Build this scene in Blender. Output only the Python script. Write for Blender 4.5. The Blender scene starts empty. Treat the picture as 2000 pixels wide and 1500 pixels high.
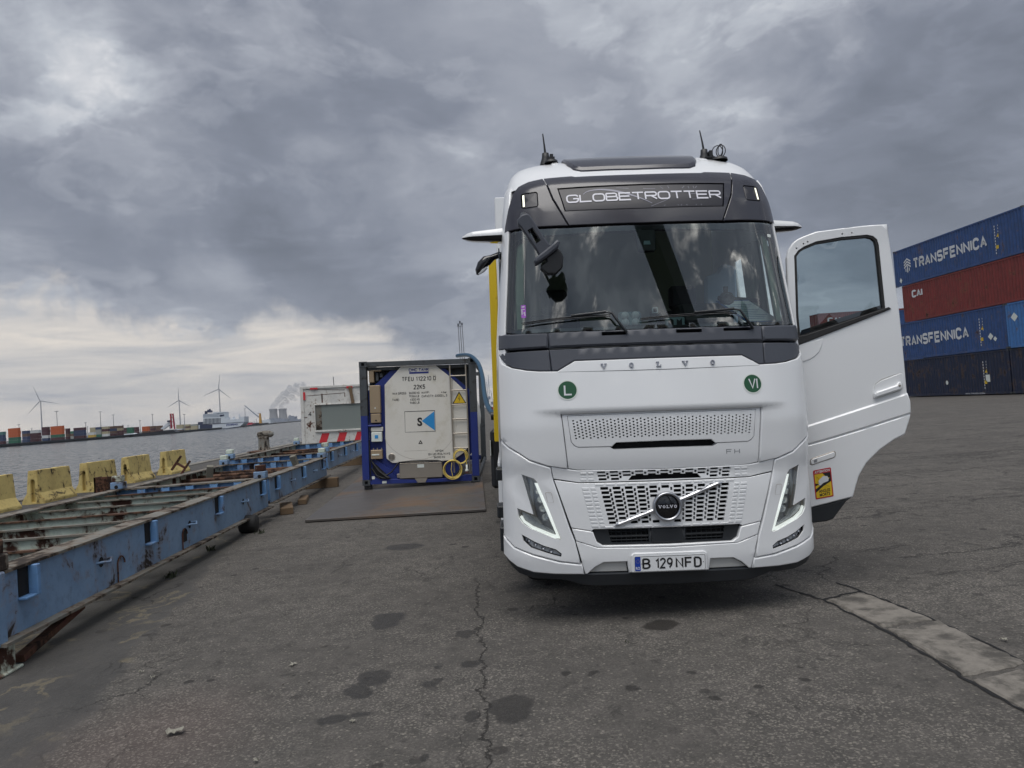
import bpy, bmesh, math, random
from math import sin, cos, tan, pi, radians, atan2, sqrt, hypot
from mathutils import Vector, Matrix
from mathutils.geometry import delaunay_2d_cdt
random.seed(7)
sc = bpy.context.scene
col = sc.collection

# ------------------------------------------------------------------ camera
H = 1.6
YAW, PIT, ROLL, FPX = radians(4.22), radians(1.71), radians(4.0), 1400.0
CR = Matrix.Rotation(-YAW, 3, 'Z') @ Matrix.Rotation(pi/2+PIT, 3, 'X') @ Matrix.Rotation(-ROLL, 3, 'Z')
CP = Vector((0, 0, H))
cam = bpy.data.cameras.new('camera')
co = bpy.data.objects.new('camera', cam)
col.objects.link(co)
co.matrix_world = Matrix.Translation(CP) @ CR.to_4x4()
cam.sensor_width = 36
cam.lens = 36*FPX/2000
cam.clip_start = .05
cam.clip_end = 40000
sc.camera = co

def ray(px, py):
    return CR @ Vector(((px-1000)/FPX, (750-py)/FPX, -1))
def at(px, py, Y):
    r = ray(px, py)
    return CP + r*(Y/r.y)

# ------------------------------------------------------------------ colour helpers
def S(h):
    h = h.lstrip('#')
    c = [int(h[i:i+2], 16)/255 for i in (0, 2, 4)]
    return tuple(x/12.92 if x < .04045 else ((x+.055)/1.055)**2.4 for x in c)

# ------------------------------------------------------------------ node helper
class N:
    def __init__(s, tree):
        s.t = tree; s.n = tree.nodes; s.l = tree.links
    def new(s, ty, **k):
        n = s.n.new(ty)
        for a, b in k.items(): setattr(n, a, b)
        return n
    def put(s, sock, v):
        if v is None: return
        if isinstance(v, bpy.types.NodeSocket): s.l.new(v, sock)
        else:
            if isinstance(v, tuple) and len(v) == 3 and sock.type == 'RGBA': v = (*v, 1)
            sock.default_value = v
    def math(s, op, a, b=None, c=None, clamp=False):
        n = s.new('ShaderNodeMath', operation=op, use_clamp=clamp)
        s.put(n.inputs[0], a); s.put(n.inputs[1], b); s.put(n.inputs[2], c)
        return n.outputs[0]
    def vmath(s, op, a, b=None, out=0):
        n = s.new('ShaderNodeVectorMath', operation=op)
        s.put(n.inputs[0], a); s.put(n.inputs[1], b)
        return n.outputs[out]
    def mix(s, f, a, b, mode='MIX'):
        n = s.new('ShaderNodeMix', data_type='RGBA', blend_type=mode)
        s.put(n.inputs[0], f); s.put(n.inputs[6], a); s.put(n.inputs[7], b)
        return n.outputs[2]
    def ramp(s, f, stops, interp='LINEAR'):
        n = s.new('ShaderNodeValToRGB'); r = n.color_ramp; r.interpolation = interp
        while len(r.elements) > 1: r.elements.remove(r.elements[0])
        for i, (p, c) in enumerate(stops):
            e = r.elements[0] if i == 0 else r.elements.new(p)
            e.position = p; e.color = (*c, 1) if isinstance(c, tuple) else (c, c, c, 1)
        s.put(n.inputs[0], f); return n.outputs[0]
    def sstep(s, x, a, b):
        n = s.new('ShaderNodeMapRange', interpolation_type='SMOOTHSTEP')
        s.put(n.inputs[0], x); n.inputs[1].default_value = a; n.inputs[2].default_value = b
        if isinstance(a, (int, float)) and a > b:
            n.inputs[1].default_value = b; n.inputs[2].default_value = a
            n.inputs[3].default_value = 1; n.inputs[4].default_value = 0
        return n.outputs[0]
    def noise(s, vec, scale, detail=4, rough=.55, dist=0, out=0, dim='3D'):
        n = s.new('ShaderNodeTexNoise', noise_dimensions=dim)
        s.put(n.inputs['Vector'], vec); n.inputs['Scale'].default_value = scale
        n.inputs['Detail'].default_value = detail; n.inputs['Roughness'].default_value = rough
        n.inputs['Distortion'].default_value = dist
        return n.outputs[out]
    def sep(s, v):
        n = s.new('ShaderNodeSeparateXYZ'); s.put(n.inputs[0], v); return n.outputs
    def comb(s, x, y, z):
        n = s.new('ShaderNodeCombineXYZ')
        for i, v in enumerate((x, y, z)): s.put(n.inputs[i], v)
        return n.outputs[0]
    def scalev(s, v, sc_):
        return s.vmath('MULTIPLY', v, sc_)
    def bump(s, h, strength=.3, dist=.01, nrm=None):
        n = s.new('ShaderNodeBump'); n.inputs['Strength'].default_value = strength
        n.inputs['Distance'].default_value = dist; s.put(n.inputs['Height'], h)
        if nrm: s.put(n.inputs['Normal'], nrm)
        return n.outputs[0]

# ------------------------------------------------------------------ world (overcast sky) and sun
SUN_EL, SUN_AZ = radians(71), radians(195)     # from +Y, clockwise
world = bpy.data.worlds.new('World'); sc.world = world; world.use_nodes = True
w = N(world.node_tree); w.n.clear()
wo = w.new('ShaderNodeOutputWorld'); bg = w.new('ShaderNodeBackground')
sky = w.new('ShaderNodeTexSky', sky_type='NISHITA'); sky.sun_disc = False
sky.sun_elevation = SUN_EL; sky.sun_rotation = SUN_AZ
tc = w.new('ShaderNodeTexCoord')
d = w.vmath('NORMALIZE', tc.outputs['Generated'])
dx, dy, dz = w.sep(d)
zc = w.math('MAXIMUM', dz, 0.0)
den = w.math('ADD', zc, .16)
pc = w.comb(w.math('DIVIDE', dx, den), w.math('DIVIDE', dy, den), w.math('MULTIPLY', zc, 1.2))
wn = w.noise(pc, 1.1, 4, .6, out=1)
pw = w.vmath('ADD', pc, w.scalev(w.vmath('SUBTRACT', wn, (.5, .5, .5)), (.5, .5, .5)))
big = w.noise(pw, .9, 9, .55, .2)
pd = w.vmath('ADD', w.vmath('MULTIPLY', d, (1., 1., 1.9)), w.scalev(w.vmath('SUBTRACT', wn, (.5, .5, .5)), (.22, .22, .22)))
fin = w.noise(pd, 5.0, 10, .60, .3)
wd = w.noise(d, 4.0, 6, .6, out=1)
dq = w.vmath('ADD', d, w.scalev(w.vmath('SUBTRACT', wd, (.5, .5, .5)), (.26, .26, .26)))
t = w.math('MULTIPLY_ADD', big, .62, .16)
t = w.math('MULTIPLY_ADD', w.math('SUBTRACT', fin, .5), .44, t)
n1 = w.noise(pd, 3.1, 11, .58, .25)
t = w.math('ADD', t, w.math('MULTIPLY_ADD', w.sstep(n1, .45, .60), .17, -.085))
n2 = w.noise(w.vmath('ADD', pd, (7.3, 2.1, 0)), 6.5, 10, .60, .25)
t = w.math('ADD', t, w.math('MULTIPLY_ADD', w.sstep(n2, .52, .60), .09, -.03))
BLOBS = [(-0.446, 0.795, 0.412, 0.09, 0.36),(-0.412, 0.837, 0.361, 0.09, 0.14),(-0.328, 0.88, 0.344, 0.1, 0.14),(-0.145, 0.938, 0.314, 0.07, 0.2),(-0.289, 0.933, 0.216, 0.06, 0.2),(-0.225, 0.889, 0.4, 0.2, -0.16),(-0.006, 0.918, 0.397, 0.16, -0.18),(-0.171, 0.95, 0.261, 0.12, -0.14),(-0.422, 0.878, 0.224, 0.14, -0.1),(-0.093, 0.98, 0.173, 0.12, -0.12),(0.065, 0.933, 0.353, 0.06, 0.18),(0.096, 0.879, 0.468, 0.16, 0.12),(0.395, 0.815, 0.424, 0.2, 0.08),(0.371, 0.873, 0.317, 0.09, 0.12),(0.598, 0.767, 0.232, 0.28, -0.27),(0.488, 0.842, 0.23, 0.14, -0.12),(-0.381, 0.884, 0.272, 0.05, 0.12)]
for (bx, by, bz, br, bv) in BLOBS:
    dist = w.vmath('DISTANCE', dq, (bx, by, bz), out=1)
    t = w.math('MULTIPLY_ADD', w.sstep(dist, br*1.3, 0.0), bv, t)
cl = w.ramp(t, [(.05, S('5a5f69')), (.3, S('6b707b')), (.5, S('82868f')), (.66, S('9a9ea5')), (.82, S('b5b6b9')), (1.0, S('cbc9c6'))])
# pale band low over the water, fading out towards the right
edge = w.math('MULTIPLY_ADD', w.math('SUBTRACT', w.noise(dq, 5.0, 8, .62), .5), .24, dz)
azm = w.sstep(dx, .42, -.12)
lim = w.math('MULTIPLY_ADD', dx, -.10, .095)
azm = w.math('MULTIPLY', azm, w.sstep(dy, .05, .4))
bandm = w.math('MULTIPLY', w.sstep(w.math('SUBTRACT', edge, lim), .03, -.02), azm)
streak = w.noise(w.comb(w.math('MULTIPLY', dx, 2.2), w.math('MULTIPLY', dy, 2.2), w.math('MULTIPLY', dz, 17.)), 2.4, 7, .6, .6)
bandc = w.ramp(streak, [(.28, S('8e9096')), (.44, S('a5a3a2')), (.60, S('bab4ad')), (.8, S('cbc2b6'))])
cl = w.mix(bandm, cl, bandc)
# behind the observer the cover breaks into darker cloud with bright openings (seen mirrored in the glass)
south = w.sstep(dy, .15, -.35)
gn = w.noise(w.vmath('MULTIPLY', pw, (1.0, 1.5, 1.)), 2.3, 9, .62, .8)
gap = w.math('MULTIPLY', w.sstep(gn, .51, .72), w.sstep(dz, .25, .42))
sc1 = w.mix(south, cl, w.scalev(cl, (1.12, 1.2, 1.25)))
sc1 = w.mix(w.math('MULTIPLY', gap, south), sc1, (2.7, 2.65, 2.5))
cl = sc1
mixc = w.mix(.97, sky.outputs[0], w.scalev(cl, (10., 10., 10.)))
w.put(bg.inputs['Color'], mixc); bg.inputs['Strength'].default_value = .1
w.l.new(bg.outputs[0], wo.inputs[0])

sun = bpy.data.lights.new('sun', 'SUN'); sun.energy = 1.5; sun.angle = radians(46); sun.color = (1, .965, .92)
so = bpy.data.objects.new('sun', sun); col.objects.link(so)
sd = Vector((sin(SUN_AZ)*cos(SUN_EL), cos(SUN_AZ)*cos(SUN_EL), sin(SUN_EL)))
so.rotation_euler = (-sd).to_track_quat('-Z', 'Y').to_euler()
sc.view_settings.view_transform = 'Standard'; sc.view_settings.look = 'None'
sc.view_settings.exposure = 0.63; sc.view_settings.gamma = 1
sc.view_settings.use_curve_mapping = False

# ------------------------------------------------------------------ materials
def principled(name):
    m = bpy.data.materials.new(name); m.use_nodes = True
    n = N(m.node_tree); b = m.node_tree.nodes['Principled BSDF']
    return m, n, b
def objc(n, kind='Object'):
    return n.new('ShaderNodeTexCoord').outputs[kind]
def wpos(n):
    return n.new('ShaderNodeNewGeometry').outputs['Position']

def pm(name, c, rough=.5, metal=0., var=.12, scale=6., bump=0., bscale=60., coat=0., dirt=None, dscale=3., dlo=.55, dhi=.7, spec=.5, emit=None):
    """general paint / plastic / metal with mottling, wear and fine relief"""
    if isinstance(c, str): c = S(c)
    m, n, b = principled(name)
    p = wpos(n)
    v = n.noise(p, scale, 5, .6)
    f = n.math('MULTIPLY_ADD', v, 2*var, 1-var)
    cc = n.scalev(n.comb(f, f, f), c)
    r = n.math('MULTIPLY_ADD', n.noise(p, scale*2.3, 4, .6), .25*rough*min(1, var*15), rough*(1-.13*min(1, var*15)))
    if dirt:
        if isinstance(dirt, str): dirt = S(dirt)
        dm = n.sstep(n.noise(p, dscale, 8, .68, .3), dlo, dhi)
        cc = n.mix(dm, cc, dirt)
        r = n.math('MULTIPLY_ADD', dm, .35, r, clamp=True)
    n.put(b.inputs['Base Color'], cc); n.put(b.inputs['Roughness'], r)
    b.inputs['Metallic'].default_value = metal
    b.inputs['Coat Weight'].default_value = coat; b.inputs['Coat Roughness'].default_value = .06
    b.inputs['Specular IOR Level'].default_value = spec
    if bump: n.put(b.inputs['Normal'], n.bump(n.noise(p, bscale, 3, .6), bump, .004))
    if emit:
        b.inputs['Emission Color'].default_value = (*S(emit[0]), 1); b.inputs['Emission Strength'].default_value = emit[1]
    return m

def streaky(name, c, rust, lo=.56, hi=.66, c2=None, rough=.6, sc_=2.2, vstretch=.25, bump=.25):
    """old paint with rust blooms and downward runs"""
    m, n, b = principled(name)
    p = wpos(n)
    c = S(c); rust = S(rust)
    base = n.mix(n.sstep(n.noise(p, 1.7, 6, .65), .35, .7), c, S(c2) if c2 else tuple(x*.8 for x in c))
    g = n.noise(p, 11, 6, .7)
    base = n.mix(n.math('MULTIPLY', n.sstep(g, .5, .72), .5), base, tuple(x*.45 for x in c))
    runs = n.noise(n.scalev(p, (1, 1, vstretch)), sc_*3.5, 5, .6, .2)
    blo = n.noise(p, sc_, 8, .7, .6)
    k = n.math('MULTIPLY_ADD', runs, .35, n.math('MULTIPLY', blo, .72))
    rm = n.sstep(k, lo, hi)
    halo = n.sstep(k, lo-.05, hi)
    cc = n.mix(n.math('MULTIPLY', halo, .45), base, S('8a6a48'))
    rc = n.mix(n.noise(p, 14, 5, .7), rust, tuple(x*.35 for x in rust))
    cc = n.mix(rm, cc, rc)
    n.put(b.inputs['Base Color'], cc)
    n.put(b.inputs['Roughness'], n.math('MULTIPLY_ADD', rm, .3, rough))
    n.put(b.inputs['Normal'], n.bump(n.math('MULTIPLY_ADD', rm, .5, n.noise(p, 35, 4, .6)), bump, .006))
    return m

M = {}
def mk_asphalt():
    m, n, b = principled('asphalt')
    p = wpos(n); x, y, z = n.sep(p)
    warp = n.scalev(n.vmath('SUBTRACT', n.noise(p, 2.2, 5, .65, out=1), (.5, .5, .5)), (.35, .35, 0))
    pw = n.vmath('ADD', p, warp)
    # aggregate
    vo = n.new('ShaderNodeTexVoronoi', feature='F1'); n.put(vo.inputs['Vector'], p); vo.inputs['Scale'].default_value = 105
    stone = n.sep(vo.outputs['Color'])[0]
    agg = n.sstep(stone, .62, .98)
    fine = n.noise(p, 60, 4, .75)
    mid = n.noise(p, 5.5, 7, .7)
    lrg = n.noise(p, .33, 6, .6)
    c = n.ramp(mid, [(.25, S('3b3937')), (.45, S('4e4b47')), (.58, S('595551')), (.75, S('6a6660'))])
    c = n.mix(n.math('MULTIPLY', n.sstep(lrg, .35, .7), .6), c, S('474441'))
    c = n.mix(n.math('MULTIPLY', n.sstep(n.noise(p, 1.7, 6, .7), .55, .7), .35), c, S('3d3a37'))
    c = n.mix(n.math('MULTIPLY', agg, n.math('MULTIPLY_ADD', n.sstep(n.noise(p, .9, 4, .6), .35, .65), .42, .12)), c, S('99938a'))
    c = n.mix(n.math('MULTIPLY', n.sstep(fine, .52, .30), .75), c, S('2e2b28'))
    # sparse bright flecks, shallow dark scabs
    vf = n.new('ShaderNodeTexVoronoi', feature='F1'); n.put(vf.inputs['Vector'], p); vf.inputs['Scale'].default_value = 38
    fk = n.math('MULTIPLY', n.sstep(n.sep(vf.outputs['Color'])[2], .90, .93), n.sstep(vf.outputs['Distance'], .34, .22))
    c = n.mix(n.math('MULTIPLY', fk, .38), c, S('a09a8e'))
    scab = n.noise(n.scalev(p, (1., .7, 1.)), 9.5, 6, .72, .4)
    sm = n.math('MULTIPLY', n.sstep(scab, .44, .34), n.sstep(n.noise(p, 1.2, 3), .38, .55))
    c = n.mix(n.math('MULTIPLY', sm, .62), c, S('2c2a28'))
    c = n.mix(n.math('MULTIPLY', n.sstep(scab, .60, .72), .35), c, S('837d74'))
    # long faint seams and wheel-worn lines over the open yard on the right
    yv = n.noise(n.vmath('ADD', n.scalev(p, (.10, 1.1, 1.)), n.scalev(warp, (1., 1.5, 0))), 1.0, 5, .6, .3)
    ym = n.math('MULTIPLY', n.sstep(n.math('ABSOLUTE', n.math('SUBTRACT', yv, .5)), .010, .002), n.math('MULTIPLY', n.sstep(x, 2.6, 4.2), n.sstep(y, 60., 9.)))
    c = n.mix(n.math('MULTIPLY', ym, .75), c, S('262422'))
    # smoother, darker repair strip under and beside the steel frames
    ex = n.math('ADD', x, n.math('MULTIPLY', n.math('SUBTRACT', n.noise(p, 1.3, 5, .6), .5), .55))
    edge = n.math('SUBTRACT', ex, n.math('MULTIPLY_ADD', y, -.165, -1.55))
    lm = n.sstep(edge, .06, -.06)
    lm = n.math('MULTIPLY', lm, n.sstep(y, 60., 20.))
    lc = n.ramp(n.noise(n.scalev(p, (1., .45, 1.)), 2.6, 7, .65), [(.3, S('353433')), (.6, S('474543')), (.8, S('56524d'))])
    rid = n.noise(n.scalev(n.vmath('ADD', p, n.scalev(warp, (1.5, 1.5, 0))), (.7, .42, 1.)), 1.5, 5, .55, .5)
    rl = n.sstep(n.math('ABSOLUTE', n.math('SUBTRACT', rid, .5)), .020, .004)
    rl = n.math('MULTIPLY', rl, n.sstep(n.noise(p, 1.1, 4, .6), .42, .56))
    lc = n.mix(n.math('MULTIPLY', rl, .36), lc, S('8d8163'))
    c = n.mix(n.math('MULTIPLY', lm, .85), c, lc)
    # reddish worn patch
    rd = n.vmath('DISTANCE', n.scalev(pw, (1, .8, 1)), (-1.75, 3.9*.8, 0), out=1)
    c = n.mix(n.math('MULTIPLY', n.sstep(rd, .8, .1), .22), c, S('6b5650'))
    # small round drips and pits everywhere
    v2 = n.new('ShaderNodeTexVoronoi', feature='F1'); n.put(v2.inputs['Vector'], n.vmath('ADD', p, n.scalev(warp, (.2, .2, 0)))); v2.inputs['Scale'].default_value = 4.4
    pit = n.sstep(n.math('SUBTRACT', v2.outputs['Distance'], n.math('MULTIPLY', n.math('POWER', n.sep(v2.outputs['Color'])[1], 2.0), .24)), -.0, -.04)
    pit = n.math('MULTIPLY', pit, n.sstep(n.noise(p, .8, 3), .36, .56))
    c = n.mix(n.math('MULTIPLY', pit, .85), c, S('2b2826'))
    # oil spots
    oil = None
    pw2 = n.vmath('ADD', n.vmath('ADD', p, n.scalev(warp, (.7, .7, 0))), n.scalev(n.vmath('SUBTRACT', n.noise(p, 12, 5, .7, out=1), (.5, .5, .5)), (.09, .09, 0)))
    for (sx, sy, a, bb) in OIL:
        q = n.vmath('SUBTRACT', pw2, (sx, sy, 0))
        dd = n.vmath('LENGTH', n.scalev(q, (1/a, 1/bb, 0)), out=1)
        o = n.sstep(dd, 1.12, .86)
        oil = o if oil is None else n.math('MAXIMUM', oil, o)
    c = n.mix(n.math('MULTIPLY', oil, n.math('MULTIPLY_ADD', fine, .5, .50)), c, S('221f1c'))
    # one long crack down the middle and a net of finer ones
    cx = n.math('SUBTRACT', n.math('ADD', x, n.math('MULTIPLY', n.math('SUBTRACT', n.noise(p, 3.0, 6, .7), .5), .34)), n.math('MULTIPLY', y, .006))
    ck = n.math('MULTIPLY', n.sstep(n.math('ABSOLUTE', cx), .011, .003), n.sstep(y, 7.2, 6.2))
    v3 = n.new('ShaderNodeTexVoronoi', feature='DISTANCE_TO_EDGE')
    n.put(v3.inputs['Vector'], n.vmath('ADD', n.scalev(p, (1., .8, 0.)), n.scalev(warp, (1.6, 1.6, 0)))); v3.inputs['Scale'].default_value = .75
    ck2 = n.math('MULTIPLY', n.sstep(v3.outputs['Distance'], .007, .001), n.sstep(n.noise(p, .5, 3), .50, .64))
    v4 = n.new('ShaderNodeTexVoronoi', feature='DISTANCE_TO_EDGE')
    n.put(v4.inputs['Vector'], n.vmath('ADD', n.scalev(p, (1., .55, 0.)), n.scalev(warp, (1., 1., 0)))); v4.inputs['Scale'].default_value = 3.2
    ck3 = n.math('MULTIPLY', n.sstep(v4.outputs['Distance'], .03, .004), n.sstep(n.noise(p, .7, 4), .56, .66))
    ckk = n.math('MAXIMUM', n.math('MAXIMUM', ck, ck2), n.math('MULTIPLY', ck3, .45))
    c = n.mix(n.math('MULTIPLY', ckk, .85), c, S('1f1c19'))
    n.put(b.inputs['Base Color'], c)
    ro = n.math('MULTIPLY_ADD', oil, -.36, .90)
    n.put(b.inputs['Roughness'], n.math('MULTIPLY_ADD', lm, -.1, ro))
    hgt = n.math('MULTIPLY_ADD', stone, .5, n.math('MULTIPLY', fine, .9))
    hgt = n.math('MULTIPLY', hgt, n.math('MULTIPLY_ADD', lm, -.6, 1.0))
    hgt = n.math('MULTIPLY_ADD', mid, 1.2, hgt)
    hgt = n.math('MULTIPLY_ADD', scab, 2.2, hgt)
    hgt = n.math('MULTIPLY_ADD', ym, -1.5, hgt)
    hgt = n.math('MULTIPLY_ADD', ckk, -2.2, hgt)
    hgt = n.math('MULTIPLY_ADD', pit, -1.3, hgt)
    n.put(b.inputs['Normal'], n.bump(hgt, .75, .008))
    return m
OIL = [(-0.78, 8.73, 0.22, 0.2),(-0.67, 5.7, 0.13, 0.2),(-0.62, 4.48, 0.10, 0.14),(-.70, 4.27, .07, .11),(-0.79, 3.9, 0.075, 0.055),(-.65, 3.93, .06, .045),(0.16, 3.84, 0.13, 0.17),(1.29, 4.96, 0.14, 0.11),(-0.09, 5.18, 0.07, 0.1),(-0.05, 4.57, 0.08, 0.07),(-0.26, 4.31, 0.055, 0.07),(0.51, 4.26, 0.04, 0.05),(0.66, 4.23, 0.03, 0.04),(-0.25, 4.59, 0.03, 0.035),(0.86, 3.97, 0.03, 0.04),(-0.09, 3.78, 0.05, 0.05),(-0.27, 3.4, 0.03, 0.04),(1.2, 3.72, 0.03, 0.04)]
M['asphalt'] = mk_asphalt()

def mk_water():
    m, n, b = principled('harbour_water')
    p = wpos(n)
    b.inputs['Base Color'].default_value = (*S('4c5052'), 1)
    b.inputs['Roughness'].default_value = .12
    b.inputs['IOR'].default_value = 1.33
    gx = n.noise(n.scalev(p, (1., .55, 1.)), .9, 5, .62, .3, out=1)
    gy = n.noise(n.scalev(p, (1., .8, 1.)), 4.0, 4, .6, .2, out=1)
    t1 = n.scalev(n.vmath('SUBTRACT', gx, (.5, .5, .5)), (1.9, 1.9, 0))
    t2 = n.scalev(n.vmath('SUBTRACT', gy, (.5, .5, .5)), (.7, .7, 0))
    patch = n.math('MULTIPLY_ADD', n.noise(p, .03, 3, .5), .8, .6)
    tt = n.vmath('ADD', t1, t2)
    tt = n.vmath('MULTIPLY', tt, n.comb(patch, patch, 0.))
    n.put(b.inputs['Normal'], n.vmath('NORMALIZE', n.vmath('ADD', tt, (0, 0, 1))))
    n.put(b.inputs['Base Color'], n.mix(n.sstep(n.sep(gx)[0], .4, .65), S('34393c'), S('4b5154')))
    b.inputs['Roughness'].default_value = .2; b.inputs['Specular IOR Level'].default_value = .34
    return m
M['water'] = mk_water()

def mk_glass(name, tint, base=.10):
    m = bpy.data.materials.new(name); m.use_nodes = True
    n = N(m.node_tree); n.n.clear()
    o = n.new('ShaderNodeOutputMaterial')
    tr = n.new('ShaderNodeBsdfTransparent'); tr.inputs[0].default_value = (*tint, 1)
    gl = n.new('ShaderNodeBsdfGlossy'); gl.inputs['Roughness'].default_value = .015
    fr = n.new('ShaderNodeFresnel'); fr.inputs[0].default_value = 1.55
    f = n.math('MULTIPLY_ADD', fr.outputs[0], 1.4, base, clamp=True)
    mx = n.new('ShaderNodeMixShader')
    n.l.new(f, mx.inputs[0]); n.l.new(tr.outputs[0], mx.inputs[1]); n.l.new(gl.outputs[0], mx.inputs[2])
    n.l.new(mx.outputs[0], o.inputs[0])
    return m
M['windscreen'] = mk_glass('windscreen_glass', (.82, .94, .89), .09)
M['glass'] = mk_glass('side_glass', (.50, .60, .62), .06)
M['lens'] = mk_glass('lamp_lens', (.85, .88, .9), .05)

M['white'] = pm('white_paint', (.79, .80, .81), .30, var=.004, scale=.7, coat=.6, dirt=(.58, .57, .54), dscale=7, dlo=.70, dhi=.92)
M['white2'] = pm('white_plastic', (.74, .75, .76), .38, var=.02, scale=4)
M['grey_white'] = pm('grey_white_plastic', (.55, .55, .53), .45, var=.03)
M['cowl'] = pm('charcoal_plastic', (.060, .066, .083), .48, var=.04, scale=3, bump=.12, bscale=900)
M['visor'] = pm('gloss_charcoal', (.036, .036, .047), .17, var=.03, coat=.15, spec=.5)
M['signp'] = pm('sign_charcoal', (.022, .022, .03), .35, var=.03, spec=.4)
M['black'] = pm('black_plastic', (.012, .013, .015), .5, var=.1)
M['gblack'] = pm('gloss_black', (.008, .008, .01), .12, var=.03, coat=.4)
M['core'] = pm('dark_void', (.006, .006, .007), .9, var=.1)
M['lip'] = pm('dark_lip_plastic', (.022, .025, .029), .42, var=.08, scale=9)
M['rubber'] = pm('rubber', (.018, .018, .019), .75, var=.2, bump=.2)
M['chrome'] = pm('satin_chrome', (.46, .47, .50), .33, 1.0, var=.03)
M['silver'] = pm('silver_letters', (.30, .31, .35), .3, .6, var=.05)
M['letter'] = pm('pale_letters', (.62, .62, .68), .4, var=.03)
M['thinline'] = pm('pale_trim_line', (.24, .24, .30), .4, var=.03)
M['reflector'] = pm('lamp_reflector', (.58, .60, .62), .25, .35, var=.4, scale=60)
M['lampdark'] = pm('lamp_dark', (.34, .35, .37), .3, .3, var=.5, scale=35)
M['drl'] = pm('daytime_lamp', (.85, .87, .85), .3, var=.02, emit=('f4f8f0', .5))
M['marker'] = pm('marker_strip', (.85, .85, .75), .3, var=.02, emit=('f6f4d8', .7))
M['green'] = pm('sticker_green', S('1f5236'), .45, var=.04)
M['stickw'] = pm('sticker_white', (.70, .74, .70), .45, var=.03)
M['printb'] = pm('black_print', (.015, .015, .016), .5, var=.1)
M['printw'] = pm('white_print', (.66, .68, .70), .5, var=.08, scale=30)
M['platew'] = pm('plate_white', (.74, .75, .76), .35, var=.02)
M['platebl'] = pm('plate_blue', S('1c3f9e'), .4, var=.03)
M['yel'] = pm('sticker_yellow', S('dcb92a'), .45, var=.03)
M['red'] = pm('sticker_red', S('b3202c'), .45, var=.03)
M['purple'] = pm('sticker_purple', S('a85fc4'), .5, var=.05)
M['beige'] = pm('cab_trim_beige', S('a9b09c'), .8, var=.05)
M['curtain'] = pm('curtain_cloth', S('a8b2a0'), .85, var=.08, scale=3)
M['dash'] = pm('dashboard', (.03, .032, .035), .6, var=.1)
M['seatg'] = pm('seat_cloth', (.05, .052, .055), .85, var=.1)
M['hiviz'] = pm('pale_blue_jacket', S('a9c0d6'), .8, var=.1, scale=6)
M['paper'] = pm('paper', (.86, .88, .90), .7, var=.04)
M['clip'] = pm('clipboard_blue', S('2d5f9a'), .5)
M['cup'] = pm('clear_plastic_cup', S('8fa6ac'), .2, var=.1)
M['steelplate'] = pm('worn_steel', S('56524f'), .5, .25, var=.18, scale=1.2, bump=.15, bscale=25, dirt='6a5747', dscale=.55, dlo=.48, dhi=.66)
M['tankblue'] = pm('tank_frame_blue', S('26357c'), .45, var=.12, scale=4, dirt='181a28', dscale=2.5, dlo=.56, dhi=.75)
M['tankgrey'] = pm('tank_frame_grey', S('474b4f'), .6, var=.2, scale=5, dirt='2a2724', dscale=5, dlo=.5, dhi=.7)
M['tankwhite'] = pm('tank_cladding', S('dddad2'), .5, var=.04, scale=1.5, dirt='b9b29c', dscale=1.6, dlo=.52, dhi=.85)
M['stainless'] = pm('stainless', S('a9a196'), .35, .55, var=.08, scale=8)
M['boxbrown'] = pm('brown_steel_box', S('a08d74'), .5, .2, var=.1, scale=6)
M['cable'] = pm('yellow_cable', S('cdb661'), .55, var=.1)
M['cableb'] = pm('black_cable', (.012, .012, .013), .5)
M['hose'] = pm('blue_hose', S('15435e'), .45, var=.12, scale=14)
M['hiyel'] = pm('yellow_frame_paint', S('d8b818'), .45, var=.08, dirt='7a5d1a', dscale=6, dlo=.6, dhi=.72)
M['stripeblue'] = pm('sky_blue_print', S('2f8fd0'), .45, var=.03)
M['navyp'] = pm('navy_print', S('23307c'), .45, var=.05)
M['concrete'] = pm('concrete', S('7c7871'), .88, var=.22, scale=3, bump=.5, bscale=40, dirt='4f4b45', dscale=1.4, dlo=.5, dhi=.68)
M['slab'] = pm('slab_concrete', S('78736c'), .92, var=.35, scale=22, bump=1., bscale=60, dirt='494642', dscale=5, dlo=.42, dhi=.66)
M['barrier'] = streaky('yellow_concrete', 'cdb876', '3a3524', .575, .66, 'b9a468', .8, 3.4, .5, .5)
M['frameblue'] = streaky('frame_blue_paint', '7c98b8', '332a26', .60, .66, '6b88a9', .5, 1.7, .22)
M['framebright'] = streaky('frame_bright_blue', '7199c4', '33241c', .60, .66, '5f88b8', .5, 2.4, .4)
M['framemint'] = streaky('frame_mint_paint', 'ccd6c8', '4a281a', .54, .60, 'b4c0b4', .6, 1.5, .3)
M['flange'] = streaky('flange_grime', '75736c', '3a3029', .52, .62, '66645e', .7, 2.4, 1.)
M['rustbar'] = streaky('rusty_bar', '5d4237', '2c1a14', .48, .60, '4c362e', .85, 3., 1.)
M['rust'] = streaky('rusty_steel', '5a3129', '2a1713', .48, .6, '4a2923', .85, 3., 1.)
M['wood'] = pm('timber', S('6d5a45'), .85, var=.3, scale=9, bump=.4, bscale=50)
M['wood2'] = pm('grey_timber', S('77746a'), .9, var=.25, scale=9, bump=.4, bscale=50)
M['bollard'] = streaky('bollard_paint', '84837c', '2e2a26', .52, .62, '5b5a56', .7, 3, .5)
M['boxwhite'] = streaky('old_white_paint', 'd4d2cc', '5a3020', .615, .67, 'c2c1bd', .5, 3.5, .35)
M['boxred'] = pm('stripe_red', S('c8323a'), .5, var=.08)
M['boxwin'] = pm('dull_window', S('7d8480'), .4, var=.03, scale=3)
M['weed'] = pm('weed_leaf', S('2c3320'), .8, var=.3)
M['litter'] = pm('litter', S('8f8c80'), .6)
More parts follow.
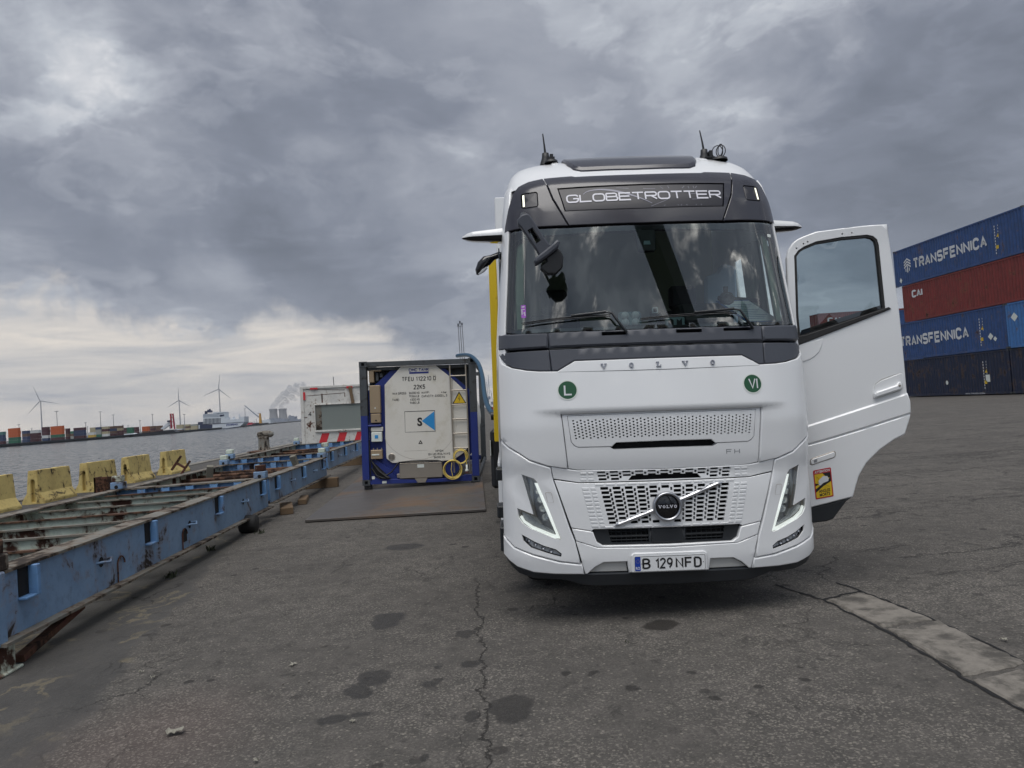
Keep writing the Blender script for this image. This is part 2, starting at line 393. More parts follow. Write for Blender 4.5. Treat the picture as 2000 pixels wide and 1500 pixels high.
M['towerc'] = pm('cooling_concrete', S('77787b'), .9, var=.05, scale=.02)
M['turb'] = pm('turbine_paint', S('9a9ca2'), .5, var=.03)
M['mast'] = pm('mast_grey', S('8a8c90'), .6, var=.05)
M['farland'] = pm('far_ground', S('55585a'), .9, var=.2, scale=.01)
M['farquay'] = pm('far_quay_wall', S('3f4246'), .9, var=.2, scale=.1)
M['shipw'] = pm('ship_white', S('c6ccd2'), .5, var=.03, scale=.1)
M['shipn'] = pm('ship_navy', S('262f49'), .5, var=.05, scale=.1)
M['shipd'] = pm('barge_dark', S('23252c'), .5, var=.1, scale=.1)
M['cranered'] = pm('crane_red', S('a0283a'), .5)
M['craneyel'] = pm('crane_yellow', S('b98a3a'), .5)
M['cranegrey'] = pm('crane_grey', S('7c8492'), .6)
M['cranedark'] = pm('crane_dark', (.012, .013, .015), .6)
def shipping(name, c, dirt='3a2a22', lo=.6, hi=.7):
    return pm(name, S(c), .5, var=.10, scale=1.2, dirt=dirt, dscale=1.3, dlo=lo, dhi=hi)
M['c_blue'] = streaky('container_blue', '2f4f84', '3a2c2c', .635, .69, '284470', .5, 1.1, .22, .15)
M['c_navy'] = streaky('container_navy', '1b2640', '0d0f16', .60, .69, '162036', .55, 1.2, .22, .15)
M['c_red'] = streaky('container_red', '7e312e', '331c1a', .62, .69, '6c2a28', .55, 1.2, .22, .15)
M['c_light'] = streaky('container_light_blue', '4478b4', '4a3a34', .63, .69, '3a69a2', .5, 1.2, .22, .15)
FARC = {}
for k, v in dict(teal='46706c', blue='2a3a5a', orange='b2572c', green='28604a', maroon='47242c', brown='5c4538', grey='8d8f8a', beige='a0977c', white='bfc2c2', yellow='b89a45').items():
    FARC[k] = pm('far_container_'+k, S(v), .6, var=.06, scale=.3)

# ------------------------------------------------------------------ mesh helpers
def link(o, parent=None):
    col.objects.link(o)
    if parent: o.parent = parent
    return o
def tag(o, label=None, cat=None, group=None, kind=None):
    if label: o['label'] = label
    if cat: o['category'] = cat
    if group: o['group'] = group
    if kind: o['kind'] = kind
    return o
def empty(name, loc=(0, 0, 0), rz=0, label=None, cat=None, group=None):
    o = bpy.data.objects.new(name, None); o.empty_display_size = .2
    o.location = loc; o.rotation_euler = (0, 0, rz); link(o); tag(o, label, cat, group)
    return o
def mesh(name, v, f, m, parent=None, smooth=False):
    me = bpy.data.meshes.new(name); me.from_pydata([tuple(x) for x in v], [], f); me.update()
    if m: me.materials.append(m)
    if smooth:
        me.polygons.foreach_set('use_smooth', [True]*len(me.polygons))
    return link(bpy.data.objects.new(name, me), parent)

class MB:
    def __init__(s): s.v = []; s.f = []; s.sm = []
    def add(s, v, f, smooth=False, mat=None):
        k = len(s.v)
        s.v += [Vector(p) if mat is None else mat @ Vector(p) for p in v]
        s.f += [[i+k for i in q] for q in f]; s.sm += [smooth]*len(f)
        return s
    def box(s, x0, x1, y0, y1, z0, z1, mat=None):
        v = [(x0, y0, z0), (x1, y0, z0), (x1, y1, z0), (x0, y1, z0), (x0, y0, z1), (x1, y0, z1), (x1, y1, z1), (x0, y1, z1)]
        return s.add(v, [(0, 3, 2, 1), (4, 5, 6, 7), (0, 1, 5, 4), (1, 2, 6, 5), (2, 3, 7, 6), (3, 0, 4, 7)], False, mat)
    def cbox(s, c, sz, mat=None):
        return s.box(c[0]-sz[0]/2, c[0]+sz[0]/2, c[1]-sz[1]/2, c[1]+sz[1]/2, c[2]-sz[2]/2, c[2]+sz[2]/2, mat)
    def tube(s, pts, r, n=8, cap=True, closed=False):
        pts = [Vector(p) for p in pts]; L = len(pts)
        rs = r if isinstance(r, (list, tuple)) else [r]*L
        rings = []; prev = None
        for i, p in enumerate(pts):
            if closed: tdir = pts[(i+1) % L]-pts[i-1]
            else: tdir = pts[min(i+1, L-1)]-pts[max(i-1, 0)]
            tdir.normalize()
            a = prev if prev is not None else (Vector((0, 0, 1)) if abs(tdir.z) < .9 else Vector((1, 0, 0)))
            u = (a - tdir*a.dot(tdir)).normalized(); prev = u
            q = tdir.cross(u)
            rings.append([p + (u*cos(2*pi*j/n)+q*sin(2*pi*j/n))*rs[i] for j in range(n)])
        v = [x for rg in rings for x in rg]; f = []
        for i in range(L if closed else L-1):
            a = i*n; b = ((i+1) % L)*n
            for j in range(n): f.append((a+j, a+(j+1) % n, b+(j+1) % n, b+j))
        s.add(v, f, n > 5)
        if cap and not closed:
            s.add(rings[0], [tuple(reversed(range(n)))]); s.add(rings[-1], [tuple(range(n))])
        return s
    def lathe(s, prof, n=24, mat=None, smooth=True):
        v = [(r*cos(2*pi*j/n), r*sin(2*pi*j/n), z) for r, z in prof for j in range(n)]; f = []
        for i in range(len(prof)-1):
            for j in range(n): f.append((i*n+j, i*n+(j+1) % n, (i+1)*n+(j+1) % n, (i+1)*n+j))
        return s.add(v, f, smooth, mat)
    def prism(s, poly, axis, a, b, mat=None):
        """extrude a 2D polygon: axis 'y' -> poly is (x,z); 'x' -> (y,z); 'z' -> (x,y)"""
        def P(q, h):
            return {'y': (q[0], h, q[1]), 'x': (h, q[0], q[1]), 'z': (q[0], q[1], h)}[axis]
        n = len(poly)
        v = [P(q, a) for q in poly]+[P(q, b) for q in poly]
        f = [tuple(range(n)), tuple(reversed(range(n, 2*n)))]+[(i+n, (i+1) % n+n, (i+1) % n, i) for i in range(n)]
        return s.add(v, f, False, mat)
    def beam(s, a, b, w, h=None):
        a, b = Vector(a), Vector(b); h = h or w
        d_ = (b-a).normalized(); up = Vector((0, 0, 1)) if abs(d_.z) < .95 else Vector((0, 1, 0))
        u = d_.cross(up).normalized(); q = u.cross(d_)
        v = [p+u*x+q*y for p in (a, b) for x, y in ((-w/2, -h/2), (w/2, -h/2), (w/2, h/2), (-w/2, h/2))]
        return s.add(v, [(0, 1, 2, 3), (7, 6, 5, 4), (0, 4, 5, 1), (1, 5, 6, 2), (2, 6, 7, 3), (3, 7, 4, 0)])
    def build(s, name, m, parent=None, bevel=0, smooth_angle=None):
        me = bpy.data.meshes.new(name)
        bm = bmesh.new()
        vs = [bm.verts.new(p) for p in s.v]
        for q, sm in zip(s.f, s.sm):
            try: fc = bm.faces.new([vs[i] for i in q]); fc.smooth = sm
            except ValueError: pass
        bmesh.ops.recalc_face_normals(bm, faces=bm.faces)
        if bevel:
            bmesh.ops.bevel(bm, geom=[e for e in bm.edges if len(e.link_faces) == 2 and e.calc_face_angle(0) > .6], offset=bevel, segments=1, affect='EDGES')
        bm.to_mesh(me); bm.free()
        me.materials.append(m)
        return link(bpy.data.objects.new(name, me), parent)

def flatmesh(poly, holes=()):
    """triangulate polygon with holes, returns 2D verts, tris"""
    vs = []; es = []; loops = [poly]+list(holes)
    for lp in loops:
        k = len(vs); n = len(lp); vs += [Vector(p) for p in lp]; es += [(k+i, k+(i+1) % n) for i in range(n)]
    r = delaunay_2d_cdt(vs, es, [], 0, 1e-6)
    return r
def pip(x, y, poly):
    c = False; n = len(poly); j = n-1
    for i in range(n):
        xi, yi = poly[i]; xj, yj = poly[j]
        if (yi > y) != (yj > y) and x < (xj-xi)*(y-yi)/(yj-yi)+xi: c = not c
        j = i
    return c
def bbox(p):
    return min(q[0] for q in p), max(q[0] for q in p), min(q[1] for q in p), max(q[1] for q in p)
def densify(poly, step):
    out = []
    for i, a in enumerate(poly):
        b = poly[(i+1) % len(poly)]; L = hypot(b[0]-a[0], b[1]-a[1]); k = max(1, int(L/step+.5))
        for j in range(k): out.append((a[0]+(b[0]-a[0])*j/k, a[1]+(b[1]-a[1])*j/k))
    return out
def area(p):
    return sum(p[i][0]*p[(i+1) % len(p)][1]-p[(i+1) % len(p)][0]*p[i][1] for i in range(len(p)))/2
def inset(poly, dd):
    if area(poly) < 0: poly = poly[::-1]
    n = len(poly); out = []
    for i in range(n):
        a, b, c = poly[i-1], poly[i], poly[(i+1) % n]
        e1 = Vector((b[0]-a[0], b[1]-a[1])).normalized(); e2 = Vector((c[0]-b[0], c[1]-b[1])).normalized()
        n1 = Vector((-e1.y, e1.x)); n2 = Vector((-e2.y, e2.x)); m_ = n1+n2
        if m_.length < 1e-4: m_ = n1.copy()
        m_.normalize(); k = dd/max(.5, m_.dot(n1))
        out.append((b[0]+m_.x*k, b[1]+m_.y*k))
    return poly, out

def panel(name, outer, fn, m, parent=None, holes=(), off=0., thick=.02, step=.05, grid=True, rnd=.004, extra=()):
    """sheet with real thickness that follows a surface: fn(x, z, offset) -> point"""
    outer = densify(outer, step)
    outer, inn = inset(outer, rnd)
    loops = [outer]+([inn] if rnd else [])+[list(h) for h in holes]
    vs = []; es = []
    for lp in loops:
        k = len(vs); n = len(lp); vs += [Vector(p) for p in lp]; es += [(k+i, k+(i+1) % n) for i in range(n)]
    hb = [bbox(h) for h in holes]
    if grid:
        x0, x1, z0, z1 = bbox(outer)
        nx = max(1, int((x1-x0)/step)); nz = max(1, int((z1-z0)/step))
        xs = [x0+(x1-x0)*i/nx for i in range(1, nx)]
        cc = inn if rnd else outer
        cx, cz = [p[0] for p in cc], [p[1] for p in cc]
        for x in xs:
            for j in range(1, nz):
                z = z0+(z1-z0)*j/nz
                if not pip(x, z, outer): continue
                if min((x-a)**2+(z-b)**2 for a, b in cc) < (step*.35)**2: continue
                if any(b[0]-.008 < x < b[1]+.008 and b[2]-.008 < z < b[3]+.008 for b in hb): continue
                vs.append(Vector((x, z)))
        for e in extra: vs.append(Vector(e))
    r = delaunay_2d_cdt(vs, es, [], 0, 1e-6)
    V2 = r[0]; F = []
    for f in r[2]:
        cx = sum(V2[i].x for i in f)/len(f); cz = sum(V2[i].y for i in f)/len(f)
        if not pip(cx, cz, outer): continue
        bad = False
        for h, b in zip(holes, hb):
            if b[0] < cx < b[1] and b[2] < cz < b[3] and pip(cx, cz, h): bad = True; break
        if not bad: F.append(tuple(f))
    oset = set((round(p[0], 5), round(p[1], 5)) for p in outer)
    used = {}
    V = []
    def front(i):
        if i not in used:
            used[i] = len(V); p = V2[i]
            o = off - (rnd*.8 if (rnd and (round(p.x, 5), round(p.y, 5)) in oset) else 0)
            V.append(fn(p.x, p.y, o))
        return used[i]
    FF = [tuple(front(i) for i in f) for f in F]
    # orientation: make outward
    nf = len(FF); sm = [True]*nf
    cnt = {}
    for f in F:
        for i in range(len(f)):
            a, b = f[i], f[(i+1) % len(f)]
            cnt[(a, b)] = cnt.get((a, b), 0)+1
    bd = [(a, b) for (a, b) in cnt if (b, a) not in cnt]
    if thick:
        wm = {}
        def wall(i):
            if i not in wm:
                wm[i] = len(V); p = V2[i]
                V.append(V[used[i]]); V.append(fn(p.x, p.y, off-thick))
            return wm[i]
        for a, b in bd:
            ia, ib = wall(a), wall(b)
            FF.append((ib, ia, ia+1, ib+1)); sm.append(False)
    me = bpy.data.meshes.new(name); me.from_pydata([tuple(p) for p in V], [], FF); me.update()
    me.polygons.foreach_set('use_smooth', sm)
    if rnd:
        ik = set((round(p[0], 5), round(p[1], 5)) for p in inn); fl = set(vi for i, vi in used.items() if (round(V2[i].x, 5), round(V2[i].y, 5)) in ik)
        at_ = me.attributes.get('sharp_edge') or me.attributes.new('sharp_edge', 'BOOLEAN', 'EDGE')
        at_.data.foreach_set('value', [(e.vertices[0] in fl and e.vertices[1] in fl) for e in me.edges])
    me.materials.append(m)
    return link(bpy.data.objects.new(name, me), parent)

_tc = {}
def text2d(s, h, w=None, weight=0., align='C', shear=0.):
    key = (s, weight, shear)
    if key not in _tc:
        cu = bpy.data.curves.new('t', 'FONT'); cu.body = s; cu.size = 1; cu.resolution_u = 3; cu.offset = weight; cu.shear = shear
        ob = bpy.data.objects.new('t', cu); col.objects.link(ob)
        me = bpy.data.meshes.new_from_object(ob)
        _tc[key] = ([(v.co.x, v.co.y) for v in me.vertices], [tuple(p.vertices) for p in me.polygons])
        bpy.data.objects.remove(ob); bpy.data.curves.remove(cu); bpy.data.meshes.remove(me)
    V, F = _tc[key]
    x0, x1, y0, y1 = bbox(V)
    k = h/.729 if not w else None
    sy = h/.729; sx = (w/(x1-x0)) if w else sy
    ox = {'C': (x0+x1)/2, 'L': x0, 'R': x1}[align]
    return [((x-ox)*sx, y*sy) for x, y in V], F
def text(name, s, h, fn, m, parent, w=None, weight=.0, align='C', cx=0, cz=0, off=.002, rot=0, shear=0.):
    """printed word on a surface; (cx, cz) is the baseline anchor"""
    V, F = text2d(s, h, w, weight, align, shear)
    c, q = cos(rot), sin(rot)
    v = [fn(cx+x*c-z*q, cz+x*q+z*c, off) for x, z in V]
    return mesh(name, v, F, m, parent)
def plane_fn(o, ex, ez):
    o, ex, ez = Vector(o), Vector(ex), Vector(ez); n = ex.cross(ez).normalized()
    return lambda x, z, off=0: o+ex*x+ez*z+n*off
def poly_on(name, poly, fn, m, parent, off=.002):
    r = flatmesh(poly); V2 = r[0]
    F = [tuple(f) for f in r[2] if pip(sum(V2[i].x for i in f)/len(f), sum(V2[i].y for i in f)/len(f), poly)]
    return mesh(name, [fn(p.x, p.y, off) for p in V2], F, m, parent)
def circ(cx, cz, r, n=24, rz=None):
    rz = rz or r
    return [(cx+r*cos(2*pi*i/n), cz+rz*sin(2*pi*i/n)) for i in range(n)]
def rrect(x0, x1, z0, z1, r, n=4):
    out = []
    for (cx, cz, a) in ((x1-r, z0+r, -pi/2), (x1-r, z1-r, 0), (x0+r, z1-r, pi/2), (x0+r, z0+r, pi)):
        for i in range(n+1): out.append((cx+r*cos(a+pi/2*i/n), cz+r*sin(a+pi/2*i/n)))
    return out
def sym(half):
    """half outline from top centre (x=0) down the right to bottom centre (x=0) -> closed loop"""
    return list(half)+[(-x, z) for x, z in reversed(half) if x > 1e-6]
def mir(p): return [(-x, z) for x, z in reversed(p)]

# ------------------------------------------------------------------ stroke lettering
def arcp(cx, cy, rx, ry, a0, a1, n=7):
    return [(cx+rx*cos(radians(a0+(a1-a0)*i/n)), cy+ry*sin(radians(a0+(a1-a0)*i/n))) for i in range(n+1)]
def G(w_, r):
    """glyph strokes in a box w_ wide and 1 high, corner radius r"""
    W_ = w_; h = .5
    def O(): return arcp(W_-r, 1-r, r, r, 0, 90)+arcp(r, 1-r, r, r, 90, 180)+arcp(r, r, r, r, 180, 270)+arcp(W_-r, r, r, r, 270, 360)+[(W_, 1-r)]
    q = min(r, .24)
    def bowl(y0, y1, x0=0, x1=W_):
        rr = min((y1-y0)/2, q*1.1 if r < .2 else (y1-y0)/2)
        return [(x0, y1)]+[(x1-rr, y1)]+arcp(x1-rr, y1-rr, rr, rr, 90, 0, 5)+arcp(x1-rr, y0+rr, rr, rr, 0, -90, 5)+[(x0, y0)]
    return {
     'A': [[(0, 0), (W_/2, 1), (W_, 0)], [(W_*.19, .33), (W_*.81, .33)]],
     'B': [[(0, 0), (0, 1)], bowl(.52, 1, 0, W_*.94), bowl(0, .52)],
     'C': [arcp(W_-r, 1-r, r, r, 10, 90)+arcp(r, 1-r, r, r, 90, 180)+arcp(r, r, r, r, 180, 270)+arcp(W_-r, r, r, r, 270, 350)],
     'D': [[(0, 0), (0, 1)], [(0, 1), (W_-.3, 1)]+arcp(W_-.3, .7, .3, .3, 90, 0, 6)+arcp(W_-.3, .3, .3, .3, 0, -90, 6)+[(0, 0)]],
     'E': [[(W_, 1), (0, 1), (0, 0), (W_, 0)], [(0, .52), (W_*.9, .52)]],
     'F': [[(W_, 1), (0, 1), (0, 0)], [(0, .52), (W_*.88, .52)]],
     'G': [arcp(W_-r, 1-r, r, r, 20, 90)+arcp(r, 1-r, r, r, 90, 180)+arcp(r, r, r, r, 180, 270)+arcp(W_-r, r, r, r, 270, 360)+[(W_, .48), (W_*.55, .48)]],
     'H': [[(0, 0), (0, 1)], [(W_, 0), (W_, 1)], [(0, .5), (W_, .5)]],
     'I': [[(0, 0), (0, 1)]],
     'K': [[(0, 0), (0, 1)], [(W_, 1), (0, .4)], [(W_*.35, .6), (W_, 0)]],
     'L': [[(0, 1), (0, 0), (W_, 0)]],
     'M': [[(0, 0), (0, 1), (W_/2, .3), (W_, 1), (W_, 0)]],
     'N': [[(0, 0), (0, 1), (W_, 0), (W_, 1)]],
     'O': [O()],
     'P': [[(0, 0), (0, 1)], bowl(.45, 1)],
     'R': [[(0, 0), (0, 1)], bowl(.47, 1), [(W_*.5, .47), (W_, 0)]],
     'S': [arcp(W_-q, 1-q, q, q, 20, 90)+arcp(q, 1-q, q, q, 90, 180, 4)+arcp(q, .5+q*0+.25, q, .25, 180, 270, 4)+arcp(W_-q, .25, q, .25, 90, 0, 4)+arcp(W_-q, q, q, q, 0, -90, 4)+arcp(q, q, q, q, 270, 200, 4)],
     'T': [[(0, 1), (W_, 1)], [(W_/2, 1), (W_/2, 0)]],
     'U': [[(0, 1)]+arcp(r, r, r, r, 180, 270)+arcp(W_-r, r, r, r, 270, 360)+[(W_, 1)]],
     'V': [[(0, 1), (W_/2, 0), (W_, 1)]],
     'W': [[(0, 1), (W_*.25, 0), (W_*.5, .8), (W_*.75, 0), (W_, 1)]],
     'X': [[(0, 0), (W_, 1)], [(0, 1), (W_, 0)]],
     'Y': [[(0, 1), (W_/2, .5), (W_, 1)], [(W_/2, .5), (W_/2, 0)]],
     '0': [O()],
     '1': [[(W_*.15, .74), (W_*.6, 1), (W_*.6, 0)]],
     '2': [arcp(W_/2, 1-W_/2, W_/2, W_/2, 170, -10, 9)+[(0, 0), (W_, 0)]],
     '3': [arcp(W_*.45, .74, W_*.5, .26, 150, -80, 8)+arcp(W_*.45, .26, W_*.55, .26, 80, -150, 8)],
     '4': [[(W_*.75, 0), (W_*.75, 1), (0, .28), (W_, .28)]],
     '5': [[(W_, 1), (W_*.1, 1), (W_*.05, .55)]+arcp(W_*.45, .32, W_*.52, .32, 120, -150, 9)],
     '6': [arcp(W_*.5, .30, W_*.5, .30, 0, 360, 14), [(0, .32), (W_*.15, .7), (W_*.6, 1)]],
     '7': [[(0, 1), (W_, 1), (W_*.35, 0)]],
     '8': [arcp(W_*.5, .75, W_*.44, .25, 0, 360, 12), arcp(W_*.5, .26, W_*.5, .26, 0, 360, 12)],
     '9': [arcp(W_*.5, .70, W_*.5, .30, 0, 360, 14), [(W_, .68), (W_*.85, .3), (W_*.4, 0)]],
     ':': [[(0, .15), (0, .3)], [(0, .6), (0, .75)]],
     '.': [[(0, 0), (0, .12)]], '-': [[(0, .5), (W_*.7, .5)]],
     'b': [[(0, 0), (0, 1)], [(0, .6), (W_*.6, .6), (W_*.8, .45), (W_*.8, .15), (W_*.6, 0), (0, 0)]],
     'a': [[(W_*.1, .6), (W_*.6, .6), (W_*.75, .45), (W_*.75, 0), (W_*.2, 0), (0, .15), (.1, .33), (W_*.75, .33)]],
     'r': [[(0, 0), (0, .6)], [(0, .45), (W_*.3, .6), (W_*.6, .6)]],
    }
def strokes(s, h, w_=.56, sw=.14, gap=.22, r=.28, width=None, squash=1.):
    """vertices and faces of a word, left aligned at 0, baseline 0, cap height h"""
    gl_ = G(w_, min(r, w_/2, .5)); V = []; F = []; x = 0
    for ch in s:
        if ch == ' ': x += w_*.75; continue
        st = gl_[ch]; wd = max((p[0] for q in st for p in q))
        for q in st:
            pts = [(p[0], p[1]*(1-sw)+sw/2) for p in q]; k = len(V); n_ = len(pts)
            for i, p in enumerate(pts):
                a = pts[i-1] if i else None; b = pts[i+1] if i < n_-1 else None
                d1 = Vector((p[0]-a[0], p[1]-a[1])) if a else None; d2 = Vector((b[0]-p[0], b[1]-p[1])) if b else None
                if d1 is not None and d1.length < 1e-6: d1 = None
                if d2 is not None and d2.length < 1e-6: d2 = None
                if d1 is None: d1 = d2
                if d2 is None: d2 = d1
                d1 = d1.normalized(); d2 = d2.normalized(); n1 = Vector((-d1.y, d1.x)); n2 = Vector((-d2.y, d2.x)); m_ = n1+n2
                m_ = n1 if m_.length < .05 else m_.normalized(); kk = sw/2/max(.45, m_.dot(n1))
                e = Vector((0, 0))
                if i == 0 and ch not in 'O0689BDPR': e = -d2*sw/2*(.0 if abs(d2.y) > .5 else .0)
                V += [(x+p[0]+m_.x*kk+e.x, p[1]+m_.y*kk), (x+p[0]-m_.x*kk+e.x, p[1]-m_.y*kk)]
                if i: F.append((k+2*i-2, k+2*i-1, k+2*i+1, k+2*i))
            # square the ends of upright stems to the full cap height
        x += wd+gap+sw*.6
    tot = x-gap-sw*.6
    for i, v in enumerate(V):
        pass
    V = [(a, (min(max(b, 0), 1) if True else b)) for a, b in V]
    # stretch stems that stop half a stroke short
    V = [(a, 0 if abs(b-sw/2) < 1e-4 and False else b) for a, b in V]
    kx = (width/tot) if width else h
    return [(a*kx, b*h) for a, b in V], F, tot*kx
def word(name, s, h, fn, m, parent, cx=0, cz=0, off=.002, align='C', thick=0, **k):
    V, F, L_ = strokes(s, h, **k)
    ox = {'C': L_/2, 'L': 0, 'R': L_}[align]
    V3 = [fn(cx+a-ox, cz+b, off) for a, b in V]
    return mesh(name, V3, F, m, parent)
# ================================================================== SETTING
EDGE = -11.95
def struct(o): return tag(o, kind='structure')
g = mesh('quay_ground', [(EDGE+.45, -400, 0), (5000, -400, 0), (5000, 9000, 0), (EDGE+.45, 9000, 0)], [(0, 1, 2, 3)], M['asphalt']); struct(g)
mb = MB(); mb.box(EDGE, EDGE+.45, -400, 9000, -8, .05); qe = mb.build('quay_edge', M['concrete'], bevel=.02); struct(qe)
wa = mesh('harbour_water', [(-9000, -2000, -3.5), (EDGE+.01, -2000, -3.5), (EDGE+.01, 12000, -3.5), (-9000, 12000, -3.5)], [(0, 1, 2, 3)], M['water']); struct(wa)
# far bank: shoreline points (x, y)
SH = [(-1500, -300), (-900, 120), (-378, 600), (-345, 760), (-330, 860), (-402, 1375), (-560, 2300), (-800, 4200), (-1100, 9000), (-1100, 11500), (-8900, 11500), (-8900, -300)]
mb = MB(); mb.prism(SH, 'z', -7.5, -1.0); fb = mb.build('far_bank', M['farland']); struct(fb)
mb = MB()
for a, b in zip(SH[1:7], SH[2:8]):
    mb.beam((a[0], a[1], -1.4), (b[0], b[1], -1.4), 3., 1.2)
fq = mb.build('far_quay_wall', M['farquay']); struct(fq)

# concrete strip on the right, slab by slab
def slabpoly(pts, seed):
    rnd = random.Random(seed); out = []
    for x, y in densify(pts, .05): out.append((x+rnd.uniform(-.011, .011), y+rnd.uniform(-.011, .011)))
    return out
strip = empty('concrete_strip', (2.75, 3.5, 0)); struct(strip)
bed = mesh('strip_bed', [(2.50-2.75, 1.4-3.5, .003), (3.05-2.75, 1.4-3.5, .003), (3.07-2.75, 5.45-3.5, .003), (2.55-2.75, 5.45-3.5, .003)], [(0, 1, 2, 3)], M['core'], strip)
del bed
SL = [[(2.62, 4.50), (2.99, 4.56), (2.93, 5.26), (2.76, 5.20), (2.60, 5.16)],
      [(2.56, 3.66), (2.97, 3.74), (3.00, 4.52), (2.75, 4.40), (2.63, 4.46)],
      [(2.52, 2.66), (2.93, 2.74), (2.96, 3.69), (2.56, 3.61)],
      [(2.50, 1.75), (2.90, 1.80), (2.93, 2.69), (2.52, 2.61)]]
bpy.data.objects.remove(bpy.data.objects['strip_bed'])
for i, pts in enumerate(SL):
    lp = slabpoly([(x-2.75, y-3.5) for x, y in pts], i)
    tz = [.011, .014, .012, .012][i]
    rr = random.Random(90+i)
    o = panel('concrete_slab', lp, lambda x, z, off=0, tz=tz: Vector((x, z, tz+off)), M['slab'], strip, thick=.03, step=.08, rnd=.012)
# dark joints round the slabs (a shallow filled groove)
mb = MB()
def groove(pts, w_, seed):
    rr = random.Random(seed); P = []
    for i, (a, b) in enumerate(zip(pts, pts[1:])):
        n_ = max(2, int(hypot(b[0]-a[0], b[1]-a[1])/.06))
        for j in range(n_): P.append((a[0]+(b[0]-a[0])*j/n_+rr.uniform(-.012, .012), a[1]+(b[1]-a[1])*j/n_+rr.uniform(-.012, .012)))
    P.append(pts[-1]); V = []; F = []
    for i, p in enumerate(P):
        q = Vector(P[min(i+1, len(P)-1)])-Vector(P[max(i-1, 0)]); q.normalize(); ww = w_*rr.uniform(.35, 1)
        V += [(p[0]-q.y*ww, p[1]+q.x*ww, .004), (p[0]+q.y*ww, p[1]-q.x*ww, .004)]
    for i in range(len(P)-1): F.append((2*i, 2*i+1, 2*i+3, 2*i+2))
    mb.add(V, F)
ox, oy = 2.75, 3.5
groove([(2.5-ox, 1.5-oy), (2.54-ox, 3.6-oy), (2.60-ox, 4.5-oy), (2.58-ox, 5.2-oy), (2.44-ox, 5.7-oy)], .016, 1)
groove([(2.93-ox, 1.5-oy), (2.98-ox, 3.7-oy), (3.01-ox, 4.55-oy), (2.95-ox, 5.3-oy), (2.9-ox, 5.6-oy)], .016, 2)
groove([(2.60-ox, 5.2-oy), (2.78-ox, 5.27-oy), (2.95-ox, 5.32-oy)], .014, 3)
o = mb.build('strip_joint', M['core'], strip)

# steel plate under the tank container
pl = [(-2.53, 11.42), (.28, 11.02), (.50, 23.2), (-2.75, 23.6)]
mb = MB(); mb.prism(pl, 'z', .012, .05); o = mb.build('steel_plate', M['steelplate'], bevel=.004)
tag(o, 'wide rust-stained steel road plate lying under the tank container', 'steel plate')

# ================================================================== TRUCK FRONT SURFACE
def interp(z, T):
    if z <= T[0][0]: return T[0][1]
    for (a, b), (c, e) in zip(T, T[1:]):
        if z <= c: return b+(e-b)*(z-a)/(c-a)
    return T[-1][1]
Y0 = [(.2, .05), (.30, .03), (.36, .012), (.45, .0), (.9, .012), (1.04, .03), (1.15, .008), (1.4, 0.0), (1.8, .04), (2.08, .10), (2.93, .30), (3.1, .35), (3.24, .42), (3.30, .46), (3.36, .53), (3.42, .60), (3.5, .70), (3.58, .83), (3.65, 1.0), (3.70, 1.25), (3.74, 1.7), (3.76, 2.2)]
WT = [(.2, 1.12), (.45, 1.157), (1.0, 1.155), (1.1, 1.155), (1.8, 1.155), (2.1, 1.15), (2.93, 1.09), (3.15, 1.075), (3.3, 1.06), (3.42, 1.045), (3.52, 1.015), (3.60, .96), (3.66, .88), (3.71, .76), (3.76, .5)]
def Fs(x, z):
    w_ = interp(z, WT); t_ = min(abs(x)/w_, .9995)
    led = .020*max(0., min(1., (z-1.492)/.022))*max(0., min(1., (.93-abs(x))/.22))*(1-max(0., min(1., (z-1.514)/.30)))
    return interp(z, Y0)+.07*x*x+.5*(1-(1-t_**5)**.2)-led
def TF(x, z, off=0.):
    e = .004
    x = max(-interp(z, WT)*.9885, min(interp(z, WT)*.9885, x))
    gx = (Fs(x+e, z)-Fs(x-e, z))/(2*e); gz = (Fs(x, z+.02)-Fs(x, z-.02))/.04
    n = Vector((gx, -1, gz)).normalized()
    return Vector((x, Fs(x, z), z))+n*off

TY, TT = radians(3.55), radians(2.0)
truck = empty('white_truck', (1.3823, 5.0403, 0), 0, 'white long-haul truck facing us with its driver door swung open, number plate B 129 NFD', 'truck')
truck.matrix_world = Matrix.Translation((1.3823, 5.0403, 0)) @ Matrix.Rotation(-TY, 4, 'Z') @ Matrix.Rotation(TT, 4, 'Y')
T = truck

# ---- dark inner structure with the windscreen opening
WSO = sym([(0, 2.865), (.95, 2.855), (1.005, 2.845), (1.035, 2.80), (1.068, 2.30), (1.065, 2.17), (1.03, 2.125), (0, 2.11)])
core_out = sym([(0, 3.32), (.8, 3.32), (.96, 3.25), (1.05, 2.93), (1.11, 2.1), (1.125, 1.2), (1.13, .5), (1.08, .38), (0, .34)])
panel('inner_shell', core_out, TF, M['core'], T, holes=[densify(sym([(0, 2.875), (1.0, 2.865), (1.05, 2.80), (1.08, 2.3), (1.07, 2.12), (0, 2.09)]), .1)], off=-.045, thick=.01, step=.12, rnd=0)

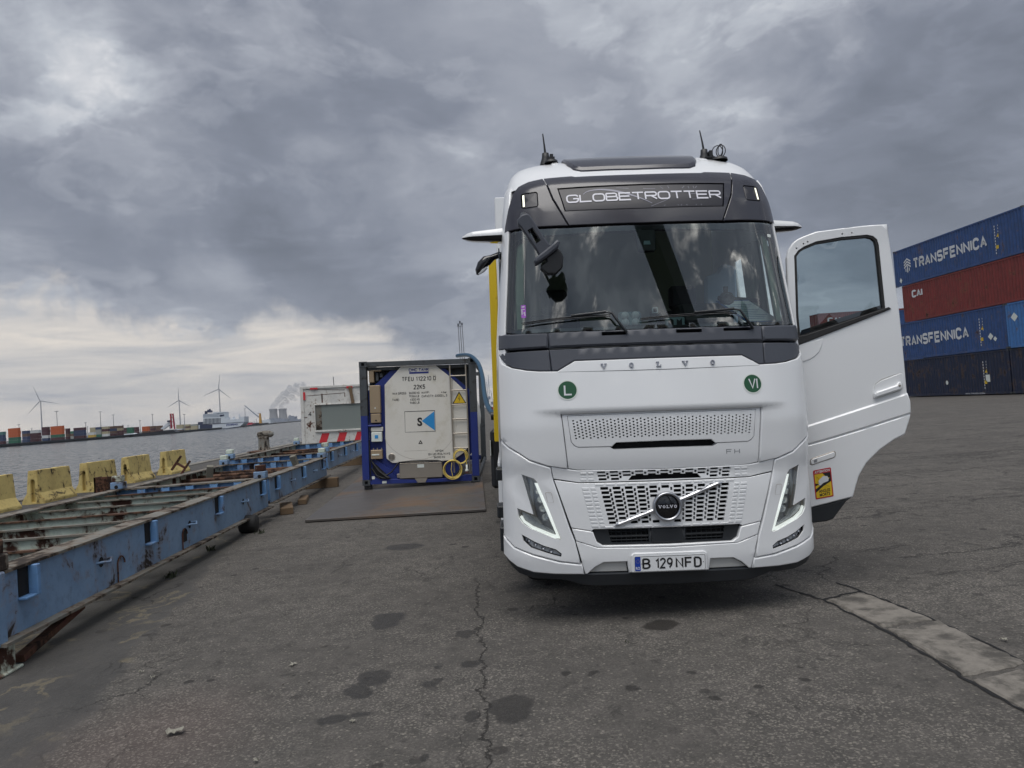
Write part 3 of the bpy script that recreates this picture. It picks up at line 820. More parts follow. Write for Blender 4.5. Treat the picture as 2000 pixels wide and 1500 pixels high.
# ---- cab shell: sides and back, roof
def section(z, tmin, yb=2.25, n=14):
    """points from the front right corner round the back to the front left corner"""
    w_ = interp(z, WT); P = []
    ts = [tmin+(1-tmin)*(1-(1-i/n)**2.2) for i in range(n+1)]
    for t_ in ts:
        t_ = min(t_, .99995); P.append((t_*w_, interp(z, Y0)+.07*(t_*w_)**2+.5*(1-(1-t_**5)**.2)))
    y0 = P[-1][1]
    for k in range(1, 9): P.append((w_+.03*sin(pi*k/16), y0+(yb-y0)*k/8))
    for k in range(1, 4): P.append((w_-.06*k/3+.03, yb+.03*k))
    for k in range(1, 6): P.append((w_*(1-k/5.)*.95, yb+.09))
    return P
def loft(name, zs, tmin, m, skip=None, yb=2.25):
    V = []; F = []; L = None
    for z in zs:
        P = section(z, tmin, yb); R_ = P+[(-x, y) for x, y in reversed(P[:-1])]; L = len(R_)
        V += [(x, y, z) for x, y in R_]
    for i in range(len(zs)-1):
        for j in range(L-1):
            f = (i*L+j, i*L+j+1, (i+1)*L+j+1, (i+1)*L+j)
            c = sum((Vector(V[k]) for k in f), Vector())/4
            if skip and skip(c): continue
            F.append(f)
    return V, F, L
def doorway(c): return c.x > 1.0 and .72 < c.y < 1.68 and .95 < c.z < 2.86
def sidewin(c): return c.x < -1.0 and .72 < c.y < 1.62 and 2.12 < c.z < 2.80
zs = [1.0+.1*i for i in range(19)]+[2.86, 2.93, 3.0, 3.1, 3.2, 3.28, 3.34]
V, F, L = loft('cab_shell', zs, .955, None, lambda c: doorway(c) or sidewin(c) or (c.y < 1.1 and c.z < 1.28))
cs = mesh('cab_shell', V, F, M['white'], T, True)
md = cs.modifiers.new('s', 'SOLIDIFY'); md.thickness = .025; md.offset = 0
zs = [3.30, 3.34, 3.38, 3.42, 3.46, 3.5, 3.54, 3.58, 3.61, 3.64, 3.67, 3.69, 3.71, 3.73, 3.745, 3.76]
V = []; F = []; L = None
for z in zs:
    w_ = interp(z, WT); P = []
    for i in range(41):
        t_ = sin(pi/2*(i/40)) ; t_ = min(t_, .99995)
        P.append((t_*w_, interp(z, Y0)+.07*(t_*w_)**2+.5*(1-(1-t_**5)**.2)*(1-.3*max(0, (z-3.4)/.4))))
    y0 = P[-1][1]
    for k in range(1, 7): P.append((w_, y0+(2.35-y0)*k/6))
    for k in range(1, 6): P.append((w_*(1-k/5), 2.35))
    R_ = P+[(-x, y) for x, y in reversed(P[1:-1])]; L = len(R_)
    V += [(x, y, z) for x, y in R_]
for i in range(len(zs)-1):
    for j in range(L):
        F.append((i*L+j, i*L+(j+1) % L, (i+1)*L+(j+1) % L, (i+1)*L+j))
V.append((0, 2.25, 3.762)); k = len(V)-1
for j in range(L): F.append(((len(zs)-1)*L+j, (len(zs)-1)*L+(j+1) % L, k))
roof = mesh('roof', V, F, M['white'], T, True)
# roof hatch / sun panel: dark, raised a little on the roof
def roofz(x, y):
    # invert the front profile for height at (x, y)
    lo, hi = 3.3, 3.76
    for _ in range(22):
        mid = (lo+hi)/2
        w_ = interp(mid, WT); t_ = min(abs(x)/w_, .9999)
        yy = interp(mid, Y0)+.07*x*x+.5*(1-(1-t_**5)**.2)*(1-.3*max(0, (mid-3.4)/.4)) if abs(x) < w_ else 9
        if yy < y: lo = mid
        else: hi = mid
    return lo
def RF(x, y, off=0): return Vector((x, y, roofz(x, y)+off))
panel('roof_panel', sym([(0, 1.9), (.47, 1.9), (.55, 1.3), (.565, .98), (.54, .78), (.50, .675), (.44, .635), (.38, .628), (0, .612)]), RF, M['visor'], T, off=.03, thick=.05, step=.06, rnd=.02)
for s in (-1, 1):
    panel('roof_rib', [(s*.60, .85), (s*.66, .85), (s*.66, 2.0), (s*.60, 2.0)], RF, M['white'], T, off=.012, thick=.02, step=.06, rnd=.01)

# ---- aerials
def aerial(x, y, tilt, loops):
    z = roofz(x, y)
    mb = MB(); mb.lathe([(.055, 0), (.05, .02), (.033, .07), (.03, .11), (.0, .12)], 14, Matrix.Translation((x, y, z)))
    mb.cbox((x+.05, y-.02, z+.045), (.03, .05, .09))
    a = mb.build('aerial_base', M['black'], T)
    mb = MB(); mb.tube([(x, y, z+.09), (x-.012*tilt, y, z+.18), (x-.028*tilt, y+.01, z+.29)], [.011, .008, .005], 6)
    mb.build('aerial_whip', M['black'], a)
aerial(-.69, 1.15, .6, 0); aerial(.73, 1.2, 1, 1)
mb = MB(); z = roofz(.78, .93)
mb.lathe([(.07, 0), (.065, .02), (.03, .035), (0, .04)], 16, Matrix.Translation((.78, .93, z)))
rq = random.Random(2)
for k in range(3):
    a0 = rq.uniform(0, 3); R0 = rq.uniform(.028, .045); c0_ = (.78+rq.uniform(-.02, .03), .93+rq.uniform(-.01, .01), z+.03+R0)
    mb.tube([(c0_[0]+R0*cos(a0)*cos(q), c0_[1]+R0*sin(a0)*cos(q), c0_[2]+R0*1.25*sin(q)+.012*k) for q in [i*pi/8 for i in range(16)]], .0042, 5, closed=True)
mb.cbox((.70, .95, z+.035), (.09, .05, .01))
mb.build('coiled_aerial_cable', M['black'], T)
mb = MB(); z = roofz(-.655, 1.0); mb.lathe([(.06, 0), (.055, .02), (.02, .03), (0, .03)], 16, Matrix.Translation((-.655, .98, z))); mb.cbox((-.66, .98, z+.03), (.07, .05, .04)); mb.build('aerial_foot', M['black'], T)

# ---- visor with its sign
panel('visor', sym([(0, 3.352), (.50, 3.355), (.53, 3.366), (.748, 3.364), (.690, 3.15), (.586, 2.918), (0, 2.914)]), TF, M['visor'], T, off=.016, thick=.04, step=.045,
      holes=[densify(sym([(0, 3.246), (.655, 3.243), (.612, 3.034), (0, 3.028)]), .1)])
ve = [(.756, 3.364), (.87, 3.348), (.95, 3.312), (.995, 3.255), (1.035, 3.12), (1.062, 2.99), (1.068, 2.935), (.594, 2.918), (.697, 3.14)]
mk = rrect(.805, .935, 3.092, 3.232, .02)
for s in (1, -1):
    P = ve if s > 0 else mir(ve); K = mk if s > 0 else mir(mk)
    o = panel('visor_end', P, TF, M['visor'], T, off=.016, thick=.04, step=.04, holes=[K])
    _, Ki = inset(K, .007)
    mkp = panel('marker_lamp', Ki, TF, M['signp'], o, off=.014, thick=.03, step=.05, rnd=.003)
    xx = (.908, .922); z0, z1 = 3.108, 3.215
    poly_on('lamp_strip', [(s*xx[0], z0), (s*xx[1], z0), (s*xx[1], z1), (s*xx[0], z1)], TF, M['marker'], o, .017)
sp = panel('sign_panel', sym([(0, 3.240), (.648, 3.237), (.606, 3.040), (0, 3.034)]), TF, M['signp'], T, off=.011, thick=.03, step=.045, rnd=.004)
word('lettering', 'GLOBETROTTER', .074, TF, M['letter'], sp, cx=.008, cz=3.103, off=.0135, w_=1.28, sw=.17, gap=.12, r=.34, width=1.19)
# drawn arcs and thin tower lines on the sign
def line2d(pts, w_):
    V = []; F = []
    for i, p in enumerate(pts):
        a, b = pts[max(i-1, 0)], pts[min(i+1, len(pts)-1)]; q = Vector((b[0]-a[0], b[1]-a[1])).normalized()
        ww = w_*(.25+.75*sin(pi*min(.97, max(.03, i/(len(pts)-1)))))/2 if len(pts) > 3 else w_/2
        V += [(p[0]-q.y*ww, p[1]+q.x*ww), (p[0]+q.y*ww, p[1]-q.x*ww)]
        if i: F.append((2*i-2, 2*i-1, 2*i+1, 2*i))
    return V, F
def marks(name, lines, m, parent, off, fn=TF):
    V = []; F = []
    for pts, w_ in lines:
        v, f = line2d(pts, w_); k = len(V); V += v; F += [[i+k for i in q] for q in f]
    return mesh(name, [fn(x, z, off) for x, z in V], F, m, parent)
arc = [(-.46+.52*(i/24)+.0, 3.175+.042*sin(pi*(i/24)**.6)-.10*(i/24)**2.2) for i in range(25)]
marks('arc_line', [(arc, .016)], M['thinline'], sp, .0125)
LN = []
for (a, b) in [((.14, 3.22), (.33, 3.05)), ((.33, 3.22), (.15, 3.05)), ((.2, 3.225), (.26, 3.05)), ((.40, 3.22), (.44, 3.05)), ((.36, 3.22), (.40, 3.05)), ((.05, 3.05), (.18, 3.1)), ((.28, 3.05), (.43, 3.22)), ((-.2, 3.22), (.1, 3.2)), ((.37, 3.15), (.42, 3.15)), ((.37, 3.1), (.43, 3.1))]:
    LN.append(([a, b], .003))
marks('tower_lines', LN, M['thinline'], sp, .0122)

# ---- windscreen
fr = panel('windscreen_frame', sym([(0, 2.908), (.6, 2.908), (1.07, 2.93), (1.105, 2.5), (1.13, 2.115), (1.0, 2.09), (0, 2.085)]), TF, M['gblack'], T,
      holes=[densify(WSO, .08)], off=-.004, thick=.02, step=.06, rnd=.002)
panel('windscreen', sym([(0, 2.90), (.6, 2.90), (1.062, 2.922), (1.098, 2.5), (1.122, 2.12), (1.0, 2.095), (0, 2.09)]), TF, M['windscreen'], T, off=.004, thick=0, step=.035, rnd=0)
sen = panel('sensor_housing', [(-.092, 2.87), (-.078, 2.705), (-.06, 2.695), (.045, 2.695), (.058, 2.71), (.064, 2.87)], TF, M['black'], T, off=-.006, thick=.03, step=.05)
panel('camera_window', [(-.035, 2.745), (-.028, 2.775), (.015, 2.775), (.02, 2.745)], TF, M['cup'], sen, off=-.003, thick=.004, rnd=0)
poly_on('screen_label', rrect(.955, .99, 2.80, 2.825, .004), TF, M['stickw'], T, .006)
pu = poly_on('toll_sticker', rrect(-.975, -.94, 2.215, 2.315, .005), TF, M['purple'], T, .006)
marks('toll_sticker_mark', [([(-.968, 2.30), (-.948, 2.30)], .008), ([(-.968, 2.24), (-.968, 2.28), (-.948, 2.28)], .006), ([(-.948, 2.23), (-.948, 2.26), (-.96, 2.25)], .006)], M['stickw'], pu, .008)

# ---- charcoal cowl under the glass
cu = panel('cowl_top', sym([(0, 2.083), (.786, 2.083), (.784, 1.974), (0, 1.974)]), TF, M['cowl'], T, off=.02, thick=.05, step=.05, rnd=.012,
      holes=[rrect(-.40, -.22, 2.045, 2.072, .006), rrect(.14, .33, 2.045, 2.072, .006), rrect(.49, .70, 2.05, 2.072, .006)])
cl_ = panel('cowl_lower', sym([(0, 1.957), (.783, 1.957), (.773, 1.803), (.733, 1.801), (.609, 1.871), (0, 1.871)]), TF, M['cowl'], T, off=.014, thick=.05, step=.05, rnd=.006)
panel('cowl_rib', sym([(0, 1.974), (.786, 1.976), (.786, 1.962), (0, 1.960)]), TF, M['black'], T, off=.004, thick=.03, step=.05, rnd=0)
for s in (1, -1):
    P = [(.790, 2.083), (1.05, 2.093), (1.148, 2.112), (1.151, 1.985), (1.05, 1.975), (.789, 1.974)]
    panel('cowl_end_top', P if s > 0 else mir(P), TF, M['cowl'], T, off=.02, thick=.05, step=.04, rnd=.012)
    P = [(.788, 1.957), (1.05, 1.957), (1.152, 1.962), (1.152, 1.945), (1.112, 1.882), (1.05, 1.842), (.95, 1.817), (.86, 1.806), (.778, 1.803)]
    panel('cowl_end', P if s > 0 else mir(P), TF, M['cowl'], T, off=.014, thick=.05, step=.04, rnd=.006)
# ---- wipers
def wiper(x0, x1, zt, xa, za):
    mb = MB(); P = [TF(x0+(x1-x0)*i/12, zt[0]+(zt[1]-zt[0])*i/12+.008*sin(pi*i/12), .05) for i in range(13)]
    mb.tube(P, [.003]+[.0055]*11+[.003], 5)
    P2 = [TF(x0+(x1-x0)*i/12, zt[0]+(zt[1]-zt[0])*i/12-.004+.008*sin(pi*i/12), .030) for i in range(13)]
    mb.tube(P2, .004, 5)
    wb = mb.build('wiper_blade', M['black'], T)
    mb = MB(); mb.tube([TF(xa-.13, zt[1]+.02, .06), TF(xa-.07, zt[1]+.005, .07), TF(xa, za, .05), TF(xa+.03, za-.03, .03)], [.006, .009, .010, .012], 6)
    mb.tube([TF(x0+(x1-x0)*.55, zt[0]+(zt[1]-zt[0])*.55+.015, .06), TF(xa-.11, zt[1]+.02, .06)], [.008, .011], 6)
    mb.build('wiper_arm', M['lip'], T)
wiper(-.96, -.33, (2.158, 2.188), -.25, 2.09)
wiper(-.12, .60, (2.15, 2.180), .68, 2.09)

# ---- white front panels
hood_half = [(0, 1.864), (.606, 1.864), (.731, 1.794), (.78, 1.796), (.86, 1.799), (.95, 1.81), (1.05, 1.835), (1.115, 1.875), (1.152, 1.94), (1.157, 1.7), (1.164, 1.32), (1.14, 1.305), (1.09, 1.258), (1.02, 1.213), (.955, 1.166), (.82, 1.121), (.688, 1.099), (.722, 1.492), (0, 1.496)]
panel('hood', sym(hood_half), TF, M['white'], T, off=.022, thick=.05, step=.04, rnd=.006, extra=[(-1.+.04*i, z) for i in range(51) for z in (1.504, 1.516, 1.53)])
cen_half = [(0, 1.491), (.717, 1.487), (.683, 1.099), (.62, 1.087), (.5, 1.081), (0, 1.077)]
perf_half = [(0, 1.476), (.676, 1.472), (.667, 1.38), (.656, 1.288), (.636, 1.262), (.61, 1.248), (.37, 1.246), (.34, 1.273), (0, 1.276)]
slot_half = [(0, 1.277), (.345, 1.274), (.385, 1.243), (.358, 1.226), (0, 1.228)]
cenhole = densify(sym([(0, 1.479), (.679, 1.475), (.659, 1.287), (.638, 1.259), (.61, 1.245), (.384, 1.243), (.358, 1.225), (0, 1.227)]), .1)
cp = panel('front_flap', sym(cen_half), TF, M['white'], T, holes=[cenhole], off=.010, thick=.05, step=.045, rnd=.005)
holes = []
for j in range(25):
    for side in (0, 1):
        pass
cols = 49
for c in range(cols):
    u = (c-(cols-1)/2)/((cols-1)/2)
    for r_ in range(7):
        fr_ = (r_+(.0 if c % 2 == 0 else .5))/6.5
        if c % 2 and r_ == 6: continue
        z = 1.440-.136*fr_; wv = .638-.018*fr_
        z -= .003*abs(u)
        holes.append(circ(u*wv, z, .0078, 6, .0064))
panel('perforated_panel', sym(perf_half), TF, M['white'], T, holes=holes, off=.012, thick=.012, step=.06, rnd=.004)
# embossed model letters and chrome maker letters
def serif(ch, h):
    """slab-serif capitals as little polygons, x centred, baseline 0"""
    w_ = h*1.25
    if ch == 'V':
        return [[(-.62, 1), (-.1, 1), (-.1, .86), (-.24, .86), (.06, .32), (.30, .86), (.16, .86), (.16, 1), (.62, 1), (.62, .86), (.50, .86), (.08, 0), (-.10, 0), (-.52, .86), (-.62, .86)]]
    if ch == 'L':
        return [[(-.5, 1), (.12, 1), (.12, .86), (-.06, .86), (-.06, .15), (.30, .15), (.36, .38), (.5, .38), (.5, 0), (-.5, 0), (-.5, .14), (-.32, .14), (-.32, .86), (-.5, .86)]]
    return [circ(0, .5, .46, 22, .5), circ(0, .5, .2, 16, .34)]
def maker_letters(name, xs, z0, h, fn, m, parent, off, thick=.008, word='VOLVO'):
    for x, ch in zip(xs, word):
        lp = serif(ch, h)
        panel(name, [(x+a*h, z0+b*h) for a, b in lp[0]], fn, m, parent, holes=[[(x+a*h, z0+b*h) for a, b in q] for q in lp[1:]], off=off, thick=thick, step=.5, grid=False, rnd=0)
maker_letters('maker_letter', [-.402, -.205, -.010, .182, .381], 1.801, .035, TF, M['silver'], T, .031)
marks('panel_seam', [([(-.728+1.456*i/30, 1.789-.008*sin(pi*i/30)) for i in range(31)], .0045)], M['lip'], T, .0225)
word('model_lettering', 'FH', .034, TF, M['mast'], T, cx=.497, cz=1.164, off=.0115, w_=.9, sw=.13, gap=.5, r=.2, width=.095)
# round stickers
for (x, z, s_, lab) in ((-.667, 1.656, 'L', 'round green sticker with a white L'), (.661, 1.657, 'VI', 'round green sticker with a white VI')):
    o = panel('round_sticker', circ(x, z, .073, 36), TF, M['stickw'], T, off=.0245, thick=.003, step=.04, rnd=0); o['label'] = lab
    panel('sticker_disc', circ(x, z, .064, 36), TF, M['green'], o, off=.0252, thick=.002, step=.04, rnd=0)
    word('sticker_letter', s_, .078, TF, M['printw'], o, cx=x+.004, cz=z-.039, off=.0262, w_=.62 if s_ == 'L' else .58, sw=.15 if s_ == 'L' else .12, gap=.10)

# ---- grille
def slots(zr, wfun, x_in=0, rows=9, cols=12, exclude=None, hh=.40):
    out = []
    z1, z0 = zr; dz_ = (z1-z0)/rows
    for r_ in range(rows):
        zc_ = z1-dz_*(r_+.5); wd_ = wfun(zc_); dxx = 2*wd_/cols
        for c in range(cols):
            xc = -wd_+dxx*(c+.5)
            a = [(xc-dxx*.34, zc_-dz_*hh*.62), (xc+dxx*.30, zc_-dz_*hh*.62), (xc+dxx*.30, zc_+dz_*hh*.62), (xc-dxx*.34, zc_+dz_*hh*.62)]
            out.append(a)
            if c < cols-1:
                xv = xc+dxx*.5-.002; zv = zc_-dz_*.5
                if r_ < rows-1: out.append([(xv-dxx*.10, zv-dz_*.37), (xv+dxx*.08, zv-dz_*.37), (xv+dxx*.08, zv+dz_*.37), (xv-dxx*.10, zv+dz_*.37)])
    if exclude: out = [q for q in out if not exclude(sum(p[0] for p in q)/4, sum(p[1] for p in q)/4)]
    return out
def lw(z): return .424+(z-.705)/(.946-.705)*.052
gr = slots((.962, .690), lw, cols=11, exclude=lambda x, z: hypot(x, z-.81) < .110, hh=.52)
main = panel('lower_grille', sym([(0, .984), (.612, .987), (.784, 1.014), (.678, .676), (.537, .650), (.52, .662), (0, .662)]), TF, M['white'], T, holes=gr, off=.016, thick=.022, step=.06, rnd=.004)
def uw(z): return .49+(z-1.04)*.2
ug = slots((1.078, .998), uw, rows=3, cols=11, exclude=lambda x, z: abs(x) < .275 and z < 1.035 or z > 1.068, hh=.47)
uslot = sym([(0, 1.036), (.235, 1.034), (.262, 1.000), (0, 1.001)])
panel('upper_grille', sym([(0, 1.074), (.62, 1.082), (.686, 1.092), (.803, 1.114), (.789, 1.024), (.612, .993), (0, .990)]), TF, M['white'], T, holes=ug+[densify(uslot, .1)], off=.016, thick=.022, step=.06, rnd=.003)
# raised pads framing the openings
mb = MB()
def pad(x0, x1, z0, z1, sk=0):
    a = [TF(x+sk*(z-.8), z, .0158) for x, z in ((x0, z0), (x1, z0), (x1, z1), (x0, z1))]
    _, q = inset([(x0, z0), (x1, z0), (x1, z1), (x0, z1)], .003)
    b = [TF(x+sk*(z-.8), z, .0195) for x, z in q]
    mb.add(a+b, [(4, 5, 6, 7), (0, 1, 5, 4), (1, 2, 6, 5), (2, 3, 7, 6), (3, 0, 4, 7)])
for s in (1, -1):
    for r_ in range(11):
        z = .672+.0262*r_+.003
        for (a, b) in ((.465, .500), (.512, .56)):
            x0, x1 = (a, b) if s > 0 else (-b, -a)
            if z < .965: pad(x0, x1, z, z+.019, s*.21)
for c in range(13):
    x = -.5+c*.078
    if x < .47:
        pad(x, x+.062, .966, .980)
        pad(x*.88, x*.88+.055, .668, .680)
for s in (1, -1):
    for z in (1.003, 1.027, 1.051):
        for (a, b) in ((.505, .545), (.555, .60)): pad(*((a, b) if s > 0 else (-b, -a)), z, z+.017)
mb.build('grille_pads', M['white2'], main)['kind'] = 'stuff'
# bar and badge
bar = panel('grille_bar', [(-.376, .683), (-.335, .683), (.372, .938), (.410, .961), (.365, .962), (-.345, .707)], TF, M['chrome'], T, off=.038, thick=.03, step=.05, rnd=.009)
def ringmesh(r0, r1, z0, z1): return [(r0, z0), (r1, z0+.004), (r1, z1-.008), (r1-.006, z1), (r0+.006, z1), (r0, z1-.01)]
c0 = TF(0, .811, .02)
mb = MB(); mb.lathe(ringmesh(.083, .104, 0, .04), 48, Matrix.Translation(c0) @ Matrix.Rotation(pi/2, 4, 'X')); badge = mb.build('badge_ring', M['chrome'], T)
mb = MB(); mb.lathe([(.084, 0), (.084, .02), (.078, .026), (0, .03)], 48, Matrix.Translation(c0) @ Matrix.Rotation(pi/2, 4, 'X')); mb.build('badge_disc', M['gblack'], badge)
bf = plane_fn(c0+Vector((0, -.0305, 0)), (1, 0, 0), (0, 0, 1))
maker_letters('badge_letter', [-.054, -.026, 0, .027, .055], -.010, .021, bf, M['letter'], badge, .002, .001)
# three small wings holding the ring to the bar
mb = MB(); mb.prism([(.085, .855), (.120, .845), (.112, .815), (.100, .790), (.096, .82)], 'y', c0.y-.030, c0.y-.008); mb.build('badge_wing', M['chrome'], badge)

# ---- lower intake
it = panel('intake_tray', sym([(0, .660), (.515, .656), (.523, .643), (.500, .573), (.462, .549), (0, .546)]), TF, M['lip'], T, off=-.012, thick=.02, step=.06, rnd=0,
      holes=[[(-.418, .650), (-.135, .650), (-.13, .560), (-.40, .560)][::-1], [(.418, .650), (.135, .650), (.13, .560), (.40, .560)]])
for s in (-1, 1):
    mb = MB()
    for z in (.575, .605, .635):
        mb.tube([TF(s*(.13+.28*i/6), z, -.03) for i in range(7)], .006, 4)
    mb.tube([TF(s*(.13+.28*i/6), .602, -.022) for i in range(7)], .009, 4)
    for i in range(8): mb.tube([TF(s*(.145+.036*i), .56, -.035), TF(s*(.145+.036*i), .65, -.035)], .004, 4)
    mb.build('intake_louvre', M['lip'], it)
panel('radar_cover', sym([(0, .652), (.11, .652), (.11, .556), (0, .556)]), TF, M['lip'], it, off=0, thick=.03, rnd=.004)
# ---- bumper
panel('bumper_surround', sym([(0, .543), (.462, .546), (.503, .571), (.527, .641), (.540, .646), (.674, .670), (.649, .583), (.50, .533), (0, .523)]), TF, M['white'], T, off=.018, thick=.045, step=.04, rnd=.006)
rec = [(.290, .434), (.300, .352), (.575, .351), (.520, .400), (.462, .432)]
plate_hole = [(-.262, .478), (.262, .478), (.262, .353), (-.262, .353)]
panel('bumper_centre', sym([(0, .521), (.50, .531), (.6485, .579), (.609, .421), (.592, .350), (.575, .350), (.52, .398), (.46, .430), (.296, .432), (.285, .352), (0, .354)]), TF, M['white'], T, off=.018, thick=.045, step=.04, rnd=.005)
for s in (1, -1):
    P = [(.302, .426), (.458, .425), (.515, .395), (.566, .352), (.292, .353)]
    panel('bumper_recess', P if s > 0 else mir(P), TF, M['grey_white'], T, off=-.008, thick=.02, step=.05, rnd=.003)
# corners with lamps
HL = [(1.010, 1.062), (.925, 1.026), (.905, 1.004), (.752, .600), (.757, .592), (.80, .602), (.96, .668), (1.012, .70), (1.040, .742), (1.048, .812), (.938, .770)]
FG = [(1.024, .624), (1.014, .578), (.965, .532), (.86, .498), (.756, .470), (.752, .494), (.79, .524), (.87, .548), (.94, .578)]
CO = [(.808, 1.109), (.82, 1.112), (.952, 1.156), (1.02, 1.203), (1.09, 1.247), (1.135, 1.288), (1.166, 1.305), (1.174, .95), (1.176, .62), (1.128, .578), (1.076, .527), (.948, .483), (.766, .441), (.623, .424), (.656, .577), (.690, .672), (.793, 1.016)]
LC = [(.611, .416), (.766, .433), (.948, .475), (1.076, .519), (1.130, .569), (1.176, .612), (1.178, .50), (1.15, .452), (1.06, .388), (.95, .359), (.80, .351), (.598, .350)]
def M2(p, s): return p if s > 0 else mir(p)
for s in (1, -1):
    c = panel('bumper_corner', M2(CO, s), TF, M['white'], T, holes=[M2(HL, s), M2(FG, s)], off=.022, thick=.05, step=.035, rnd=.007)
    panel('bumper_corner_lower', M2(LC, s), TF, M['white'], T, off=.026, thick=.05, step=.035, rnd=.007)
    h = panel('headlight', inset(M2(HL, s), .004)[1], TF, M['lampdark'], T, off=-.02, thick=.02, step=.04, rnd=0)
    # chrome frame, reflector bowls, indicator block, daytime strip
    hole = inset(M2(HL, s), .016)[1]
    panel('lamp_frame', inset(M2(HL, s), .003)[1], TF, M['stainless'], h, holes=[hole], off=.004, thick=.02, step=.06, grid=False, rnd=0)
    panel('lamp_pillar', M2([(.945, 1.02), (.963, 1.02), (.965, .76), (.90, .70), (.885, .70), (.94, .78)], s), TF, M['grey_white'], h, off=-.002, thick=.02, step=.05, rnd=.002)
    for (x, z, r_) in ((.908, .935, .022), (.893, .875, .026), (.878, .812, .028), (.862, .750, .028)):
        p = TF(s*x, z, -.012); mb = MB()
        mb.lathe([(r_, .012), (r_*.8, .002), (r_*.35, -.004), (0, -.002)], 16, Matrix.Translation(p) @ Matrix.Rotation(pi/2, 4, 'X'))
        mb.build('reflector_bowl', M['reflector'], h)
    panel('indicator_block', M2([(.81, .650), (.88, .690), (.985, .770), (1.030, .79), (1.026, .748), (.995, .715), (.93, .68), (.80, .626)], s), TF, M['reflector'], h, off=-.004, thick=.015, step=.05, rnd=.003)
    panel('daytime_strip', M2([(.903, .994), (.926, .994), (.786, .626), (.80, .626), (.948, .686), (1.004, .722), (1.026, .758), (1.036, .748), (1.010, .706), (.955, .668), (.80, .604), (.757, .597)], s), TF, M['drl'], h, off=.012, thick=.012, step=.04, grid=False, rnd=0)
    panel('lamp_glass', inset(M2(HL, s), .002)[1], TF, M['lens'], h, off=.017, thick=0, step=.05, rnd=0)
    f_ = panel('fog_lamp', inset(M2(FG, s), .003)[1], TF, M['reflector'], T, off=-.004, thick=.02, step=.03, rnd=.003)
    panel('fog_rim', inset(M2(FG, s), .001)[1], TF, M['gblack'], f_, holes=[inset(M2(FG, s), .008)[1]], off=.014, thick=.02, step=.06, grid=False, rnd=0)
    for (x, z) in ((.985, .582), (.94, .556), (.885, .53), (.83, .509)):
        p = TF(s*x, z, .002); mb = MB(); mb.lathe([(.014, .006), (.010, .0), (0, -.003)], 12, Matrix.Translation(p) @ Matrix.Rotation(pi/2, 4, 'X')); mb.build('fog_bowl', M['chrome'], f_)
    wc = rrect(.80, .842, .855, .925, .008); wc = [(x+.14*(z-.89)*1.6, z) for x, z in wc]
    marks('washer_cover', [(M2(wc, s)+[M2(wc, s)[0]], .0025)], M['stainless'], c, .0235)
# number plate
pf = plane_fn(TF(0, .415, .045), (1, 0, 0), (0, -.05, 1))
mb = MB()
mb.prism([(-.27, -.062), (.27, -.062), (.27, .06), (.25, .075), (-.25, .075), (-.27, .06)], 'y', TF(0, .415, .03).y, TF(0, .415).y+.05, Matrix.Translation((0, 0, .415)))
ph = mb.build('plate_holder', M['white2'], T, bevel=.006)
fy = TF(0, .415, .03).y-.002
pf = lambda x, z, off=0: Vector((x, fy-off, .415+z))
npl = panel('number_plate', rrect(-.249, .254, -.053, .053, .008), pf, M['platew'], T, off=.004, thick=.004, step=.5, grid=False, rnd=0)
marks('plate_border', [(rrect(-.246, .251, -.05, .05, .008)+[(-.246+.0, -.05+.008)], .003)], M['printb'], npl, .0045, pf)
poly_on('country_band', rrect(-.2455, -.206, -.0495, .0495, .006), pf, M['platebl'], npl, .005)
text('country_letters', 'RO', .02, pf, M['printw'], npl, w=.030, weight=.02, cx=-.226, cz=-.040, off=.0055)
mb = MB()
for i in range(12): mb.add([pf(-.226+.012*cos(i*pi/6)+a, .018+.012*sin(i*pi/6)+b, .0055) for a, b in ((-.0015, 0), (0, -.0015), (.0015, 0), (0, .0015))], [(0, 1, 2, 3)])
mb.build('star_ring', M['yel'], npl)
for s_, xc, w_ in (('B', -.165, .045), ('129', -.042, .118), ('NFD', .134, .172)):
    word('plate_characters', s_, .076, pf, M['printb'], npl, cx=xc, cz=-.038, off=.0055, w_=.52, sw=.165, gap=.17, r=.2, width=w_)
for x in (-.198, .238): poly_on('plate_screw', circ(x, 0, .003, 8), pf, M['printb'], npl, .006)
# black lip
lipH = [(0, .349), (.80, .346), (.95, .353), (1.06, .382), (1.15, .446), (1.178, .492), (1.17, .42), (1.06, .328), (.95, .302), (.745, .300), (.62, .262), (.54, .252), (0, .250)]
panel('lower_lip', sym(lipH), TF, M['lip'], T, off=.008, thick=.05, step=.04, rnd=.008)
mb = MB(); mb.cbox((0, .45, .32), (1.3, .5, .08)); mb.build('belly_tray', M['core'], T)

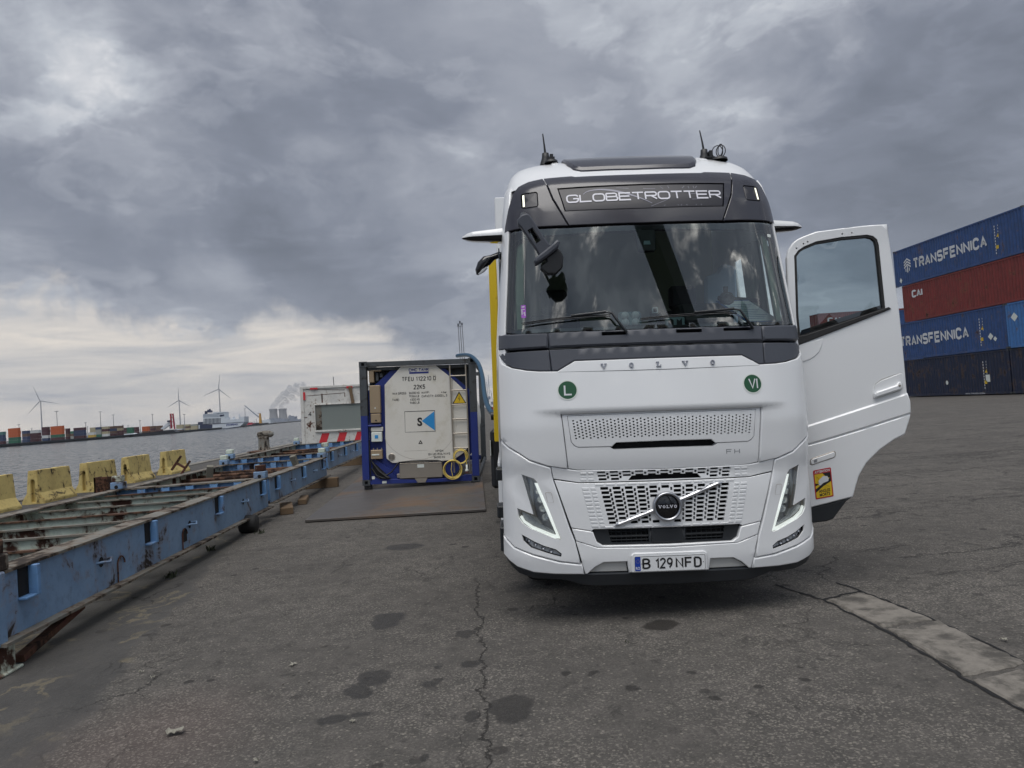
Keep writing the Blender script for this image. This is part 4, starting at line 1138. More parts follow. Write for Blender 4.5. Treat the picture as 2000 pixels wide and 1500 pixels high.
# ---- side camera arms
def wing(s):
    mb = MB(); V = []
    x0, x1 = s*1.075, s*(1.435 if s < 0 else 1.43)
    for i in range(9):
        t_ = i/8; x = x0+(x1-x0)*t_; k = 1-.45*t_; k2 = k if i < 7 else k*(.8 if i == 7 else .25)
        zc_ = 2.975+.008*t_-s*0; y = .86+.02*t_
        V.append([(x, y+.10*k2*c_, zc_+.066*k2*d_) for c_, d_ in ((-1, 0), (-1, .8), (-.5, 1.05), (.8, .7), (1, 0))])
    for a, b in zip(V, V[1:]):
        mb.add(a+b, [(j, j+1, j+6, j+5) for j in range(4)], True)
    mb.add(V[-1], [(0, 1, 2, 3, 4)])
    top = mb.build('camera_arm', M['white'], T)
    mb = MB(); V = []
    for i in range(9):
        t_ = i/8; x = x0+(x1-x0)*t_; k = 1-.45*t_; k2 = k if i < 7 else k*(.8 if i == 7 else .25)
        zc_ = 2.974+.008*t_; y = .86+.02*t_
        V.append([(x, y+.10*k2*c_, zc_-.045*k2*d_) for c_, d_ in ((-1, 0), (-.92, .8), (-.5, 1.0), (.8, .8), (1, 0))])
    for a, b in zip(V, V[1:]):
        mb.add(a+b, [(j, j+1, j+6, j+5) for j in range(4)], True)
    mb.build('camera_pod', M['gblack'], top)
wing(-1); wing(1)
# ---- passenger side mirror on the door
mb = MB(); mb.tube([(-1.09, .85, 2.80), (-1.13, .84, 2.825), (-1.185, .82, 2.80), (-1.23, .81, 2.755)], [.035, .028, .026, .03], 10); mb.cbox((-1.09, .86, 2.79), (.02, .12, .11))
ma = mb.build('mirror_arm', M['gblack'], T)
mb = MB(); mb.tube([(-1.19, .80, 2.80), (-1.235, .80, 2.775), (-1.275, .80, 2.735), (-1.305, .80, 2.685), (-1.316, .80, 2.655)], [.02, .042, .043, .03, .008], 10)
mb.build('mirror_head', M['gblack'], ma)
mb = MB(); mb.tube([(-1.235, .79, 2.715), (-1.27, .79, 2.69), (-1.305, .79, 2.66)], [.012, .02, .008], 8); mb.build('mirror_trim', M['white'], ma)
# ---- front proximity mirror
def P3(x, z, y): return (x, y, z)
def FM(u, v, off=0):
    # u to the right across the arm, v down along the arm (towards lower right)
    ux, uz = cos(radians(31)), sin(radians(31))
    vx, vz = sin(radians(31)), -cos(radians(31))
    u, v = u*.9, v*.9
    return Vector((-.948+u*ux+v*vx, -.06-off, 2.892+u*uz+v*vz))
arm_out = [(-.062, .02), (-.045, -.018), (0, -.028), (.045, -.018), (.058, .01), (.056, .24), (.06, .275), (.066, .325), (-.058, .325), (-.05, .27), (-.055, .05)]
mm = panel('front_mirror_arm', arm_out, FM, M['cowl'], T, holes=[[(-.026, .10), (.022, .10), (.024, .225), (-.024, .225)]], off=0, thick=.05, step=.05, rnd=.010)
panel('front_mirror_cap', [(-.115, .335), (-.09, .318), (.085, .300), (.13, .290), (.14, .318), (.10, .350), (0, .362), (-.085, .365), (-.12, .36)], FM, M['cowl'], mm, off=.015, thick=.10, step=.04, rnd=.014)
panel('front_mirror_head', [(-.022, .36), (-.03, .388), (-.09, .392), (-.102, .41), (-.08, .475), (-.02, .512), (.05, .495), (.10, .43), (.108, .38), (.10, .345), (.05, .355)], FM, M['black'], mm, off=-.01, thick=.06, step=.04, rnd=.01)
mb = MB(); mb.tube([(-.94, -.04, 2.88), (-.94, .12, 2.96), (-.92, .40, 2.99)], [.02, .025, .03], 8); mb.tube([(-.91, -.04, 2.79), (-.9, .2, 2.93)], .012, 6); mb.build('front_mirror_stay', M['lip'], mm)

# ---- rear side deflectors, chassis, wheels, tanks
for s in (-1, 1):
    mb = MB(); mb.prism([(2.30, 1.1), (2.75, 1.1), (2.75, 3.55), (2.6, 3.70), (2.30, 3.74)], 'x', s*.90, s*1.16); mb.build('side_deflector', M['white'], T, bevel=.01)
mb = MB(); mb.prism([(1.6, 3.78), (2.6, 3.92), (2.6, 3.6), (1.6, 3.6)], 'x', -.95, .95); mb.build('roof_deflector', M['white'], T, bevel=.04)
mb = MB()
for s in (-1, 1): mb.box(s*.43-.04, s*.43+.04, .6, 6.0, .75, 1.0)
for y in (1.0, 2.4, 3.6, 4.9, 5.9): mb.box(-.4, .4, y, y+.08, .78, .97)
mb.build('chassis', M['lip'], T)
def wheel(x, y, w_=.33):
    Mx = Matrix.Translation((x, y, .52)) @ Matrix.Rotation(pi/2, 4, 'Y')
    mb = MB(); mb.lathe([(.30, -w_/2), (.46, -w_/2), (.50, -w_/2+.03), (.52, -w_/2+.07), (.52, w_/2-.07), (.50, w_/2-.03), (.46, w_/2), (.30, w_/2)], 32, Mx)
    o = mb.build('wheel', M['rubber'], T)
    mb = MB(); mb.lathe([(.30, -.12), (.27, -.11), (.25, 0), (.12, .02), (.11, .1), (0, .1)], 24, Mx); mb.build('rim', M['stainless'], o)
for y, xs in ((1.40, (-.83, .83)), (5.2, (-.95, -.62, .62, .95))):
    for x in xs: wheel(x, y)
for s in (-1, 1):
    mb = MB(); mb.box(s*1.12-.08, s*1.12+.08, 1.9, 2.2, .35, 1.0); mb.box(s*1.12-.1, s*1.12+.06, 2.25, 4.2, .42, 1.0); mb.build('side_skirt', M['white2'], T, bevel=.02)
    for bb in ((s*1.17-.05, s*1.17+.05, .98, 1.25, .93, 1.03), (s*1.17-.05, s*1.17+.05, .95, 1.2, .62, .72), (s*1.10-.1, s*1.10+.04, .9, 1.3, .35, .55)):
        mb = MB(); mb.box(*bb); mb.build('entry_step', M['lip'], T, bevel=.01)
    mb = MB(); mb.add([(s*.85*0+s*1.15*(1), .86+.9*(1-cos(a))/2*0+.55+.0+.85-.62*cos(a), .52+.62*sin(a)) for a in [pi*i/12 for i in range(13)]]+[(s*.8, 1.40-.62*cos(a), .52+.62*sin(a)) for a in [pi*i/12 for i in range(13)]], [(i, i+1, i+14, i+13) for i in range(12)], True)
    mb.build('wheel_arch', M['lip'], T)

# ---- interior
for s in (-1, 1):
    P = [(.985, 2.15), (1.045, 2.15), (1.052, 2.5), (1.03, 2.80), (.99, 2.84), (.96, 2.84), (.975, 2.5)]
    panel('pillar_trim', M2(P, s), TF, M['beige'], T, off=-.055, thick=.02, step=.06, rnd=0)
mb = MB(); mb.box(-1.135, -1.125, .70, 1.65, 2.05, 2.85); mb.build('side_glass', M['glass'], T)
mb = MB(); mb.box(-1.03, 1.03, .55, 2.2, 1.25, 1.30); mb.build('cab_floor', M['dash'], T)
mb = MB(); mb.box(-1.05, 1.05, 2.16, 2.2, 1.3, 3.5); mb.build('rear_wall', M['beige'], T)
mb = MB(); mb.box(-1.03, 1.03, 1.75, 2.15, 1.3, 1.95); mb.box(-1.0, 1.0, 1.78, 2.12, 1.95, 2.1); mb.build('bunk', M['seatg'], T, bevel=.03)
mb = MB(); mb.prism([(.42, 1.5), (.40, 2.04), (.50, 2.10), (.75, 2.08), (.95, 1.95), (.95, 1.5)], 'x', -1.02, 1.02); ds = mb.build('dashboard', M['dash'], T, bevel=.02)
mb = MB(); mb.prism([(.50, 2.10), (.46, 2.20), (.60, 2.33), (.85, 2.34), (.9, 2.08)], 'x', .30, .70); mb.build('dash_hood', M['dash'], T, bevel=.02)
mb = MB(); mb.prism([(1.3, 3.25), (.62, 3.22), (.50, 2.98), (.46, 2.90), (.55, 2.90), (.9, 3.05), (1.3, 3.08)], 'x', -1.0, 1.0); mb.build('overhead_shelf', M['beige'], T)
for s in (-1, 1):
    Cx = s*.62
    mb = MB(); mb.box(Cx-.25, Cx+.25, 1.15, 1.6, 1.62, 1.76); mb.build('seat', M['seatg'], T, bevel=.04)
    mb = MB(); mb.prism([(1.55, 1.72), (1.70, 2.42), (1.80, 2.42), (1.72, 1.7)], 'x', Cx-.24, Cx+.24); mb.prism([(1.68, 2.44), (1.72, 2.66), (1.80, 2.66), (1.80, 2.42)], 'x', Cx-.13, Cx+.13); mb.build('seat_back', M['seatg'], T, bevel=.03)
    # gathered curtain beside the pillar
    V = []; F = []
    n_ = 26
    for i in range(n_+1):
        y = .62+.55*i/n_*.6; x = s*(1.035-.02*sin(i*2.1)-.012*sin(i*5.)-.045*(i/n_))
        V += [(x, y, 2.15), (x*.975, y+.12, 2.86)]
        if i: F.append((2*i-2, 2*i-1, 2*i+1, 2*i))
    mesh('curtain', V, F, M['curtain'], T, True)
mb = MB(); mb.tube([(.62+.21*cos(a), .98-.06*sin(a), 2.05+.19*sin(a)) for a in [2*pi*i/28 for i in range(28)]], .016, 8, closed=True)
mb.tube([(.62, .98, 2.05), (.62, .85, 1.95)], .04, 8); mb.tube([(.42, .98, 2.05), (.82, .98, 2.05)], .016, 6); mb.build('steering_wheel', M['lip'], T)
# things standing on the dashboard (each its own)
def place(o):
    o.matrix_world = truck.matrix_world.copy(); return o
def thing(mb, name, m, label, cat, bevel=0, group=None):
    o = mb.build(name, m, None, bevel); place(o); return tag(o, label, cat, group)
mb = MB(); mb.cbox((-.13, .44, 2.20), (.18, .05, .12))
cupt = thing(mb, 'cup_holder', M['cup'], 'pale plastic tray of four small cups behind the windscreen, left of the dark doll', 'cup holder', .015)
for (x, z) in ((-.17, 2.23), (-.09, 2.23), (-.17, 2.175), (-.09, 2.175)):
    mb = MB(); mb.lathe([(.03, .0), (.028, .02), (.0, .024)], 14, Matrix.Translation((x, .415, z)) @ Matrix.Rotation(pi/2, 4, 'X')); mb.build('cup', M['paper'], cupt)
mb = MB(); mb.lathe([(.035, 0), (.045, .06), (.05, .11), (.03, .145), (.034, .165), (.03, .19), (0, .2)], 16, Matrix.Translation((.055, .42, 2.06)))
thing(mb, 'dashboard_doll', M['lip'], 'dark egg-shaped doll with a pale square head band behind the windscreen', 'ornament')
dl = bpy.data.objects['dashboard_doll']
mb = MB(); mb.prism(rrect(.032, .078, 2.235, 2.28, .01), 'y', .365, .38); mb.build('head_band', M['paper'], dl)
mb = MB(); mb.prism(rrect(.042, .068, 2.243, 2.27, .006), 'y', .358, .366); mb.build('face', M['black'], dl)
mb = MB(); mb.cbox((.22, .44, 2.16), (.15, .05, .09))
o = thing(mb, 'photo_frame', M['cup'], 'small grey frame with two dark pictures, right of the doll on the dashboard', 'picture frame', .008)
mb = MB(); mb.prism([(.165, 2.13), (.205, 2.13), (.205, 2.18), (.185, 2.195), (.165, 2.18)], 'y', .408, .414); mb.prism([(.23, 2.13), (.27, 2.13), (.27, 2.195), (.25, 2.175), (.23, 2.19)], 'y', .408, .414); mb.build('picture', M['black'], o)
cf = plane_fn((.80, .40, 2.13), (1, .0, 0), (-.22, .22, .20))
b0 = panel('clipboard', [(-.12, -.02), (.135, -.02), (.135, .60), (-.12, .60)], lambda x, z, off=0: Vector((.875+x-.30*z, .37+.26*z-off*.5, 2.15+.31*z+off)), M['clip'], None, thick=.006, step=.5, grid=False, rnd=0); place(b0)
tag(b0, 'blue clipboard with a printed form lying on the dashboard by the steering wheel', 'clipboard')
cbf = lambda x, z, off=0: Vector((.875+x-.30*z, .37+.26*z-off*.5, 2.15+.31*z+off))
pp_ = panel('paper_form', [(-.105, -.015), (.125, -.015), (.125, .56), (-.105, .56)], cbf, M['paper'], b0, off=.004, thick=.002, step=.5, grid=False, rnd=0)
mb = MB()
for k in range(9):
    z = .04+.05*k; mb.add([cbf(-.09, z, .006), cbf(.04+.06*((k*7) % 3)/2, z, .006), cbf(.04+.06*((k*7) % 3)/2, z+.008, .006), cbf(-.09, z+.008, .006)], [(0, 1, 2, 3)])
mb.build('printed_line', M['clip'], pp_)
mb = MB(); mb.lathe([(.055, -.02), (.06, 0), (.045, .02), (.03, .025), (.028, .01), (0, .01)], 22, Matrix.Translation((.655, .50, 2.345)) @ Matrix.Rotation(pi/2, 4, 'X')); mb.cbox((.655, .52, 2.425), (.03, .03, .04)); mb.tube([(.60, .55, 2.36), (.93, .55, 2.33), (.95, .56, 2.26), (.6, .56, 2.30)], .018, 6)
thing(mb, 'phone_holder', M['lip'], 'round dark phone holder with a suction cup on the windscreen, driver side', 'phone holder')
# jacket hanging behind the driver seat
mb = MB()
mb.prism([(.74, 1.75), (.70, 2.2), (.72, 2.66), (.83, 2.70), (.88, 2.78), (1.0, 2.74), (1.0, 1.75)], 'y', 1.28, 1.36)
thing(mb, 'hanging_jacket', M['hiviz'], 'pale blue jacket hanging behind the driver side of the windscreen', 'jacket', .02)

# ---- the open door
DA = radians(7)
DH = Vector((1.2, .62, 0)); DE = Vector((cos(DA), -sin(DA), 0)); DN = Vector((-sin(DA), -cos(DA), 0))
def DF(s, z, off=0.):
    belly = .030*max(0, 1-((z-1.6)/1.15)**2) if z < 2.75 else 0
    return DH+DE*s+Vector((0, 0, z))+DN*(off+belly)
def dcurve(z):  # leaning in above the belt
    return 0
door_out = [(.001, .80), (.035, .656), (.409, .747), (.430, .83), (.457, .913), (.487, .965), (.518, 1.012), (.565, 1.065), (.618, 1.11), (.68, 1.155), (.734, 1.19), (.79, 1.213), (.818, 1.232), (.857, 1.354), (.866, 1.43), (.869, 1.47), (.852, 1.545), (.847, 1.563), (.836, 1.9), (.824, 2.228), (.80, 2.57), (.776, 2.904), (.60, 2.902), (.429, 2.892), (.232, 2.877), (.132, 2.845), (.085, 2.825), (.048, 2.799), (.012, 2.745), (-.005, 2.68), (-.02, 2.2), (-.02, 1.3)]
win = [(.050, 2.690), (.085, 2.735), (.128, 2.762), (.228, 2.799), (.425, 2.822), (.62, 2.829), (.665, 2.815), (.695, 2.785), (.705, 2.740), (.712, 2.5), (.722, 2.225), (.69, 2.205), (.045, 2.020), (.038, 2.2)]
gl = inset(win, .020)[1]
dholes = [circ(x, z, .0075, 8) for x, z in ((.073, 2.751), (.128, 2.784), (.161, 2.799), (.431, 2.846), (.504, 2.850))]
door = panel('open_door', door_out, DF, M['white'], T, holes=[densify(win, .08)]+[d_ for d_ in dholes if not any(pip(a, b, win) for a, b in d_)], off=0, thick=.055, step=.05, rnd=.008)
panel('window_seal', inset(win, .001)[1], DF, M['rubber'], door, holes=[gl], off=-.004, thick=.045, step=.06, grid=False, rnd=0)
panel('window_glass', inset(gl, -.004)[1], DF, M['glass'], door, off=-.02, thick=0, step=.08, rnd=0)
panel('belt_trim', [(.02, 2.035), (.10, 2.045), (.745, 2.238), (.762, 2.222), (.70, 2.198), (.12, 1.992), (.02, 1.955)], DF, M['rubber'], door, off=.012, thick=.03, step=.06, rnd=.006)
panel('inner_belt', [(.06, 2.03), (.70, 2.225), (.70, 2.26), (.30, 2.15), (.09, 2.09)], DF, M['dash'], door, off=-.03, thick=.03, step=.06, rnd=0)
panel('mirror_base_cover', [(.0, 1.985), (.118, 1.985), (.235, 2.012), (.222, 1.95), (.200, 1.905), (.165, 1.87), (.12, 1.845), (.0, 1.812)], DF, M['white'], door, off=.006, thick=.02, step=.05, rnd=.005)
# pressed swage: a raised lower body band whose top edge runs up to the rear
sw = [(.0, 1.150), (.0, 1.298), (.20, 1.357), (.50, 1.447), (.848, 1.553), (.866, 1.49), (.868, 1.40), (.862, 1.392), (.50, 1.284), (.20, 1.200)]
panel('door_swage', sw, DF, M['white'], door, off=.014, thick=.03, step=.04, rnd=.012)
lo = [(.004, 1.145), (.20, 1.193), (.50, 1.277), (.861, 1.385), (.855, 1.354), (.816, 1.234), (.734, 1.193), (.618, 1.113), (.518, 1.015), (.457, .916), (.43, .832), (.407, .750), (.060, .664), (.004, .80)]
panel('lower_door_panel', lo, DF, M['white'], door, off=.012, thick=.03, step=.05, rnd=.007)
panel('door_step_skirt', [(.045, .655), (.40, .742), (.36, .715), (.255, .575), (.20, .555), (.070, .542), (.03, .70)], DF, M['lip'], door, off=.0, thick=.07, step=.05, rnd=.008)
hd = panel('handle_recess', [(.592, 1.515), (.588, 1.575), (.603, 1.622), (.66, 1.66), (.81, 1.712), (.825, 1.70), (.822, 1.60), (.80, 1.572)], DF, M['white'], door, off=.0035, thick=.01, step=.03, rnd=.004)
marks('recess_line', [([(.600, 1.60), (.612, 1.632), (.66, 1.667), (.74, 1.695), (.82, 1.715)], .007), ([(.61, 1.515), (.70, 1.545), (.80, 1.577), (.818, 1.60), (.815, 1.63)], .006)], M['grey_white'], door, .0045, DF)
panel('door_handle', [(.598, 1.524), (.597, 1.556), (.615, 1.572), (.76, 1.617), (.772, 1.640), (.795, 1.645), (.803, 1.60), (.79, 1.582)], DF, M['white'], door, off=.032, thick=.028, step=.03, rnd=.009)
panel('door_lock', circ(.783, 1.612, .009, 12), DF, M['stainless'], door, off=.035, thick=.003, rnd=0)
fl = panel('flap_recess', rrect(0, .20, 0, .055, .02), lambda x, z, off=0: DF(.087+x, 1.0+z+.32*x+.0, off), M['stainless'], door, off=.0135, thick=.004, step=.04, rnd=.002)
panel('lower_flap', rrect(.006, .193, .006, .048, .016), lambda x, z, off=0: DF(.087+x, 1.0+z+.32*x, off), M['white'], door, off=.018, thick=.008, step=.04, rnd=.004)
panel('flap_latch', rrect(.03, .055, .016, .04, .006), lambda x, z, off=0: DF(.087+x, 1.0+z+.32*x, off), M['lampdark'], door, off=.0195, thick=.003, rnd=0)
# blind spot warning sticker
def SF(x, z, off=0): return DF(.183+x*.98-z*.06, .860+z+x*.17, .013+off)
stk = panel('warning_sticker', rrect(-.070, .070, -.115, .115, .010), SF, M['red'], door, off=.001, thick=.002, step=.06, rnd=0); stk['label'] = 'red and yellow sticker reading ATTENTION ANGLES MORTS'
poly_on('yellow_field', rrect(-.062, .062, -.106, .080, .006), SF, M['yel'], stk, .0018)
text('sticker_heading', 'ATTENTION', .019, SF, M['printw'], stk, w=.118, weight=.03, cx=0, cz=.088, off=.0024)
poly_on('black_wedge', [(-.062, -.035), (.062, .040), (.062, .008), (-.0, -.02), (-.062, -.062)], SF, M['printb'], stk, .0022)
poly_on('black_wedge', [(.0, .080), (.062, .080), (.062, .032), (.03, .045)], SF, M['printb'], stk, .0022)
poly_on('black_wedge', [(-.062, .012), (-.03, -.002), (-.062, -.012)], SF, M['printb'], stk, .0022)
poly_on('truck_picture', [(-.036, -.005), (-.034, .030), (.004, .058), (.036, .052), (.045, .030), (.040, .012), (.0, .004), (-.022, -.012)], SF, M['printw'], stk, .0026)
marks('hazard_triangle', [([(-.048, .045), (-.03, .038), (-.046, .06), (-.048, .045)], .003), ([(.008, -.04), (.012, -.012), (.045, -.03), (.008, -.04)], .003), ([(-.05, .004), (-.03, .004), (-.04, .022), (-.05, .004)], .003)], M['printb'], stk, .0026, SF)
text('sticker_word', 'ANGLES', .024, SF, M['printb'], stk, w=.088, weight=.03, cx=.004, cz=-.068, off=.0024)
text('sticker_word', 'MORTS', .024, SF, M['printb'], stk, w=.082, weight=.03, cx=.004, cz=-.098, off=.0024)
# door inner lining and hinge arm
panel('door_lining', [(.02, 1.2), (.80, 1.3), (.79, 2.2), (.05, 2.0)], DF, M['dash'], door, off=-.056, thick=.06, step=.1, rnd=.01)
mb = MB(); mb.box(1.12, 1.24, .62, .70, 1.5, 1.6); mb.box(1.12, 1.24, .62, .70, 2.0, 2.1); mb.build('hinge', M['lip'], T)
# ================================================================== SEMI-TRAILER WITH YELLOW-FRAMED TANK (behind the truck)
def at_truck(name, label, cat):
    r = empty(name, (0, 0, 0), 0, label, cat); r.matrix_world = truck.matrix_world.copy(); return r
tr = at_truck('tank_trailer', 'semi-trailer with a white tank in a yellow frame, standing behind the white truck', 'trailer')
for s in (-1, 1):
    for y in (3.3, 9.3):
        mb = MB(); mb.box(s*1.215-.045, s*1.215+.045, y-.07, y+.07, 1.15, 3.33); mb.build('frame_post', M['hiyel'], tr, bevel=.008)
    mb = MB(); mb.box(s*1.215-.04, s*1.215+.04, 3.37, 9.23, 1.15, 1.32); mb.box(s*1.20-.03, s*1.20+.03, 3.37, 9.23, 3.25, 3.33)
    mb.build('frame_rail', M['hiyel'], tr)
    mb = MB()
    for (y0, y1, z0, z1) in ((3.37, 4.9, 3.25, 2.55), (4.9, 3.37, 2.55, 1.5), (9.23, 7.7, 3.25, 2.55), (7.7, 9.23, 2.55, 1.5)):
        mb.beam((s*1.235, y0, z0), (s*1.262 if y1 in (4.9, 7.7) else s*1.235, y1, z1), .05, .09)
    mb.prism([(4.6, 2.62), (5.1, 2.62), (5.05, 2.3), (4.95, 1.9), (4.88, 1.6), (4.82, 1.9), (4.7, 2.3)], 'x', s*1.235, s*1.285)
    mb.build('frame_brace', M['hiyel'], tr)
mb = MB(); mb.lathe([(0, -2.95), (.6, -2.9), (1.0, -2.7), (1.15, -2.45), (1.17, -2.3), (1.17, 2.3), (1.15, 2.45), (1.0, 2.7), (.6, 2.9), (0, 2.95)], 40, Matrix.Translation((0, 6.3, 2.2)) @ Matrix.Rotation(pi/2, 4, 'X'))
barrel = mb.build('tank_barrel', M['tankwhite'], tr)
for y in (4.3, 5.6, 6.9, 8.3):
    mb = MB(); mb.lathe([(1.17, -.03), (1.185, -.03), (1.185, .03), (1.17, .03)], 40, Matrix.Translation((0, y, 2.2)) @ Matrix.Rotation(pi/2, 4, 'X')); mb.build('tank_band', M['stainless'], barrel)
mb = MB()
for s in (-1, 1): mb.box(s*.42-.06, s*.42+.06, 2.9, 12.5, .85, 1.15)
for y in (3.0, 4.5, 6., 7.5, 9., 10.5, 12.3): mb.box(-1.2, 1.2, y, y+.1, 1.0, 1.13)
mb.build('trailer_chassis', M['lip'], tr)
for y in (9.0, 10.35, 11.7):
    for x in (-.95, .95):
        Mx = Matrix.Translation((x, y, .52)) @ Matrix.Rotation(pi/2, 4, 'Y')
        mb = MB(); mb.lathe([(.0, -.15), (.30, -.15), (.46, -.19), (.52, -.12), (.52, .12), (.46, .19), (.30, .15), (0, .15)], 28, Mx); mb.build('trailer_wheel', M['rubber'], tr)
for s in (-1, 1):
    mb = MB(); mb.box(s*.95-.05, s*.95+.05, 5.2, 5.35, .05, .95); mb.cbox((s*.95, 5.27, .04), (.3, .3, .06)); mb.build('landing_leg', M['lip'], tr)
mb = MB(); mb.box(-1.34, -1.18, 4.6, 5.1, .45, 1.25); o = mb.build('side_locker', M['black'], tr, bevel=.04)
mb = MB(); mb.box(-1.345, -1.335, 4.58, 4.75, .9, 1.1); mb.build('locker_label', M['stickw'], o)

# ================================================================== TANK CONTAINER ON THE STEEL PLATE
tk = empty('tank_container', (0, 0, 0), 0, 'blue-framed tank container with white cladding marked TFEU 112210 0, standing on a steel plate', 'tank container')
tk.matrix_world = Matrix.Translation((-.925, 15.12, .105)) @ Matrix.Rotation(radians(-3.4), 4, 'Z') @ Matrix.Rotation(radians(1.9), 4, 'Y')
HW, HH, LL = 1.219, 2.591, 6.058
for s in (-1, 1):
    for y, nm in ((0, 'f'), (LL-.15, 'r')):
        mb = MB(); mb.box(*sorted((s*HW, s*(HW-.145))), y, y+.15, .118, HH-.118); mb.build('corner_post', M['tankblue'] if y == 0 else M['tankgrey'], tk, bevel=.006)
        if y == 0:
            mb = MB(); mb.box(*sorted((s*(HW+.002), s*(HW-.147))), -.002, .152, 1.45, HH-.119); mb.build('post_grey_coat', M['tankgrey'], tk, bevel=.006)
        for z in (0, HH-.118):
            mb = MB(); x0, x1 = sorted((s*(HW+.004), s*(HW-.158))); y0 = y-.006; zz0, zz1 = z, z+.118; cx = (x0+x1)/2
            m_ = (cx-.034, cx+.034)
            mb.box(x0, m_[0], y0, y0+.03, zz0, zz1); mb.box(m_[1], x1, y0, y0+.03, zz0, zz1); mb.box(m_[0], m_[1], y0, y0+.03, zz0, zz0+.026); mb.box(m_[0], m_[1], y0, y0+.03, zz1-.026, zz1)
            mb.box(x0, x1, y0+.09, y+.178, zz0, zz1); mb.box(x0, x0+.02, y0+.03, y0+.09, zz0, zz1); mb.box(x1-.02, x1, y0+.03, y0+.09, zz0, zz1); mb.box(x0+.02, x1-.02, y0+.03, y0+.09, zz1-.02, zz1)
            mb.build('corner_casting', M['tankgrey'], tk)
    for z in (.02, HH-.10):
        mb = MB(); mb.box(*sorted((s*(HW-.01), s*(HW-.07))), .15, LL-.15, z, z+.08); mb.build('side_rail', M['tankgrey'], tk)
for y in (0, LL-.1):
    mb = MB(); mb.box(-HW+.158, HW-.158, y, y+.08, HH-.115, HH-.01); mb.build('top_rail', M['tankgrey'], tk, bevel=.006)
mb = MB(); mb.prism([(-HW+.158, .02), (HW-.158, .02), (HW-.158, .15), (1.05, .155), (.90, .150), (.78, .095), (.13, .09), (-.13, .09), (-.85, .13), (-.96, .16), (-HW+.158, .20)], 'y', 0, .10); mb.build('bottom_rail', M['tankblue'], tk, bevel=.005)
mb = MB(); mb.box(-HW+.158, HW-.158, LL-.1, LL, .02, .15); mb.build('bottom_rail', M['tankblue'], tk)
# big blue end ring plate behind the cladding
oc = [(-.62, .05), (.62, .05), (1.07, .60), (1.07, 1.93), (.48, 2.475), (-.48, 2.475), (-1.07, 1.98), (-1.07, .60)]
mb = MB(); mb.prism(oc, 'y', .13, .17); mb.build('end_frame_plate', M['tankblue'], tk)
mb = MB(); mb.prism([(-1.05, .20), (-.60, .06), (-.50, .10), (-.62, .30), (-1.05, .62)], 'y', .05, .13); mb.build('corner_gusset', M['tankblue'], tk)
# octagonal white cladding with seams
clad = [(-.346, 2.473), (.374, 2.462), (.690, 2.195), (1.02, 1.86), (1.03, .74), (.90, .60), (.70, .47), (.665, .455), (-.453, .446), (-.60, .445), (-.722, .548), (-.722, .863), (-.729, .979), (-.709, 2.09)]
KF = lambda x, z, off=0: Vector((x, .10-off, z))
cd = panel('end_cladding', clad, KF, M['tankwhite'], tk, off=.03, thick=.05, step=.5, grid=False, rnd=.008)
marks('cladding_seam', [([(.715, 2.17), (.72, .48)], .006), ([(.715, 1.63), (1.02, 1.62)], .006), ([(.715, 1.31), (1.02, 1.30)], .004), ([(.715, 1.01), (1.02, 1.00)], .004), ([(-.343, .685), (.144, .688)], .005)]
      + [([(1.29*cos(a)*.62-.02+.0, 1.30+1.29*sin(a)*.62) for a in [pi+pi*i/24 for i in range(25)]], .006)], M['stainless'], cd, .0305, KF)
word('number_text', 'TFEU 112210 0', .093, KF, M['printb'], cd, cx=.013, cz=2.15, off=.032, w_=.52, sw=.17, gap=.20, r=.22, width=.70)
marks('number_text_box', [([(.318, 2.13), (.366, 2.13), (.366, 2.265), (.318, 2.265), (.318, 2.13)], .004)], M['printb'], cd, .032, KF)
word('type_code', '22K5', .098, KF, M['printb'], cd, cx=.02, cz=1.974, off=.032, w_=.56, sw=.18, gap=.20, r=.24, width=.23)
for s_, x0, z0, w_ in (('MAX GROSS:', -.545, 1.876, .29), ('36000 KG', -.205, 1.876, .22), ('79366 LB', -.205, 1.808, .21), ('TARE:', -.555, 1.742, .145), ('4300 KG', -.182, 1.738, .195), ('9480 LB', -.183, 1.670, .19), ('MAWP:', .066, 1.876, .155), ('4 bar', .478, 1.872, .11), ('CAPACITY: 22000 L S', .066, 1.800, .53)):
    word('data_text', s_, .048, KF, M['printb'], cd, cx=x0, cz=z0, off=.032, align='L', w_=.52, sw=.17, gap=.20, r=.2, width=w_)
word('maker_text', 'CIMC TANK', .066, KF, M['navyp'], cd, cx=.018, cz=2.352, off=.032, w_=.72, sw=.24, gap=.16, r=.25, width=.41)
poly_on('maker_bar', [(-.184, 2.303), (.225, 2.303), (.225, 2.342), (-.184, 2.342)], KF, M['navyp'], cd, .032)
word('rail_text', 'MPGM', .044, KF, M['printb'], cd, cx=.395, cz=.645, off=.032, w_=.6, sw=.17, gap=.2, width=.155)
word('rail_text', 'ON UIC RAILWAYS', .046, KF, M['printb'], cd, cx=.390, cz=.578, off=.032, w_=.55, sw=.17, gap=.2, width=.45)
word('rail_text', '36000 KG', .044, KF, M['printb'], cd, cx=.390, cz=.512, off=.032, w_=.52, sw=.17, gap=.2, width=.23)
marks('logo_frame', [([(-.307, 1.08), (.325, 1.08), (.325, 1.513), (-.307, 1.513), (-.307, 1.08)], .016)], M['printb'], cd, .032, KF)
poly_on('logo_triangle', [(.045, 1.305), (.315, 1.500), (.315, 1.095)], KF, M['stripeblue'], cd, .0315)
V, F = text2d('S', .17, .105, .035)
mesh('logo_letter', [KF(.004+a, 1.21+b, .033) for a, b in V], F, M['printb'], cd)
poly_on('small_triangle', [(-.04, .826), (.05, .826), (.006, .91)], KF, M['printb'], cd, .032)
poly_on('small_triangle_inner', [(-.012, .842), (.022, .842), (.005, .872)], KF, M['tankwhite'], cd, .033)
